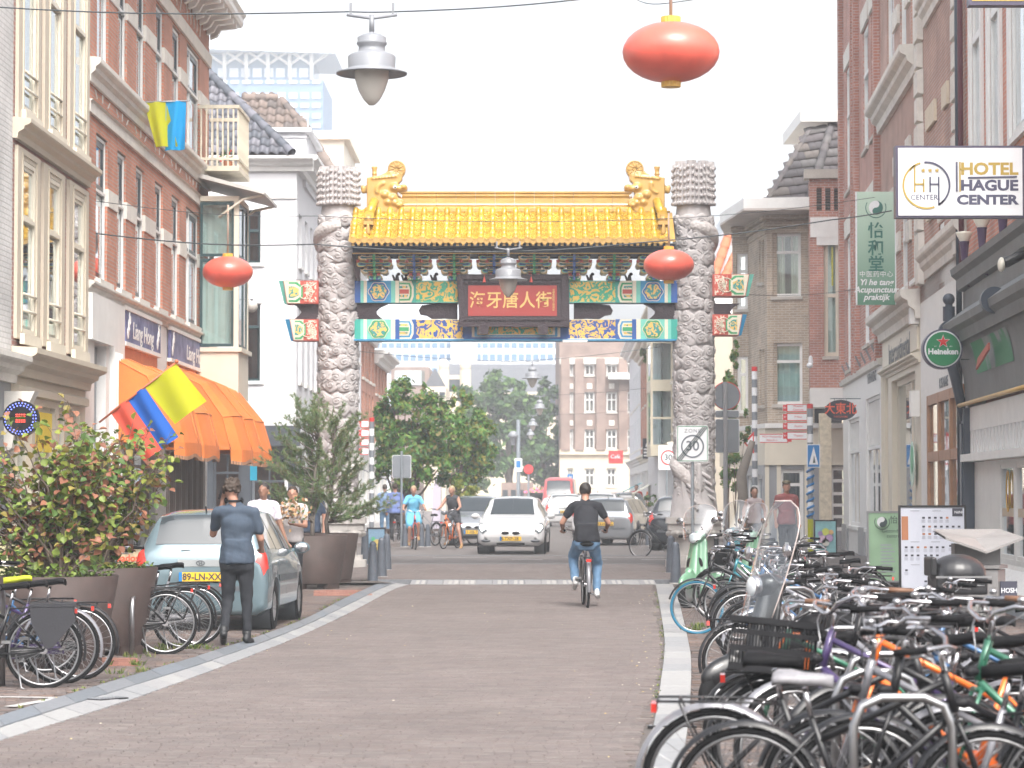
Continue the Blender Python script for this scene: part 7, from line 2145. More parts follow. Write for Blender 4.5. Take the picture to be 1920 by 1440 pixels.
def hoop(x,y,rz,w_,h,label,r=.024):
 t=thing('bicycle_rack',label,'bicycle rack',(x,y,0),rz,'steel hoop bicycle racks')
 b=MB();q=.12;b.tube([(-w_/2,0,0),(-w_/2,0,h-q),(-w_/2+q*.3,0,h-q*.3),(-w_/2+q,0,h),(w_/2-q,0,h),(w_/2-q*.3,0,h-q*.3),(w_/2,0,h-q),(w_/2,0,0)],r,10);b.build('hoop',MATS['steel'],t)
hoop(CX(-2,22.3),22.3,PI/2+.04,.6,.84,'steel hoop rack cut by the left edge of the picture');hoop(CX(256,26.9),26.9,PI/2,.5,.6,'steel hoop rack beside the second brown planter')
for i,(px,d)in enumerate(((1690,11.3),(1640,12.9),(1670,14.3),(1600,17),(1520,20.5),(1480,24))):hoop(CX(px,d),d,.05+.06*i,(.42,.4,.5,.5,.5,.5)[i],.78,'steel hoop rack among the parked bicycles, %s from the camera'%('nearest','second','third','fourth','fifth','sixth')[i],.020)
def flat_awning(label,px0,py0,px1,py1,d0,d1,m,drop=.5):
 A,B=W(px0,py0,d0),W(px1,py1,d1);t=thing('awning',label,'awning',A);B=B-A
 b=MB();b.add([(0,0,0),(B.x,B.y,B.z),(B.x-.0,B.y+2.5,B.z),(0,2.5,0),(0,0,-.2),(0,2.5,-.2)],[(0,1,2,3),(4,0,3,5)]);b.build('canvas',m,t)
flat_awning('blue green shop awning in the far right row',1158,928,1206,905,118,118,mat('awning_teal',(.05,.30,.36),.7))
flat_awning('cream sloping shop awning beside the right pillar',1190,925,1250,893,100,100,mat('awning_cream',(.55,.54,.45),.7))
flat_awning('white and purple awning end behind the left pillar',735,905,676,880,90,90,mat('awning_dark',(.05,.05,.06),.7))
t=thing('flower_basket','bright pink flowers in a raised basket by the red van','flowers',(CX(1016,172),172,.05))
b=MB();b.cyl((0,0,0),.08,1.0,8);b.lathe([(.3,1.0),(.9,1.4),(.9,1.5),(0,1.5)],16);b.build('basket',MATS['black_plastic'],t)
b=MB();rnd=random.Random(5)
for _ in range(500):
 a,r=rnd.uniform(0,6.28),1.15*math.sqrt(rnd.random());c=Vector((r*math.cos(a),r*math.sin(a)*.6,1.5+.42*(1-(r/1.2)**2)*rnd.uniform(.4,1)));u=Vector((rnd.gauss(0,1),rnd.gauss(0,1),rnd.gauss(0,1))).normalized()*.08;v=u.orthogonal().normalized()*.08
 b.quad(c-u,c-v,c+u,c+v)
b.build('petals',island_mat('pink_petals',[(.75,.12,.25),(.8,.25,.35),(.1,.25,.05)],.7),t)
mat('getz_blue',(.155,.22,.25),.22,.4,var=.04,coat=.7,spec=.6);mat('car_white',(.52,.52,.53),.2,var=.02,coat=.8)
mat('car_silver',(.30,.32,.345),.25,.6,var=.03,coat=.6);mat('car_dark',(.025,.03,.04),.2,.3,var=.03,coat=.7);mat('van_red',(.42,.07,.07),.3,var=.05,coat=.5)
mat('car_glass',(.02,.028,.034),.05,0,var=0,spec=.9);mat('tail_red',(.50,.03,.02),.15,var=.1,coat=.6);mat('plate_yellow',(.72,.44,.02),.4,var=.03)
mat('trim_dark',(.07,.08,.09),.5,var=.05);mat('headlight',(.55,.58,.60),.1,var=.05,coat=.5);mat('alloy',(.40,.40,.41),.3,.8,var=.05)
mat('lit_lamp',(.9,.95,.9),.3,var=0,emit=1.2)
HATCH=[(-1.90,.36,.62,.70,.62,.62,.50),(-1.88,.26,.80,.88,.76,.72,.60),(-1.84,.22,.92,.98,.80,.765,.63),(-1.78,.20,.95,1.10,.815,.785,.62),(-1.66,.19,.96,1.36,.825,.80,.585),(-1.56,.19,.965,1.44,.83,.805,.57),(-1.2,.19,.96,1.485,.83,.81,.57),(-.4,.19,.95,1.50,.83,.815,.575),(.25,.19,.94,1.46,.83,.81,.575),(.62,.19,.93,1.28,.83,.80,.60),(1.0,.19,.92,1.0,.83,.79,.66),(1.35,.20,.86,.92,.825,.78,.66),(1.65,.22,.76,.82,.80,.74,.62),(1.83,.26,.62,.68,.72,.66,.55),(1.90,.34,.50,.56,.58,.54,.45)]
def section(st):
 x,zb,zl,zt,wl,wb,wt=st
 return[(x,0,zb),(x,wl*.85,zb),(x,wl,zb+.10),(x,wl*1.01,zb+(zl-zb)*.45),(x,wl*.995,zb+(zl-zb)*.8),(x,wb,zl),(x,wb*.45+wt*.55,zl+(zt-zl)*.52),(x,wt,zt-(zt-zl)*.10),(x,wt*.72,zt-.012*(zt-zl>.3)),(x,0,zt)]
def car_surf(sts,sub=4):
 """stations interpolated along the car"""
 S=np.array([section(s)for s in sts]);X=S[:,0,0];out=[]
 for i in range(len(sts)-1):
  p0,p1,p2,p3=S[max(i-1,0)],S[i],S[i+1],S[min(i+2,len(S)-1)]
  for k in range(sub):
   t=k/sub;m1=(p2-p0)/2*.8;m2=(p3-p1)/2*.8
   out.append((2*t**3-3*t*t+1)*p1+(t**3-2*t*t+t)*m1+(-2*t**3+3*t*t)*p2+(t**3-t*t)*m2)
 out.append(S[-1]);return out
def patch(sec,x0,x1,j0,j1,m,name,parent,off=.006,side=0,nu=10,mg=0.0,t0=0.,t1=1.):
 """a piece of the body surface: x range, rows j0..j1 (float); side 1, -1, or 0 for both across the middle"""
 xs=np.array([s[0][0]for s in sec])
 def at(x,j):
  i=int(np.clip(np.searchsorted(xs,x)-1,0,len(xs)-2));t=(x-xs[i])/max(1e-6,xs[i+1]-xs[i]);j=min(max(j,0),9);ji=min(int(j),8);tj=j-ji
  a=sec[i][ji]*(1-tj)+sec[i][ji+1]*tj;b_=sec[i+1][ji]*(1-tj)+sec[i+1][ji+1]*tj;return a*(1-t)+b_*t
 b=MB();nv=5
 def grid(sg,ja,jb):
  vs=[]
  for u in range(nu+1):
   xa=x0+(x1-x0)*u/nu
   for v in range(nv+1):
    q=v/nv;xx=xa if not callable(t0)else xa
    p=Vector(at(xx,ja+(jb-ja)*q));e=.01
    du=Vector(at(min(xx+e,xs[-1]-1e-4),ja+(jb-ja)*q))-Vector(at(xx-e,ja+(jb-ja)*q));dv=Vector(at(xx,min(ja+(jb-ja)*q+.05,9)))-Vector(at(xx,ja+(jb-ja)*q-.05))
    n=du.cross(dv)
    if n.length>1e-9:n.normalize()
    if n.dot(p-Vector((p.x*.6,0,.7)))<0:n=-n
    p=p+n*off;vs.append((p.x,p.y*sg,p.z))
  fs=[(u*(nv+1)+v,(u+1)*(nv+1)+v,(u+1)*(nv+1)+v+1,u*(nv+1)+v+1)for u in range(nu)for v in range(nv)]
  b.add(vs,fs,True)
 if side in(0,1):grid(1,j0,j1)
 if side in(0,-1):grid(-1,j0,j1)
 return b.build(name,MATS[m],parent)
def wheel(parent,x,y,r,sg,steer=0,w_=.19):
 h=link('wheel',MB().mesh('wheel',MATS['rubber']),parent,(x,y,r),rot=(0,0,steer))
 b=MB();Mx=Matrix.Rotation(-PI/2*sg,4,'X')
 b.lathe([(r*.64,-w_/2),(r*.9,-w_/2),(r*.985,-w_/2+.025),(r,-w_/4),(r,w_/4),(r*.985,w_/2-.025),(r*.9,w_/2),(r*.64,w_/2-.01)],32,Mx)
 n=60
 for q in range(n):a=2*PI*q/n;b.box(-.006,.006,-w_*.42,w_*.42,r-.003,r+.006,Matrix.Rotation(a,4,'Y'))
 b.build('tyre',MATS['rubber'],h)
 b=MB();b.lathe([(r*.64,-w_/2),(r*.66,w_/2-.02),(r*.60,w_/2-.015),(r*.56,w_/2-.05)],28,Mx);b.lathe([(0,w_/2-.02),(r*.16,w_/2-.02),(r*.18,w_/2-.06)],16,Mx)
 for q in range(7):a=2*PI*q/7;b.box(-.022,.022,sg*(w_/2-.06)if sg>0 else-(w_/2-.03),sg*(w_/2-.03)if sg>0 else-(-(w_/2)+.06)*-1,r*.1,r*.62,Matrix.Rotation(a,4,'Y'))if 0 else b.cone((r*.12*math.sin(a),sg*(w_/2-.04),r*.12*math.cos(a)),(r*.6*math.sin(a),sg*(w_/2-.035),r*.6*math.cos(a)),.024,.02,6)
 b.build('rim',MATS['alloy'],h)
 b=MB();b.lathe([(0,0),(r*.62,0)],20,Mx);b.build('brake_disc',MATS['trim_dark'],h)
def car(label,loc,rz,paintm,sc=(1,1,1),plate=None,rear=True,wb=(-1.2,1.25),r=.29,sts=HATCH,cat='car',grp=None,front_style=None,lights=False):
 t=thing('hatchback_car' if sts is HATCH else 'delivery_van',label,cat,loc,rz,grp);t.scale=sc
 sec=car_surf(sts);b=MB();n=10;vs=[]
 for s in sec:
  vs+=[tuple(p)for p in s]+[(p[0],-p[1],p[2])for p in s[-2:0:-1]]
 m=18;fs=[(i*m+j,(i+1)*m+j,(i+1)*m+(j+1)%m,i*m+(j+1)%m)for i in range(len(sec)-1)for j in range(m)]
 fs+=[tuple(range(m)),tuple(range((len(sec)-1)*m,len(sec)*m))[::-1]]
 b.add(vs,fs,True);me=b.mesh('body',[MATS[paintm],MATS['trim_dark']]);body=bpy.data.objects.new('body',me)
 cut=MB()
 for x in wb:
  for sg in(1,-1):cut.cyl((x,sg*.95 if sg<0 else .55,r+.02),r+.055,.4,28,'y')
 cm=cut.mesh('c',MATS['trim_dark']);co=bpy.data.objects.new('c',cm);TMP.collection.objects.link(co)
 md=body.modifiers.new('b','BOOLEAN');md.object=co;md.operation='DIFFERENCE';md.solver='EXACT'
 me2=evaluated(body);bpy.data.objects.remove(body);bpy.data.objects.remove(co);me2.name='body';body=link('body',me2,t)
 van=sts is not HATCH
 for x in wb:
  for sg in(1,-1):
   wheel(t,x,sg*.735,r,sg)
   b=MB();b.lathe([(r+.05,-.14),(r+.05,.10),(0,-.14)][:2],24,Matrix.Translation((x,sg*.70,r+.02))@Matrix.Rotation(-PI/2*sg,4,'X'));b.build('wheel_arch',MATS['trim_dark'],t)
 if not van:
  patch(sec,-1.795,-1.60,8.0-.7,9,'car_glass','rear_window',t,.008)
  patch(sec,.30,.96,7.6,9,'car_glass','windscreen',t,.008)
  for sg in(1,-1):
   patch(sec,-1.50,-.98,5.15,6.95,'car_glass','side_window',t,.006,sg);patch(sec,-.93,-.22,5.12,6.95,'car_glass','side_window',t,.006,sg);patch(sec,-.15,.62,5.10,6.9,'car_glass','side_window',t,.006,sg)
   patch(sec,-.90,.80,3.2,3.5,'trim_dark','rubbing_strip',t,.012,sg)
   for x in(-1.0,-.18,.78):patch(sec,x-.005,x+.005,1.8,5.1,'trim_dark','door_gap',t,.002,sg,2)
   for x in(-.9,-.1):b=MB();b.box(x,x+.16,.80*sg,.83*sg,.80,.83);b.build('door_handle',MATS[paintm],t)
   b=MB();b.ell((.62,.93*sg,.98),.07,.11,.075);b.box(.60,.66,.80*sg,.90*sg,.93,.97);mi=b.build('wing_mirror',MATS[paintm],t);b=MB();b.ell((.565,.93*sg,.98),.02,.09,.06);b.build('mirror_glass',MATS['chrome'],mi)
   patch(sec,-1.875,-1.78,3.9,5.9,'tail_red','tail_light',t,.012,sg)
   patch(sec,1.58,1.86,4.1,5.95,'trim_dark','lamp_housing',t,.008,sg,8);patch(sec,1.66,1.83,4.5,5.7,'lit_lamp' if lights else 'headlight','headlight',t,.014,sg,8)
  b=MB();b.box(-1.905,-1.86,-.60,.60,.50,.56);b.box(-1.88,-1.84,.6,.74,.50,.56);b.box(-1.88,-1.84,-.74,-.6,.50,.56);b.build('bumper_strip',MATS['trim_dark'],t)
  if rear:
   b=MB();b.box(-1.90,-1.875,-.28,.28,.80,.885);b.build('badge_panel',mat('badge_silver',(.5,.53,.54),.25,.5),t)
   b=MB();b.tube([(-1.903,.05*math.cos(a),.842+.028*math.sin(a))for a in np.linspace(0,2*PI,18)[:-1]],.006,5,closed=True);b.tube([(-1.903,-.02,.82),(-1.903,-.012,.865)],.005,4);b.tube([(-1.903,.02,.865),(-1.903,.012,.82)],.005,4);b.tube([(-1.903,-.015,.843),(-1.903,.015,.843)],.005,4);b.build('badge',MATS['trim_dark'],t)
   b=MB();b.tube([(-1.83,.25,.985),(-1.80,-.18,1.015),(-1.80,-.35,1.01)],.012,6);b.build('wiper',MATS['black_plastic'],t)
   b=MB();b.tube([(-1.45,0,1.45),(-1.52,0,1.53)],.01,6);b.build('aerial',MATS['black_plastic'],t)
  if plate:
   sx=-1.925 if rear else 1.915;zp=.62 if rear else .36
   b=MB();b.box(sx-.004,sx+.004,-.26,.26,zp,zp+.11);b.build('number_plate',MATS['plate_yellow'],t)
   b=MB();b.box(sx-.01*(1 if rear else-1),sx,(.22 if rear else-.26),(.26 if rear else-.22),zp,zp+.11);b.build('plate_band',MATS['sign_blue'],t)
   me=text_mesh(plate,.115,.002,bold=.002);me.materials.clear();me.materials.append(MATS['print_dark']);rzz=-PI/2 if rear else PI/2
   link('plate_number',me,t,M=Matrix.Translation((sx+(-.008 if rear else .008),-.02,zp+.052))@Matrix.Rotation(rzz,4,'Z')@UPR@Matrix.Diagonal((.95,1,1,1)))
  if front_style:
   for sg in(1,-1):
    b=MB();b.ell((1.875,.13*sg,.555),.05,.11,.05);g_=b.build('grille',MATS['black_plastic'],t)
    b=MB();b.ell((1.86,.58*sg,.36),.06,.14,.04);b.build('fog_lamp',MATS['trim_dark'],t)
   patch(sec,1.00,1.02,5.2,9,'trim_dark','panel_gap',t,.004,0,2);patch(sec,1.0,1.80,6.35,6.42,'trim_dark','panel_gap',t,.004,0,6)
   b=MB();b.box(1.80,1.895,-.34,.34,.25,.31);b.build('air_intake',MATS['black_plastic'],t)
 return t,sec
car('light blue grey hatchback parked behind the planters with yellow plate 89-LN-XX',(-3.57,33.15,0),PI/2-.045,'getz_blue',(.96,.96,.96),'89-LN-XX')
car('white hatchback driving toward the camera with headlights on',(.06,69.1,.05),-PI/2-.05,'car_white',(1.02,1.04,.98),'8-TXP-28',False,front_style=1,lights=True,r=.31)
car('silver car half hidden behind the white hatchback on its left',(-1.05,80,.05),-PI/2-.05,'car_silver',(1,1,.98),'31-XB-TP',False,front_style=1,lights=True)
car('silver saloon parked at the right beyond the crossing, red tail light',(3.25,80.5,.05),PI/2-.25,'car_silver',(1.1,1.0,.95),'52-HN-RL',grp=None)
car('dark parked car with red tail light beside the right pillar',(4.75,73.5,.05),PI/2-.12,'car_dark',(1.1,1.05,1.0),'17-TR-NB')
car('white parked car behind the silver saloon on the right',(3.1,93,.05),PI/2-.1,'car_white',(1.15,1.05,1.05),'90-GB-ZS')
car('white car far behind the cyclist in front of the shops',(2.4,122,.05),PI/2,'car_white',(1.1,1.1,1.0),'66-PL-KD')
car('pale car farthest along the right kerb under the awnings',(4.6,108,.05),PI/2-.1,'car_silver',(1.1,1.05,1.05),'24-SJ-FF')
VAN=[(-2.6,.35,1.1,2.25,.85,.85,.78),(-2.5,.25,1.15,2.45,.92,.92,.82),(-1,.25,1.15,2.5,.95,.95,.82),(.9,.25,1.15,2.48,.95,.95,.80),(1.4,.25,1.15,2.30,.95,.94,.78),(1.85,.25,1.15,1.75,.95,.92,.80),(2.1,.28,1.05,1.25,.94,.88,.76),(2.5,.32,.85,.98,.88,.80,.66),(2.62,.40,.70,.80,.74,.68,.56)]
t,sec=car('red delivery van with white front driving toward the camera in the distance',(2.72,152,.05),-PI/2-.06,'van_red',(1,1,.96),None,False,(-1.6,1.75),.36,VAN,'van')
patch(sec,1.48,2.02,7.7,9,'pane','windscreen',t,.01);patch(sec,2.08,2.61,5.2,9,'car_white','bonnet',t,.012);patch(sec,1.40,2.0,7.6,9,'car_glass','windscreen',t,.014)
for sg in(1,-1):patch(sec,2.05,2.6,1.5,5.2,'car_white','wing',t,.012,sg);patch(sec,.7,1.7,5.3,6.9,'car_glass','side_window',t,.01,sg);b=MB();b.ell((1.7,1.12*sg,1.35),.08,.12,.2);b.build('wing_mirror',MATS['black_plastic'],t)
b=MB();b.box(2.5,2.66,-.7,.7,.42,.62);b.build('bumper',MATS['trim_dark'],t);b=MB();b.box(2.6,2.66,-.35,.35,.72,.85);b.build('grille',MATS['trim_dark'],t);b=MB();b.box(2.661,2.67,-.25,.25,.5,.6);b.build('number_plate',MATS['plate_yellow'],t)
mat('bike_black',(.005,.005,.007),.4,var=.05,coat=.12);mat('saddle_black',(.005,.005,.006),.7,var=.1,spec=.15);mat('grip_brown',(.14,.07,.04),.6)
for nm,c in(('bike_green',(.02,.12,.07)),('bike_blue',(.03,.10,.22)),('bike_orange',(.72,.16,.02)),('bike_silver',(.20,.20,.22)),('bike_teal',(.02,.16,.20)),('bike_purple',(.06,.04,.12)),('bike_red',(.5,.07,.04))):mat(nm,c,.28,.2,var=.05,coat=.5)
def bicycle():
 t=thing('bicycle','x','bicycle',(0,0,0));r=.335
 for k,x in enumerate((-.54,.54)):
  h=link('wheel',MB().mesh('wheel',MATS['rubber']),t,(x,0,r))
  b=MB();b.tube([(r*.965*math.cos(a),0,r*.965*math.sin(a))for a in np.linspace(0,2*PI,41)[:-1]],.0175,8,closed=True);b.build('tyre',MATS['rubber'],h)
  b=MB();b.tube([(r*.90*math.cos(a),0,r*.90*math.sin(a))for a in np.linspace(0,2*PI,37)[:-1]],.011,6,closed=True);b.build('rim',MATS['steel'],h)
  b=MB()
  for q in range(28):
   a=2*PI*q/28;a2=a+(.5 if q%4<2 else-.5);y=.025 if q%2 else-.025
   b.tube([(.02*math.cos(a2),y,.02*math.sin(a2)),(r*.89*math.cos(a),0,r*.89*math.sin(a))],.0016,3,cap=False)
  b.build('spokes',MATS['steel'],h)
  b=MB();b.cyl((0,-.045,0),.024 if k else .034,.09,12,'y');b.build('hub',MATS['chrome'],h)
  b=MB();a0,a1=(R(-5),R(165))if k==0 else(R(35),R(150));n=16;vs=[];rf=r+.03
  A0,A1=(R(25),R(195))if k==0 else(R(15),R(160))
  for q in range(n+1):
   a=A0+(A1-A0)*q/n
   for y,dr in((-.028,-.014),(-.018,.004),(0,.010),(.018,.004),(.028,-.014)):vs.append(((rf+dr)*math.cos(a),y,(rf+dr)*math.sin(a)))
  b.add(vs,[(q*5+j,q*5+j+1,q*5+6+j,q*5+5+j)for q in range(n)for j in range(4)],True)
  link('mudguard',b.mesh('mudguard',MATS['bike_black']),t,(x,0,r))
 b=MB();F=lambda p,q,rr=.016:b.tube([p,q],rr,8)
 bb,st,hd,hb_=(-.10,0,.30),(-.24,0,.72),(.36,0,.90),(.40,0,.76)
 F(bb,st,.017);F(bb,hb_,.019);F((-.20,0,.62),hd,.016)
 for y in(-.05,.05):F((-.54,y,r),(-.10,y*.5,.30),.009);F((-.54,y,r),(-.225,y*.4,.66),.008)
 F(hb_,(.35,0,.94),.021);b.build('frame',MATS['bike_black'],t)
 b=MB()
 for y in(-.05,.05):b.tube([(.54,y,r),(.455,y,.60),(.405,y*.9,.72)],.010,8)
 b.tube([(.405,-.05,.72),(.405,.05,.72)],.014,8);b.build('fork',MATS['bike_black'],t)
 b=MB();b.tube([(-.24,0,.72),(-.27,0,.86)],.013,8);b.build('seat_post',MATS['chrome'],t);b=MB();b.tube([(.35,0,.94),(.335,0,1.02),(.36,0,1.03)],.013,8);b.build('stem',MATS['chrome'],t)
 b=MB()
 for s_ in(-1,1):b.tube([(.36,0,1.03),(.37,.05*s_,1.03),(.38,.14*s_,1.07),(.33,.24*s_,1.10),(.20,.29*s_,1.09),(.10,.295*s_,1.085)],.011,8)
 hbar=b.build('handlebar',MATS['chrome'],t)
 b=MB()
 for s_ in(-1,1):b=MB();b.tube([(.235,.285*s_,1.093),(.09,.296*s_,1.084)],.0165,8);b.build('grip',MATS['saddle_black'],hbar)
 b=MB()
 for s_ in(-1,1):b.tube([(.24,.275*s_,1.085),(.26,.25*s_,1.06),(.14,.265*s_,1.055)],.005,5)
 b.tube([(.27,-.27,1.085),(.36,-.15,1.0),(.40,-.02,.88)],.0035,4);b.tube([(.27,.27,1.085),(.37,.13,.99),(.38,.02,.85)],.0035,4);b.ell((.30,.25,1.13),.022,.022,.016);b.build('brake_lever',MATS['steel'],hbar)
 b=MB();vs=[];prof=[(-.14,.085,.0),(-.12,.105,.012),(-.06,.10,.012),(.0,.055,.002),(.08,.026,-.002),(.13,.018,-.01)]
 n=10
 for(x,w_,z)in prof:
  for j in range(n):a=2*PI*j/n;vs.append((-.27+x,w_*math.cos(a),.895+z+.032*math.sin(a)*(1 if math.sin(a)>0 else .9)))
 b.add(vs,[(i*n+j,(i+1)*n+j,(i+1)*n+(j+1)%n,i*n+(j+1)%n)for i in range(5)for j in range(n)]+[tuple(range(n)),tuple(range(5*n,6*n))[::-1]],True);b.build('saddle',MATS['saddle_black'],t)
 b=MB()
 for y in(-.055,.055):b.tube([(-.24,y*.4,.70),(-.42,y,.715),(-.80,y,.715),(-.80,0,.715)],.006,5);b.tube([(-.54,y,r),(-.70,y,.71)],.006,5)
 for x in(-.5,-.6,-.7):b.tube([(x,-.055,.717),(x,.055,.717)],.005,5)
 b.build('rack',MATS['bike_black'],t)
 b=MB();b.box(-.83,-.805,-.035,.035,.66,.70);b.build('rear_light',MATS['tail_red'],t)
 b=MB();b.cone((.44,0,.80),(.41,0,.80),.026,.02,12);b.build('headlight',MATS['black_plastic'],t)
 b=MB();b.box(-.56,-.06,-.052,-.038,.27,.36);b.cyl((-.10,-.062,.30),.075,.01,20,'y');b.build('chain_guard',MATS['bike_black'],t)
 for s_ in(-1,1):b=MB();b.tube([(-.10,.06*s_,.30),(-.10-.12*s_,.075*s_,.30+.12*s_)],.008,6);b.box(-.14-.12*s_,-.06-.12*s_,.08*s_,.16*s_,.285+.12*s_,.31+.12*s_);b.build('crank',MATS['steel'],t)
 b=MB();b.tube([(-.30,.05,.30),(-.36,.20,.02),(-.39,.21,.01)],.008,6);b.build('kickstand',MATS['steel'],t)
 return t
bk=bicycle();BT=snapshot(bk);used_first=[False]
def bike(label,x,y,rz,frame='bike_black',lean=.08,z=0,sc=.95,tyre=None,rim=None,guard=None,grip=None,skip=(),grp='bicycles parked in rows',saddle=None,kink=None):
 o=copy_tree(BT,None,skip)
 o.location=(x,y,z);o.rotation_mode='ZYX' if 0 else 'XYZ';o.rotation_euler=(lean,0,rz);o.scale=(sc,sc,sc);o['label']=label;o['group']=grp
 if frame!='bike_black':paint(o,('frame','fork','chain_guard'),MATS[frame])
 if guard:paint(o,('mudguard',),MATS[guard])
 if tyre:paint(o,('tyre',),MATS[tyre])
 if rim:paint(o,('rim',),MATS[rim])
 if grip:paint(o,('grip',),MATS[grip])
 if saddle:paint(o,('saddle',),MATS[saddle])
 a=random.uniform(-.45,.45)if kink is None else kink
 if a:
  K=Matrix.Translation((.40,0,0))@Matrix.Rotation(a,4,'Z')@Matrix.Translation((-.40,0,0))
  for c in children(o):
   if c.name.split('.')[0]in('handlebar','fork','headlight','stem')or c.location.x>.3:c.matrix_local=K@Matrix.Translation(c.location)
 return o
def bpos(px,d,rz,front):
 """place so that the wheel nearest the street stands under the pixel column"""
 X=CX(px,d);s_=.54*.95*(1 if front else-1)
 return X-s_*math.cos(rz),d-s_*math.sin(rz)
mat('tyre_blue',(.01,.13,.22),.6,var=.1);mat('saddle_yellow',(.45,.50,.02),.6,var=.08);mat('saddle_white',(.22,.215,.23),.5,var=.3,scale=20)
def R_(label,px,d,deg,front=True,**k):
 rz=R(deg);x,y=bpos(px,d,rz,front);return bike(label,x,y,rz,**k)
first_bike=R_('black bicycle with grey white patched saddle, nearest at the bottom right',1400,11.6,-12,False,lean=.12,saddle='saddle_white',kink=.2,skip=('rack','rear_light'))
row=[(1352,12.2,-8,False,dict(guard='bike_silver'),'black bicycle with a bright silver mudguard at the bottom edge'),(1560,11.9,168,True,dict(frame='bike_silver'),'silver bicycle with high chrome handlebar cut by the bottom edge'),(1640,11.5,200,True,dict(frame='bike_black'),'black bicycle with bent chrome handlebar right of the crate'),(1590,13.1,176,True,dict(frame='bike_orange',guard='bike_black'),'orange framed bicycle right of the black crate'),(1462,14.0,-5,False,dict(frame='bike_black'),'black bicycle carrying the plastic crate'),(1420,14.9,178,True,dict(frame='bike_green',grip='grip_brown'),'green bicycle with brown grips in the middle of the pile'),(1500,13.4,174,True,dict(frame='bike_purple',guard='bike_silver'),'purple black bicycle pushed in between silver hoops'),(1560,16.6,175,True,dict(frame='bike_silver',guard='bike_silver'),'silver bicycle just beyond the crate bicycle'),(1500,17.8,170,True,dict(frame='bike_black'),'black bicycle in front of the tall scooter windscreen'),(1560,15.6,183,True,dict(frame='bike_black',grip='grip_brown'),'black bicycle with brown grips near the litter bin'),(1640,17.2,165,True,dict(frame='bike_black'),'black bicycle whose handlebar rises before the menu board'),(1378,21.2,8,False,dict(frame='bike_black'),'black electric bicycle with battery on its rear rack'),(1420,22.6,174,True,dict(frame='bike_silver',guard='bike_silver'),'silver bicycle behind the electric bicycle'),(1410,24.4,168,True,dict(frame='bike_black'),'black bicycle left of the tall windscreen'),(1500,19.8,171,True,dict(frame='bike_silver'),'silver bicycle seen through the tall windscreen'),(1560,21.8,176,True,dict(frame='bike_black'),'black bicycle beyond the tall windscreen'),(1400,26.2,172,True,dict(frame='bike_blue'),'dark blue bicycle beyond the scooter mirror'),(1390,27.9,-6,False,dict(frame='bike_black'),'black bicycle with rear wheel to the street, mid row'),(1303,30.8,196,True,dict(frame='bike_black',tyre='tyre_blue',rim='steel'),'bicycle with a bright blue front tyre standing on the pale kerb'),(1385,29.4,176,True,dict(frame='bike_silver',grip='grip_brown'),'silver bicycle right of the blue tyred bicycle'),(1350,32.6,172,True,dict(frame='bike_teal'),'teal bicycle behind the blue tyred bicycle'),(1345,34.2,178,True,dict(frame='bike_black'),'black bicycle between blue tyred bicycle and green scooter'),(1350,35.9,170,True,dict(frame='bike_silver'),'silver bicycle right beside the green scooter'),(1345,40.0,175,True,dict(frame='bike_blue'),'blue bicycle behind the green scooter'),(1350,42.2,172,True,dict(frame='bike_silver'),'silver bicycle before the right pillar'),(1352,44.4,178,True,dict(frame='bike_red',grip='grip_brown'),'red bicycle before the right pillar pedestal'),(1480,27.5,176,True,dict(frame='bike_black'),'black bicycle in the second row behind the windscreen'),(1470,31.5,172,True,dict(frame='bike_silver'),'silver bicycle in the second row farther back'),(1475,35.5,174,True,dict(frame='bike_black'),'black bicycle farthest back in the second row'),(1790,12.3,185,True,dict(frame='bike_green'),'green bicycle under the litter bin at the right'),(1800,13.8,176,True,dict(frame='bike_black',grip='grip_brown'),'black bicycle with brown saddle at the right edge'),(1705,15.2,172,True,dict(frame='bike_blue'),'blue bicycle below the menu board'),(1730,19.0,176,True,dict(frame='bike_black'),'black bicycle directly before the litter bin')]
for(px,d,dg_,fr,kw,lb)in row:
 o=R_(lb,px,d,dg_,fr,lean=random.uniform(-.14,.14),sc=random.uniform(.88,1.0)+.07*(d<14),**kw)
 if 'crate' in lb and 'carrying' in lb:CR=o
 if 'electric' in lb:EB=o
L_=[(85,22.4,7,dict(),'black bicycle with a dark pannier, nearest at the left edge'),(118,22.9,4,dict(frame='bike_purple',guard='bike_silver'),'purple bicycle with pale rear mudguard behind the pannier bicycle'),(150,23.4,2,dict(frame='bike_black',rim='chrome'),'black bicycle with pale rim, third at the left edge'),(88,24.2,10,dict(frame='bike_blue',saddle='saddle_yellow'),'blue bicycle with a bright yellow saddle cover'),(312,27.0,6,dict(),'black bicycle with its rear wheel just right of the brown planter'),(345,27.9,12,dict(frame='bike_black',skip=('chain_guard',)),'second black bicycle right of the brown planter'),(368,28.6,8,dict(frame='bike_silver',rim='chrome'),'silver rimmed bicycle touching the blue grey car in view'),(215,29.2,3,dict(frame='bike_silver'),'silver bicycle half hidden behind the brown planters')]
for(px,d,dg_,kw,lb)in L_:
 rz=R(180+dg_);X=CX(px,d);x=X+.54*.95*math.cos(rz);y=d+.54*.95*math.sin(rz);o=bike(lb,x,y,rz,lean=random.uniform(-.05,.1),**kw)
 if 'pannier, ' in lb:PB=o
bike('dark bicycle leaning before the right parked cars',CX(1240,66),66,R(170),'bike_black',sc=1);bike('bicycle parked between far bollards left of the cycling woman in black',CX(800,79),79,R(120),'bike_silver',z=.05,sc=1);bike('bicycle parked right of the cycling woman in black',CX(868,80),80,R(60),'bike_blue',z=.05,sc=1);bike('bicycle parked behind the woman in the blue dress',CX(752,80),80,R(75),z=.05,sc=1)
def local(o,p):return Matrix.Translation(o.location)@o.rotation_euler.to_matrix().to_4x4()@Vector(p)
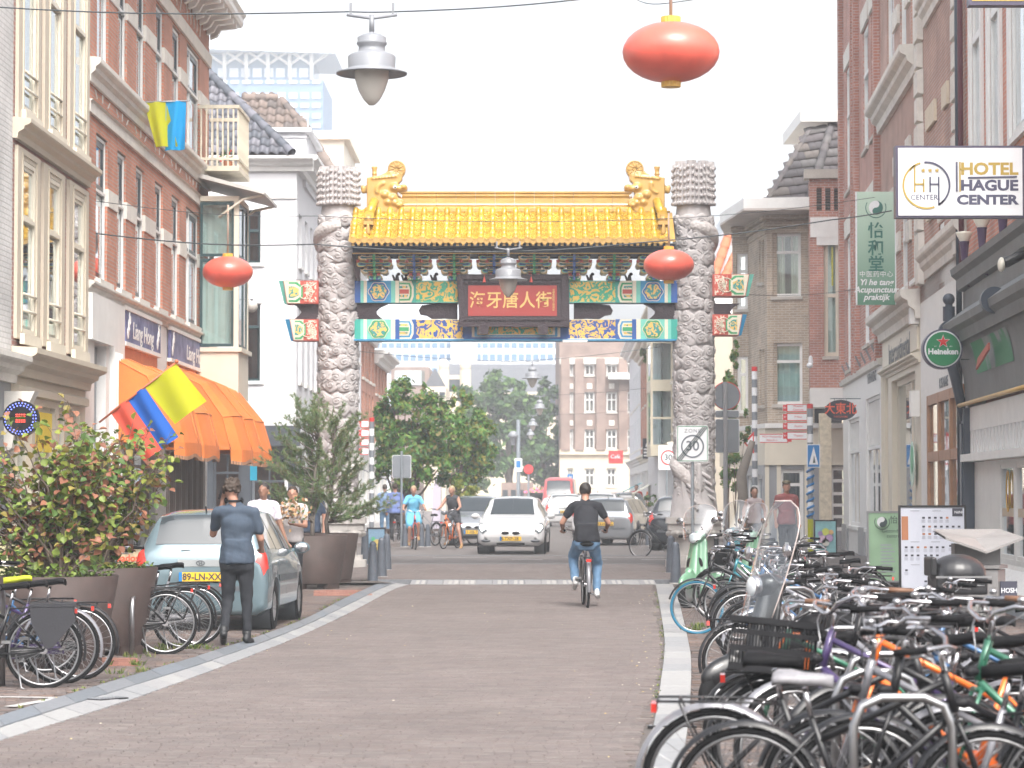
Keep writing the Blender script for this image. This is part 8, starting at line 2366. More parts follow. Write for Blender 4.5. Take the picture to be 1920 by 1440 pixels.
t=thing('crate','black slatted plastic crate on the rear rack of a bicycle','crate',W(1445,1262,13.95),R(3));t.rotation_euler=(-.05,.10,CR.rotation_euler.z)
w_,dd,h=.225,.17,.28;b=MB()
for z0,z1_ in((0,.035),(.10,.13),(.19,.215),(.245,.28)):
 for(x0,x1,y0,y1)in((-w_,w_,-dd,-dd+.012),(-w_,w_,dd-.012,dd),(-w_,-w_+.012,-dd+.012,dd-.012),(w_-.012,w_,-dd+.012,dd-.012)):b.box(x0,x1,y0,y1,z0,z1_)
b.box(-w_+.012,w_-.012,-dd+.012,dd-.012,.0,.01)
for(x0,x1,y0,y1)in((-w_-.02,w_+.02,-dd-.02,-dd),(-w_-.02,w_+.02,dd,dd+.02),(-w_-.02,-w_,-dd,dd),(w_,w_+.02,-dd,dd)):b.box(x0,x1,y0,y1,.25,.282)
b.build('shell',MATS['black_plastic'],t)
b=MB()
for k in range(26):
 x=-w_+.02+k*(2*w_-.04)/25
 for y in(-dd+.006,dd-.006):b.tube([(x,y,.03),(x,y,.25)],.0035,4)
for k in range(16):
 y=-dd+.02+k*(2*dd-.04)/15
 for x in(-w_+.006,w_-.006):b.tube([(x,y,.03),(x,y,.25)],.0035,4)
b.build('slats',MATS['black_plastic'],t,kind='stuff')
t=thing('bicycle_lock','thick orange chain lock looped above the crate','bicycle lock',(W(1490,1210,15.2)),0)
b=MB();b.tube([(-.06,0,-.2),(-.075,0,0),(-.05,0,.06),(.05,0,.06),(.075,0,0),(.06,0,-.2),(0,0,-.23)],.018,10,closed=True);b.build('loop',MATS['bike_orange'],t)
t=thing('pannier_bag','black double pannier with a pale print hanging on the nearest left bicycle','bag',PB.location,0);t.rotation_euler=PB.rotation_euler;t.scale=PB.scale
for s_ in(1,-1):
 b=MB();b.prism([(-.80,.72),(-.42,.72),(-.44,.56),(-.56,.36),(-.62,.36),(-.82,.60)],.06*s_,.14*s_);b.build('pouch',mat('bag_black',(.014,.014,.019),.55,var=.15,bump=.2),t)
b=MB();b.box(-.82,-.42,-.145,.145,.722,.75);b.build('flap',MATS['bag_black'],t)
t=thing('bicycle_battery','flat black battery under the rear rack of the electric bicycle','battery',EB.location,0);t.rotation_euler=EB.rotation_euler;t.scale=EB.scale
b=MB();b.box(-.80,-.45,-.06,.06,.62,.705);b.build('case',MATS['black_plastic'],t);b=MB()
for y in(-.07,.07):b.tube([(-.40,y,.735),(-.84,y,.735),(-.86,y,.60),(-.82,y,.50)],.007,5)
b.build('rack_frame',MATS['bike_black'],t)
t=thing('top_case','large grey black scooter top case beside the litter bin','top case',W(1795,1075,20.5),.1)
b=MB();b.ell((0,0,0),.22,.20,.15,20,12);b.box(-.20,.20,-.15,.15,-.16,-.02);remesh(b,'case',mat('case_grey',(.012,.012,.014),.4,var=.1,coat=.1),.012,4,t);b=MB();b.box(-.235,-.19,-.12,.12,-.02,.13);remesh(b,'backrest',MATS['case_grey'],.012,3,t);b=MB();b.box(-.22,.21,-.205,-.195,-.03,-.015);b.build('seam',MATS['steel'],t)
def scooter(label,x,y,rz,bodym,screen,sc=1,lean=.06):
 t=thing('scooter',label,'scooter',(x,y,0),rz);t.rotation_euler=(lean,0,rz);t.scale=(sc,sc,sc)
 for xx in(-.62,.64):
  h=link('wheel',MB().mesh('wheel',MATS['rubber']),t,(xx,0,.22));Mx=Matrix.Rotation(-PI/2,4,'X')
  b=MB();b.lathe([(.13,-.045),(.19,-.055),(.22,-.03),(.225,0),(.22,.03),(.19,.055),(.13,.045)],28,Mx);b.build('tyre',MATS['rubber'],h)
  b=MB();b.lathe([(0,-.03),(.06,-.035),(.13,-.04),(.135,.04),(.06,.035),(0,.03)],20,Mx);b.build('rim',MATS['alloy'],h)
 b=MB();b.ell((.60,0,.40),.26,.085,.13,18,10,rot=Matrix.Rotation(.25,3,'Y'));b.cone((.50,0,.30),(.56,0,.52),.06,.07,10);remesh(b,'front_mudguard',MATS[bodym],.012,4,t)
 b=MB();b.cone((.40,0,.34),(.26,0,.92),.21,.15,20,(.32,1),up=(1,0,0));b.cone((.44,0,.48),(.32,0,.95),.10,.05,14,(.8,1),up=(1,0,0));b.box(-.30,.36,-.16,.16,.24,.31);b.cone((-.25,0,.42),(-.75,0,.52),.19,.13,18,(1,1));b.ell((-.38,.13,.42),.28,.09,.18);b.ell((-.38,-.13,.42),.28,.09,.18);remesh(b,'body',MATS[bodym],.014,5,t)
 b=MB();b.ell((.27,0,1.02),.13,.12,.09);b.ell((.34,0,1.01),.08,.085,.085);remesh(b,'headset',MATS[bodym],.012,4,t)
 b=MB();b.lathe([(0,.0),(.075,.0),(.085,-.02),(.08,-.05)],24,Matrix.Translation((.42,0,1.01))@Matrix.Rotation(PI/2,4,'Y'));hl_=b.build('headlight_ring',MATS['chrome'],t);b=MB();b.ell((.415,0,1.01),.03,.072,.072,18,10);b.build('headlight',MATS['headlight'],t)
 b=MB();b.tube([(.20,-.33,1.04),(.25,-.15,1.03),(.25,.15,1.03),(.20,.33,1.04)],.016,8);b.build('handlebar',MATS['chrome'],t)
 for s_ in(-1,1):
  b=MB();b.tube([(.215,.23*s_,1.036),(.195,.36*s_,1.042)],.021,10);b.build('grip',MATS['rubber'],t)
  b=MB();b.tube([(.25,.16*s_,1.05),(.27,.27*s_,1.22)],.006,6);b.ell((.28,.29*s_,1.26),.02,.06,.05);b.build('mirror',MATS['chrome'],t)
 b=MB();b.cone((-.05,0,.70),(-.62,0,.72),.10,.12,16,(1,1));b.box(-.6,-.05,-.11,.11,.60,.70);o=remesh(b,'seat',MATS['saddle_black'],.014,5,t)
 for s_ in(-1,1):b=MB();b.ell((.395,.10*s_,.66),.012,.03,.07,rot=Matrix.Rotation(.3*s_,3,'X'));b.build('air_slot',MATS['black_plastic'],t)
 b=MB();b.box(-.86,-.85,-.09,.09,.34,.50);b.build('number_plate',MATS['sign_white'],t)
 b=MB();b.ell((-.80,0,.56),.03,.06,.035);b.build('tail_light',MATS['tail_red'],t)
 if screen:
  w_,z0,z1_=screen;b=MB();n,m=14,14;vs=[]
  for i in range(n+1):
   v=i/n;z=z0+(z1_-z0)*v
   ww=w_*(.62+.42*math.sin(PI*min(1,v*1.25)*.5+.2))*(1 if v<.72 else math.sqrt(max(0.02,1-((v-.72)/.285)**2)))
   for j in range(m+1):u=(j/m-.5)*2;vs.append((.50-.30*v-.14*u*u*(1-.3*v),u*ww,z))
  b.add(vs,[(i*(m+1)+j,(i+1)*(m+1)+j,(i+1)*(m+1)+j+1,i*(m+1)+j+1)for i in range(n)for j in range(m)],True);ws=b.build('windscreen',MATS['clear_plastic'],t)
  rim_=[vs[i*(m+1)]for i in range(n+1)]+[vs[n*(m+1)+j]for j in range(1,m+1)]+[vs[i*(m+1)+m]for i in range(n-1,-1,-1)]
  b=MB();b.tube(rim_,.005,5);b.build('edge',mat('screen_edge',(.45,.38,.36),.3),ws)
  for s_ in(-1,1):b=MB();b.tube([(.26,.15*s_,1.02),(.40,.15*s_,1.15)],.006,5);b.ell((.41,.15*s_,1.16),.014,.014,.014);b.build('stay',MATS['chrome'],ws)
 return t
mat('mint',(.13,.27,.17),.22,var=.04,coat=.6);mat('scooter_black',(.004,.004,.005),.3,var=.05,coat=.25)
scooter('black scooter with a very tall clear windscreen and round headlight',CX(1420,18.7)+.36,18.95,R(203),'scooter_black',(.27,.78,1.63),.97,.05)
scooter('mint green scooter nearest the right bollards',CX(1290,37.6)+.34,38.1,R(236),'mint',(.26,.98,1.50),.98,.04)
scooter('scooter with a clear screen behind the mint green one',CX(1385,40)+.5,41.0,R(215),'mint',(.26,.98,1.55),.95,.02)
scooter('pale blue scooter before the walking couple, with a clear screen',CX(1400,44),44.5,R(225),'bike_teal',(.28,1.0,1.58),.95,.02)
mat('skin',(.38,.20,.14),.55,var=.05);mat('skin_tan',(.26,.135,.09),.55,var=.05);mat('hair_brown',(.04,.024,.015),.7,var=.4,scale=60);mat('hair_dark',(.02,.015,.013),.6,var=.3,scale=60);mat('hair_blond',(.38,.29,.17),.6,var=.3,scale=50)
def clothm(n,c,r=.85):return mat(n,c,r,var=.14,scale=7,bump=.25,bscale=35)
def person(label,loc,rz,J,look,vox=.014,tee=True,scale=1.0):
 """J: joints in metres, facing +Y, x to the right hand"""
 t=thing('person',label,'person',loc,rz);t.scale=(scale,)*3
 V={k:Vector(v)for k,v in J.items()}
 P,C,N,Hd=V['pelvis'],V['chest'],V['neck'],V['head'];rt=(V['rs']-V['ls']).normalized();fat=look.get('fat',1)
 sk=MATS[look.get('skin','skin')]
 hf=V.get('face',Vector((0,1,0))).normalized();hr=hf.cross(Vector((0,0,1))).normalized()
 hm=Matrix((hr,hf,hr.cross(hf))).transposed()
 def hp(x,y,z):return Hd+hm@Vector((x,y,z))
 b=MB();b.ell(Hd,.074,.094,.105,18,12,rot=hm);b.ell(hp(0,.03,-.06),.055,.065,.065,14,9,rot=hm);b.cone(N-Vector((0,0,.04)),hp(0,-.015,-.05),.057,.052,12)
 b.ell(hp(0,.10,-.015),.014,.022,.024,8,6,rot=hm);b.ell(hp(0,.088,-.065),.022,.014,.010,8,6,rot=hm);b.ell(hp(0,.088,.02),.045,.012,.010,10,6,rot=hm)
 for s_ in(-1,1):b.ell(hp(.077*s_,0,-.01),.012,.022,.032,8,6,rot=hm)
 def torso(b,e):
  b.cone(C,P+Vector((0,0,.05)),.155*fat+e,.135*fat+e,20,(1.12,.72),up=rt);b.cone(V['ls']+rt*.05,V['rs']-rt*.05,.075+e,.075+e,14);b.cone(N-Vector((0,0,.02)),C,.075+e*.5,.14+e*.5,16,(1.2,.7),up=rt)
 torso(b,-.012)
 for s in 'lr':
  S,E,H_=V[s+'s'],V[s+'e'],V[s+'h']
  b.cone(S,E,.052,.040,12);b.cone(E,H_,.040,.026,12)
  d=(H_-E).normalized();side=d.cross(Vector((0,0,1))if abs(d.z)<.8 else Vector((0,1,0))).normalized();up_=d.cross(side)
  pc=H_+d*.05;b.cone(H_+d*.005,H_+d*.085,.030,.034,10,(1.15,.55),up=side)
  for q in range(4):
   f0=H_+d*.085+side*(-.027+.018*q);ln=(.06,.072,.068,.052)[q];k1=f0+d*ln*.55-up_*.008;k2=k1+d*ln*.42-up_*(.022+.004*q);b.cone(f0,k1,.0095,.0085,6);b.cone(k1,k2,.0085,.0065,6)
  b.cone(H_+d*.03+side*-.028,H_+d*.075+side*-.052-up_*.01,.012,.009,6);b.cone(H_+d*.075+side*-.052-up_*.01,H_+d*.105+side*-.045-up_*.02,.009,.007,6)
 b.cone(P+rt*-.05,P+rt*.05,.115*fat,.115*fat,16)
 for s,sg in(('l',-1),('r',1)):
  hip=P+rt*(.085*sg)-Vector((0,0,.03));K,A=V[s+'k'],V[s+'a']
  b.cone(hip,K,.070*fat,.050,14);b.cone(K,A,.054,.036,12);ft=V.get(s+'t',A+Vector((0,.17,-.06)));b.cone(A-Vector((0,0,.02)),ft,.036,.028,10)
 body=remesh(b,'body',sk,vox*.8,2,t)
 def part(fn,name,m,v=vox,dsp=None):b=MB();fn(b);return remesh(b,name,m,v,3,t,disp=dsp)
 sl=look.get('sleeve',.62)
 def top(b):
  torso(b,.006)
  if look.get('long'):b.cone(C,P-Vector((0,0,.10)),.15*fat+.01,.15*fat+.015,20,(1.15,.8),up=rt)
  h_=look.get('hem',.08);b.lathe([(0,-h_),(.158*fat,-h_),(.166*fat,-h_+.02),(.152*fat,.06),(.135*fat,.2),(0,.2)],24,Matrix.Translation(P)@Matrix.Rotation(math.atan2(rt.y,rt.x),4,'Z')@Matrix.Diagonal((1.18,.98,1,1)))
  if sl:
   for s in 'lr':b.cone(V[s+'s'],V[s+'s'].lerp(V[s+'e'],sl),.066,.062,12)
   if sl>=1:
    for s in 'lr':b.cone(V[s+'e'],V[s+'h'],.05,.038,12)
 so=part(top,look.get('topname','shirt'),look['top'],dsp=(9,.014))
 for v in so.data.vertices:
  q=v.co;f_=noise.noise(Vector((q.x*16,q.y*16,q.z*4.5)))+.5*noise.noise(Vector((q.x*9+q.z*22,q.y*14,q.z*14)));v.co=q+v.normal*f_*.008*min(1,max(0,(1.42-q.z)*4))
 def legs(b):
  b.cone(P+rt*-.05+Vector((0,0,.0)),P+rt*.05+Vector((0,0,.0)),.126*fat,.126*fat,16,(1,1))
  b.cone(P+rt*-.07-Vector((0,0,.07)),P+rt*.07-Vector((0,0,.07)),.118*fat,.118*fat,14)
  ll=look.get('leg',1)
  for s,sg in(('l',-1),('r',1)):
   hip=P+rt*(.088*sg)-Vector((0,0,.03));K,A=V[s+'k'],V[s+'a']
   wd=look.get('wide',0)
   if ll>=1:b.cone(hip,K,.099*fat,.068+wd,14);b.cone(K,A+(K-A)*.10,.064+wd,.046+wd,12)
   else:b.cone(hip,hip.lerp(K,ll),.095*fat+wd,.085+wd,14)
 part(legs,look.get('legname','trousers'),look['bottom'],dsp=(14,.012))
 def shoes(b):
  for s in 'lr':A=V[s+'a'];ft=V.get(s+'t',A+Vector((0,.17,-.06)));b.cone(A+(A-ft)*.25-Vector((0,0,.035)),ft,.042,.036,12,(1,.95));b.cone(A+Vector((0,0,.04)),A-Vector((0,0,.03)),.047,.043,12)
 part(shoes,'shoes',look.get('shoe',MATS['black_plastic']),.012)
 def hair(b):
  b.ell(hp(0,-.018,.028),.086,.098,.096,16,10,rot=hm)
  if look.get('hairlen',0)>0:b.cone(hp(0,-.05,.0),hp(0,-.06,-look['hairlen']),.085,.055,12)
  if look.get('curly'):
   rr=random.Random(4)
   for q in range(70):
    a,z=rr.uniform(0,6.28),rr.uniform(-.05,.11);rad=.088*math.sqrt(max(0,1-((z-.01)/.125)**2));yy=-.012+rad*math.sin(a)*1.1
    if yy>.045 and z<.06:continue
    b.ell(hp(rad*math.cos(a),yy,z),.019,.019,.017,7,5)
 if not look.get('bald'):
  b=MB();hair(b);o=remesh(b,'hair',look.get('hair',MATS['hair_dark']),.008 if look.get('curly')else .012,1,t,disp=(38,.008))
  bm=bmesh.new();bm.from_mesh(o.data);dl=[v for v in bm.verts if(lambda q:q.y>.045 and q.z<.055)(hm.transposed()@(v.co-Hd))];bmesh.ops.delete(bm,geom=dl,context='VERTS');bm.to_mesh(o.data);bm.free()
 return t
STAND=dict(pelvis=(0,0,.95),chest=(0,0,1.30),neck=(0,0,1.50),head=(0,.02,1.665),ls=(-.185,0,1.44),rs=(.185,0,1.44),le=(-.24,-.02,1.16),re=(.24,-.02,1.16),lh=(-.24,.06,.92),rh=(.24,.06,.92),lk=(-.10,.03,.50),rk=(.10,.03,.50),la=(-.10,-.02,.09),ra=(.10,-.02,.09))
def pose(**k):d=dict(STAND);d.update(k);return d
jeans=clothm('jeans_blue',(.10,.19,.31));blackj=clothm('trousers_black',(.009,.011,.016));slate=clothm('tee_slate',(.036,.054,.082))
mp=G(440,1210)
t=person('curly haired man in slate blue T-shirt and black jeans, phone at his ear',(mp.x+.0,mp.y,0),.05,pose(pelvis=(.02,0,.93),chest=(.02,0,1.30),neck=(0,0,1.50),head=(-.045,.03,1.675),face=(-.25,1,-.1),ls=(-.18,0,1.43),rs=(.195,0,1.42),le=(-.245,.16,1.19),lh=(-.14,.13,1.53),re=(.27,.04,1.14),rh=(.27,.28,1.03),lk=(-.075,.06,.50),la=(-.11,-.16,.14),lt=(-.12,.0,.035),rk=(.12,.05,.49),ra=(.13,.02,.09),rt=(.17,.17,.035)),dict(top=slate,bottom=blackj,shoe=mat('boot_black',(.012,.013,.015),.5,var=.1),hair=MATS['hair_brown'],curly=1,hem=.06,fat=1.0,sleeve=.66),vox=.012,scale=1.0)
b=MB();b.box(-.016,-.004,-.04,.04,-.07,.07,Matrix.Rotation(.3,4,'Y'));p=thing('phone','black mobile phone held to the ear of the curly haired man','phone',(mp.x-.155,mp.y+.08,1.63));b.build('case',MATS['black_plastic'],p)
hpn=thing('headphones','dark headphones resting round the neck of the curly haired man','headphones',(mp.x-.02,mp.y,0));b=MB();b.tube([(.085*math.cos(a),.02+.075*math.sin(a),1.555+.01*math.sin(a))for a in np.linspace(PI*.9,PI*2.1,14)],.012,8);b.ell((-.085,.05,1.55),.02,.035,.035);b.ell((.085,.05,1.55),.02,.035,.035);b.build('band',MATS['black_plastic'],hpn)
cx_,cy_=CX(1098,38.0),38.0
o=bike('city bicycle with a red rear light ridden away from the camera',cx_,cy_+.2,PI/2+.03,'bike_silver',.0,0,1.0,guard='bike_silver',grp='bicycles being ridden',skip=('kickstand',),kink=0)
person('cyclist in a black T-shirt and light blue jeans riding away from the camera',(cx_,cy_+.2,0),.03,pose(pelvis=(0,-.28,.99),chest=(0,-.14,1.30),neck=(0,-.04,1.50),head=(0,.03,1.655),ls=(-.19,-.06,1.43),rs=(.19,-.06,1.43),le=(-.33,.0,1.20),re=(.33,.0,1.20),lh=(-.31,.20,1.10),rh=(.31,.20,1.10),lk=(-.17,.06,.72),la=(-.15,-.16,.36),lt=(-.16,-.01,.27),rk=(.17,.05,.62),ra=(.16,-.08,.20),rt=(.18,.09,.14)),dict(top=clothm('tee_black',(.006,.007,.012)),bottom=jeans,shoe=mat('shoe_white',(.55,.55,.55),.5),hair=MATS['hair_dark'],skin='skin',sleeve=.5,fat=1.0,wide=.012,hem=.06),vox=.013)
person('young man in a white T-shirt holding hands near the blue grey car',(CX(494,41.5),41.5,0),PI+.3,pose(face=(.6,1,0),lh=(-.36,.05,.86),le=(-.27,.0,1.14),lk=(-.10,.10,.50),la=(-.10,.08,.09)),dict(top=clothm('tee_white',(.60,.57,.64)),bottom=jeans,skin='skin_tan',hair=MATS['hair_dark']),.016,scale=1.0)
person('person in a pale shirt carrying flowers behind the pine planter, holding hands',(CX(549,42.2),42.2,0),PI,pose(rh=(.42,.0,.92),re=(.28,.0,1.16),rs=(.19,0,1.42),le=(-.22,.12,1.14),lh=(-.06,.26,1.16)),dict(top=clothm('shirt_pale',(.45,.42,.42)),bottom=blackj,skin='skin',hair=MATS['hair_brown']),.018,scale=.97)
fl=thing('bouquet','dried brown and green bouquet held before the pine planter','flowers',(CX(548,41.8),41.8,1.28));b=MB();rr=random.Random(2)
for _ in range(160):
 c=Vector((rr.gauss(0,.13),rr.gauss(0,.08),rr.gauss(.08,.09)));u=Vector((rr.gauss(0,1),rr.gauss(0,1),rr.gauss(0,1))).normalized()*.035;v=u.orthogonal().normalized()*.03;b.quad(c-u,c-v,c+u,c+v)
b.build('leaves',island_mat('dried_flowers',[(.30,.16,.08),(.42,.27,.14),(.09,.12,.05),(.5,.36,.25)],.8),fl)
person('walker in dark clothes behind the young man with the flowers',(CX(584,50),50,0),PI,pose(),dict(top=clothm('shirt_navy',(.03,.05,.09)),bottom=blackj,skin='skin',hair=MATS['hair_dark']),.02)
def rider(label,bl,px,d,rz,look,foot=False):
 X=CX(px,d);bike(bl,X,d,-PI/2+rz,'bike_red' if not foot else 'bike_orange',.0,.05,1.0,grp='bicycles being ridden',skip=('kickstand',),kink=0)
 kw=dict(pelvis=(0,-.26,.98),chest=(0,-.16,1.28),neck=(0,-.12,1.48),head=(0,-.07,1.635),ls=(-.17,-.13,1.41),rs=(.17,-.13,1.41),le=(-.29,.0,1.17),re=(.29,.0,1.17),lh=(-.30,.18,1.11),rh=(.30,.18,1.11),lk=(-.12,.12,.72),la=(-.12,-.02,.34),lt=(-.13,.12,.27),rk=(.12,.10,.60),ra=(.12,-.05,.19),rt=(.13,.10,.13),face=(.15,1,-.05))
 if foot:kw.update(lk=(-.24,.0,.52),la=(-.32,-.02,.09),lt=(-.35,.13,.03))
 person(label,(X,d,.05),PI+rz,pose(**kw),look,.018,scale=1.0)
rider('blonde woman in a light blue dress cycling toward the camera','red bicycle ridden by the woman in the blue dress',776,73.5,.12,dict(top=clothm('dress_blue',(.13,.42,.62)),bottom=clothm('dress_blue',(.13,.42,.62)),leg=.8,wide=.03,legname='skirt',topname='blouse',hair=MATS['hair_blond'],sleeve=.6,skin='skin',shoe=mat('sandal',(.35,.2,.08),.6)))
rider('woman in black shorts and sunglasses with one foot down on an orange bicycle','orange bicycle held by the woman in black',845,74.5,-.35,dict(top=clothm('top_charcoal',(.04,.045,.055)),bottom=clothm('top_charcoal',(.04,.045,.055)),leg=.45,wide=.015,legname='shorts',hair=MATS['hair_blond'],hairlen=.12,sleeve=0,skin='skin',shoe=MATS['sandal']),True)
person('walker in a blue shirt and dark trousers going away behind the food board',(CX(741,82),82,.1),.1,pose(lk=(-.1,.12,.5)),dict(top=clothm('shirt_blue',(.12,.17,.38)),bottom=blackj,hair=MATS['hair_brown'],sleeve=1),.02)
person('walker in light blue jeans jacket left of the far bollards',(CX(722,88),88,.1),.2,pose(),dict(top=clothm('shirt_sky',(.20,.30,.50)),bottom=jeans,hair=MATS['hair_brown'],sleeve=1),.022)
person('long haired young woman in a pale top walking beside the right parked scooters',(CX(1414,60),60,.05),PI-.1,pose(face=(-.3,1,0),chest=(0,0,1.24),neck=(0,0,1.43),head=(0,.02,1.585),ls=(-.16,0,1.37),rs=(.16,0,1.37)),dict(top=clothm('top_mauve',(.42,.36,.37)),bottom=blackj,hair=MATS['hair_brown'],hairlen=.24,sleeve=0,fat=.88),.016)
person('man with a flat cap and dark red shirt behind the tall scooter windscreen',(CX(1474,57),57,.05),PI+.1,pose(),dict(top=clothm('shirt_darkred',(.22,.06,.06)),bottom=blackj,hair=MATS['hair_dark'],skin='skin',fat=1.05),.016,scale=1.02)
t=thing('cap','olive brown flat cap on the man in the dark red shirt','cap',(CX(1474,57),57,.05));b=MB();b.ell((0,-.005,1.79),.095,.12,.045);b.ell((0,-.10,1.765),.07,.05,.012);b.build('crown',mat('cap_olive',(.13,.11,.07),.9),t)
for k,(px,d,lb)in enumerate(((1193,112,'tiny distant person by the striped shop awnings'),(1222,118,'tiny distant person in orange under the cream awning'))):person(lb,(CX(px,d),d,.15),PI,pose(),dict(top=clothm('shirt_orange',(.6,.2,.08))if k else clothm('shirt_red2',(.4,.06,.06)),bottom=blackj),.03)
for o in descendants(bk)+[bk]:bpy.data.objects.remove(o)
rust=mat('corten',(.048,.030,.026),.7,var=.2,dirt=.25,scale=2.5,bump=.15)
def planter(label,px,py,rt,rb,h,d=None):
 g_=G(px,py);t=thing('planter',label,'planter',(CX(px,g_.y+rb),g_.y+rb,0),0,'large tapered rust brown planters')
 b=MB();b.lathe([(rb,.10),(rt,h),(rt-.015,h+.004),(rt-.03,h-.004),(rt-.06,h-.10),(0,h-.08)],48);b.build('tub',rust,t)
 for q in range(4):a=PI/4+q*PI/2+.2;b=MB();b.box(-.16,.16,-.05,.05,0,.102,Matrix.Translation((rb*.86*math.cos(a),rb*.86*math.sin(a),0))@Matrix.Rotation(a+PI/2,4,'Z'));b.build('foot',rust,t)
 b=MB();b.lathe([(0,h-.05),(rt-.05,h-.07)],32);b.build('soil',mat('soil',(.06,.045,.035),.95),t);return t
PL=[planter('big brown planter at the left, partly behind the parked bicycles',108,1258,.58,.44,.86),planter('second brown planter at the left, touching the black bicycles',190,1232,.58,.44,.88),planter('brown planter with the pine beside the blue grey car',586,1106,.60,.47,.90),planter('brown planter half hidden behind the first pine planter',610,1097,.60,.47,.90)]
SHRUB=[(.11,.17,.03),(.16,.22,.035),(.22,.25,.04),(.07,.13,.03),(.26,.21,.06),(.28,.12,.07),(.24,.10,.06),(.18,.24,.05)]
leafm=island_mat('shrub_leaf',SHRUB,.5,trans=.25,spec=.4);bark=mat('bark',(.12,.09,.07),.9,var=.25,scale=8,bump=.5);gbark=mat('grey_bark',(.16,.14,.12),.9,var=.25,bump=.4)
def leaf_verts(s,fold=.25):
 return[(0,0,0),(s*.42,s*.30,s*fold),(s*.50,s*.62,s*fold),(s*.22,s*.95,s*fold*.5),(0,s*1.08,-.05*s),(-s*.22,s*.95,s*fold*.5),(-s*.50,s*.62,s*fold),(-s*.42,s*.30,s*fold),(0,s*.55,0)],[(0,1,8),(1,2,8),(2,3,8),(3,4,8),(4,5,8),(5,6,8),(6,7,8),(7,0,8)]
def frame_at(p,d,up,s):
 d=d.normalized();x=d.cross(up);x=x.normalized()if x.length>1e-4 else d.orthogonal().normalized();z=x.cross(d)
 return Matrix.Translation(p)@Matrix((x,d,z)).transposed().to_4x4()@Matrix.Diagonal((s,s,s,1))
def shrub(t,name_leaf,bases,rnd,tips,leaf,per,lm,stem_r=.016,singles=300,spread=.5):
 """woody stems from the bases to many tips, leaves along them"""
 b=MB();L=[]
 for(bp,tp)in zip([bases[rnd.randrange(len(bases))]for _ in tips],tips):
  bp,tp=Vector(bp),Vector(tp);n=7;P=[]
  for i in range(n+1):
   u=i/n;p=bp.lerp(tp,u);p.z=bp.z+(tp.z-bp.z)*(u**.72);k=math.sin(u*PI)*.10
   P.append(p+Vector((rnd.gauss(0,k*.4),rnd.gauss(0,k*.4),rnd.gauss(0,k*.25))))
  b.tube(P,[stem_r*(1-.85*i/n)for i in range(n+1)],5,cap=False)
  for q in range(per):
   u=1-abs(rnd.gauss(0,spread));
   if u<.18:continue
   i=min(int(u*n),n-1);p=P[i].lerp(P[i+1],u*n-i);d=Vector((rnd.gauss(0,1),rnd.gauss(0,1),rnd.gauss(-.1,.7))).normalized()
   off=rnd.uniform(.0,.13);c=p+d*off;L.append((c,(d+Vector((0,0,rnd.uniform(-.6,.3)))),rnd.uniform(.7,1.25)*leaf))
   if off>.05:b.tube([p,c],.0025,3,cap=False)
 b.build('stem',bark,t)
 lv,lf=leaf_verts(1.0);mm=MB();mm.add(lv,lf,True);me=mm.mesh(name_leaf,lm);L.sort(key=lambda q:q[0].y-q[2]*.0);rest=MB()
 LV=np.array(lv)
 for k,(c,d,s)in enumerate(L):
  up=Vector((rnd.gauss(0,.5),rnd.gauss(0,.5)-.35,1)).normalized();M=frame_at(c,d,up,s)
  if k<singles:link(name_leaf,me,t,M=M)
  else:rest.add(lv,lf,True,M)
 if rest.v:rest.build(name_leaf,lm,t,kind='stuff')
 return len(L)
def px_tips(n,d,poly_fn,rnd,dy):
 out=[]
 while len(out)<n:
  p=poly_fn(rnd)
  if p:out.append(W(p[0],p[1],d+rnd.uniform(-dy,dy)))
 return out
import bisect
top_line=[(0,770),(40,755),(90,770),(110,705),(135,745),(150,722),(180,785),(215,800),(260,785),(300,785),(335,795),(352,845),(330,905),(300,960)]
def crown1(rnd):
 x=rnd.uniform(-150,345);y=rnd.uniform(700,1025)
 ty=770 if x<0 else np.interp(x,[p[0]for p in top_line[:12]],[p[1]for p in top_line[:12]])
 by=np.interp(x,[-150,0,150,230,290,345],[1060,1060,1040,1010,960,900])
 return(x,y)if ty+6<y<by else None
rnd=random.Random(11)
for(pi,px0,d_,nn,lb)in((0,100,25.2,80,'large leafy shrub with red tinged leaves in the first left planter'),(1,172,26.6,50,'leafy shrub leaning right in the second left planter')):
 P_=PL[pi].location;t=thing('leafy_shrub',lb,'shrub',(P_.x,P_.y,.80))
 f=(lambda r:(lambda p:p if p and p[0]<235 else None)(crown1(r)))if pi==0 else(lambda r:(lambda p:p if p and p[0]>120 else None)(crown1(r)))
 tips=[p-Vector(t.location)for p in px_tips(nn,P_.y,f,rnd,.42)]
 shrub(t,'leaf',[(rnd.gauss(0,.07),rnd.gauss(0,.07),0)for _ in range(6)],rnd,tips,.072,34 if pi==0 else 31,leafm,.014)
 gc_=MB();lv,lf=leaf_verts(.035)
 for _ in range(420):
  a,r=rnd.uniform(0,6.28),.55*math.sqrt(rnd.random());gc_.add(lv,lf,True,frame_at(Vector((P_.x+r*math.cos(a),P_.y+r*math.sin(a),.83+rnd.uniform(0,.10))),Vector((rnd.gauss(0,1),rnd.gauss(0,1),.5)),Vector((0,0,1)),1))
 o=gc_.build('ground_cover',island_mat('cover_leaf',[(.12,.18,.03),(.18,.24,.05),(.08,.12,.03)],.6,trans=.2),None,kind='stuff')
needle=island_mat('pine_needle',[(.12,.21,.09),(.15,.26,.10),(.19,.24,.10),(.24,.19,.10),(.09,.17,.08)],.6,trans=.1)
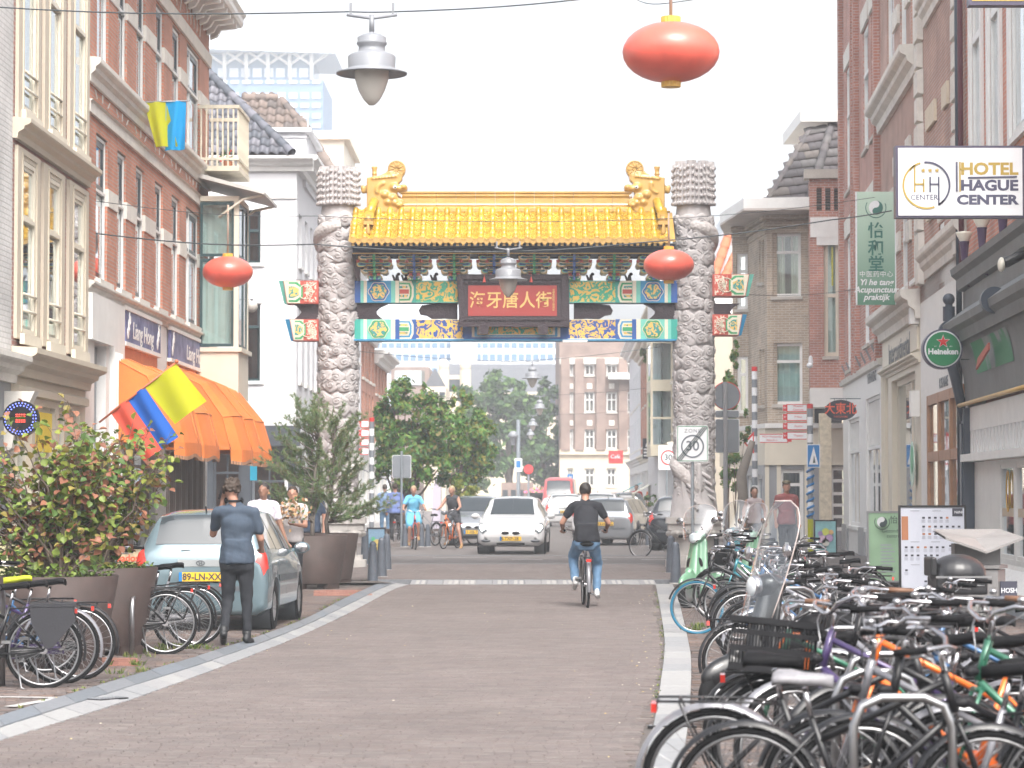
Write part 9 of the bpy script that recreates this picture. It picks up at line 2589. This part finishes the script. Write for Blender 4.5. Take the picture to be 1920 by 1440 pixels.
def pine(label,base,tips,rnd,trunk_top):
 t=thing('pine_tree',label,'tree',base);B=Vector(base);b=MB();f=MB()
 T=[Vector((0,0,0))];tt=Vector(trunk_top)-B
 for i in range(1,9):T.append(tt*(i/8)+Vector((rnd.gauss(0,.02),rnd.gauss(0,.02),0)))
 b.tube(T,[.042*(1-.8*i/8)for i in range(9)],7)
 for tp in list(tips)+[Vector(q)+Vector((rnd.gauss(0,.10),rnd.gauss(0,.2),rnd.gauss(-.02,.09)))for q in list(tips)*1]:
  tp=Vector(tp)-B;u=min(.95,max(.12,(tp.z/tt.z)-rnd.uniform(.12,.3)));s=tt*u;n=6;P=[]
  for i in range(n+1):
   v=i/n;p=s.lerp(tp,v);p.z-=math.sin(v*PI)*.06*(tp-s).length;P.append(p+Vector((rnd.gauss(0,.012),rnd.gauss(0,.012),rnd.gauss(0,.012))))
  b.tube(P,[.014*(1-.75*i/n)for i in range(n+1)],5)
  for k in range(8):
   v=1-k*.085;i=min(int(v*n),n-1);p=P[i].lerp(P[i+1],v*n-i);dr=(P[-1]-P[-2]).normalized()
   for m in range(2 if k else 1):
    d=(dr+Vector((rnd.gauss(0,.8),rnd.gauss(0,.8),rnd.gauss(.35,.5)))*(0 if k==0 else 1)).normalized();q=p+d*rnd.uniform(.06,.13);b.tube([p,q],.004,3,cap=False)
    for w_ in range(42):
     c=p.lerp(q,rnd.uniform(.2,1));e=(d*rnd.uniform(.2,1)+Vector((rnd.gauss(0,.6),rnd.gauss(0,.6),rnd.gauss(0,.6)))).normalized()*rnd.uniform(.05,.085);s_=e.cross(Vector((rnd.gauss(0,1),rnd.gauss(0,1),rnd.gauss(0,1)))).normalized()*.0042
     f.add([c-s_,c+s_,c+e],[(0,1,2)])
 b.build('trunk',gbark,t);f.build('needles',needle,t,kind='stuff')
rnd=random.Random(21)
def tips_(lst,d,dy=.4):return[W(x+rnd.uniform(-4,4),y+rnd.uniform(-4,4),d+rnd.uniform(-dy,dy))for x,y in lst]
t1=tips_([(556,745),(600,742),(575,765),(543,790),(612,772),(590,775),(556,812),(530,803),(520,822),(575,822),(600,830),(545,852),(500,850),(515,868),(535,872),(560,870),(585,862),(490,862),(498,905),(520,900),(540,925),(565,915),(600,905),(575,895),(610,875),(590,940),(560,940)],PL[2].location.y)
t2=tips_([(640,760),(625,790),(655,790),(668,775),(645,815),(665,820),(630,835),(655,850),(675,850),(640,880),(660,885),(620,870),(680,875),(690,905),(650,915),(672,930),(700,935),(640,945),(735,935),(720,925),(660,955),(625,930),(610,900),(605,850)],PL[3].location.y)
p_=PL[2].location;pine('slender pine in the brown planter beside the blue grey car',(p_.x+.0,p_.y,.84),t1,rnd,W(598,760,p_.y));p_=PL[3].location;pine('second pine spreading right over the planter behind',(p_.x+.05,p_.y,.84),t2,rnd,W(628,780,p_.y))
def tree(label,px,d,base_py,blobs,n,leaf,cols,name,trunk=.12,seed=1,cat='tree',cn='broadleaf_tree',spray=0):
 rnd=random.Random(seed);x0=CX(px,d);t=thing(cn,label,cat,(x0,d,.05));k=d/FPX
 lm=island_mat(name,cols,.6,trans=.22)
 b=MB();top=max(W(0,by,d).z for(bx,by,rx,ry)in blobs)*.7
 if trunk:
  b.tube([(0,0,0),(.02,0,top*.25),(-.03,0,top*.5),(.03,0,top*.9)],[trunk,trunk*.8,trunk*.65,trunk*.3],8)
  for(bx,by,rx,ry)in blobs:c=W(bx,by,d);b.tube([(0,0,top*.3),((c.x-x0)*.5,.1,(c.z)*.62),(c.x-x0,0,c.z)],[trunk*.5,trunk*.3,trunk*.1],5)
  b.build('trunk',bark,t)
 f=MB();tot=sum(rx*ry for _,_,rx,ry in blobs)
 for(bx,by,rx,ry)in blobs:
  c=W(bx,by,d);m=int(n*rx*ry/tot);RX_,RZ_=rx*k,ry*k;RY_=(RX_+RZ_)/2
  cl=[Vector((rnd.gauss(0,1),rnd.gauss(0,1),rnd.gauss(0,1))).normalized()*rnd.uniform(.45,1.0)**.6 for _ in range(max(6,m//110))]
  for _ in range(m):
   q=cl[rnd.randrange(len(cl))]+Vector((rnd.gauss(0,.14),rnd.gauss(0,.14),rnd.gauss(0,.10)))
   p=Vector((c.x-x0+q.x*RX_,q.y*RY_,c.z-.05+q.z*RZ_));s=leaf*rnd.uniform(.6,1.3)
   nn=(q.normalized()+Vector((rnd.gauss(0,.7),rnd.gauss(0,.7),rnd.gauss(.3,.7)))).normalized();u=nn.orthogonal().normalized();u.rotate(Quaternion(nn,rnd.uniform(0,6.28)));v=nn.cross(u)
   f.add([p-u*s,p-v*s*.5,p+u*s,p+v*s*.5],[(0,1,2,3)])
 f.build('crown',lm,t);return t
GR=[(.06,.16,.03),(.08,.20,.035),(.11,.23,.04),(.045,.11,.03),(.15,.21,.035),(.19,.16,.05)]
tree('green street tree with upright shoots in the middle distance',752,83,1020,[(760,770,50,60),(725,800,28,60),(800,790,40,60),(830,815,45,70),(770,850,62,65),(830,870,50,50),(735,725,9,30),(745,745,18,25),(795,735,7,28),(712,850,18,50),(850,740,8,22)],14000,.085,GR,'maple_leaf',.13,3)
tree('yellow green street tree right of the larger street tree',850,92,1015,[(880,790,28,45),(895,830,35,50),(870,860,40,50),(905,800,18,30),(905,850,25,40),(870,740,6,25)],7000,.09,GR[1:5]+[(.22,.20,.03)],'linden_leaf',.12,5)
tree('bright yellow green bush between the cycling woman and the silver car',870,86,1000,[(872,925,26,32),(885,945,18,22),(858,910,10,14)],1500,.07,[(.20,.22,.03),(.26,.26,.04),(.12,.18,.03)],'bush_leaf',.03,6,'bush','garden_bush')
FG=[(.03,.08,.02),(.045,.11,.025),(.07,.15,.03),(.022,.055,.02),(.10,.18,.04)]
tree('tall rounded dark tree behind the far street lamps',955,200,950,[(945,735,42,42),(975,770,50,55),(930,790,50,55),(965,840,60,50),(910,750,30,30)],9000,.26,FG,'far_leaf',.35,7)
tree('dark tree beside the brick office block',1020,205,950,[(1015,745,32,40),(1025,800,35,55),(1005,850,50,50),(1035,870,30,40)],6500,.26,FG,'far_leaf',.35,8)
tree('dark far tree left behind the yellow green street tree',885,195,950,[(885,750,30,35),(890,810,35,50),(900,870,50,45)],4500,.26,FG,'far_leaf',.3,9)
for k,(px,d,by,bl,n,lb)in enumerate(((1365,76,700,[(1372,690,12,40),(1365,720,16,25),(1380,655,6,22)],1100,'ivy climbing high beside the brown corner house'),(1380,70,860,[(1375,800,20,40),(1390,850,22,40),(1372,890,24,40),(1398,800,12,30)],2600,'dense ivy growing round the sign pole right of the pillar'),(1240,96,930,[(1245,925,20,22),(1225,940,22,16),(1262,905,14,22)],1300,'green terrace plants under the cream awning'))):
 tree(lb,px,d,by,bl,n,.06,GR,'ivy_leaf',.03,20+k,'plant','climbing_plant')
tree('roof garden plant on the balcony of the brick office block',1210,120,700,[(1208,668,12,14)],400,.09,GR,'maple_leaf',0,31,'plant','roof_plant')
t=thing('tree_trunk_post','bent pale tree trunk carrying ivy right of the pillar','tree trunk',(CX(1393,69),69,.05));b=MB();b.tube([(0,0,0),(.03,0,1.2),(-.05,0,2.0),(.25,0,2.9)],[.16,.13,.14,.08],10);b.build('trunk',gbark,t)
for(px0,px1,py,d,m,nm,lb)in((940,1000,905,185,'office_brick','kiosk','low brick kiosk building under the dark far trees'),(1058,1150,928,190,'dark_wood','terrace_screen','dark terrace screens before the brick office block')):
 f=Facade(nm,lb,(CX(px0,d),d),(CX(px1,d),d));h=f.z((px0+px1)/2,py);s=MB();s.box(0,f.len,0,3,0,h);s.build('wall',MATS[m],f.root)
 for q in range(4):s=MB();s.box(f.len*(q+.2)/4,f.len*(q+.8)/4,-.06,-.002,.3,h-.5);s.build('window',MATS['dark_sash'],f.root)
t=thing('delivery_pallet','low dark bench and crates behind the far bollards on the left','bench',(CX(770,84),84,.05));b=MB();b.box(-.9,.9,-.2,.2,.35,.42);b.build('seat',MATS['dark_wood'],t)
for x in(-.7,.7):b=MB();b.box(x-.05,x+.05,-.2,.2,0,.349);b.build('leg',MATS['dark_wood'],t)
b=MB();b.box(-880,880,-50,640,-1.2,90);hz=b.build('haze',mat('haze',(1,1,1)),kind='stuff')
m=MATS['haze'];nt=m.node_tree;nt.nodes.clear();pvn=nt.nodes.new('ShaderNodeVolumePrincipled');pvn.inputs['Color'].default_value=(.90,.95,1,1);pvn.inputs['Density'].default_value=.0011;pvn.inputs['Anisotropy'].default_value=0
on=nt.nodes.new('ShaderNodeOutputMaterial');nt.links.new(pvn.outputs[0],on.inputs['Volume'])
bpy.data.scenes.remove(TMP)
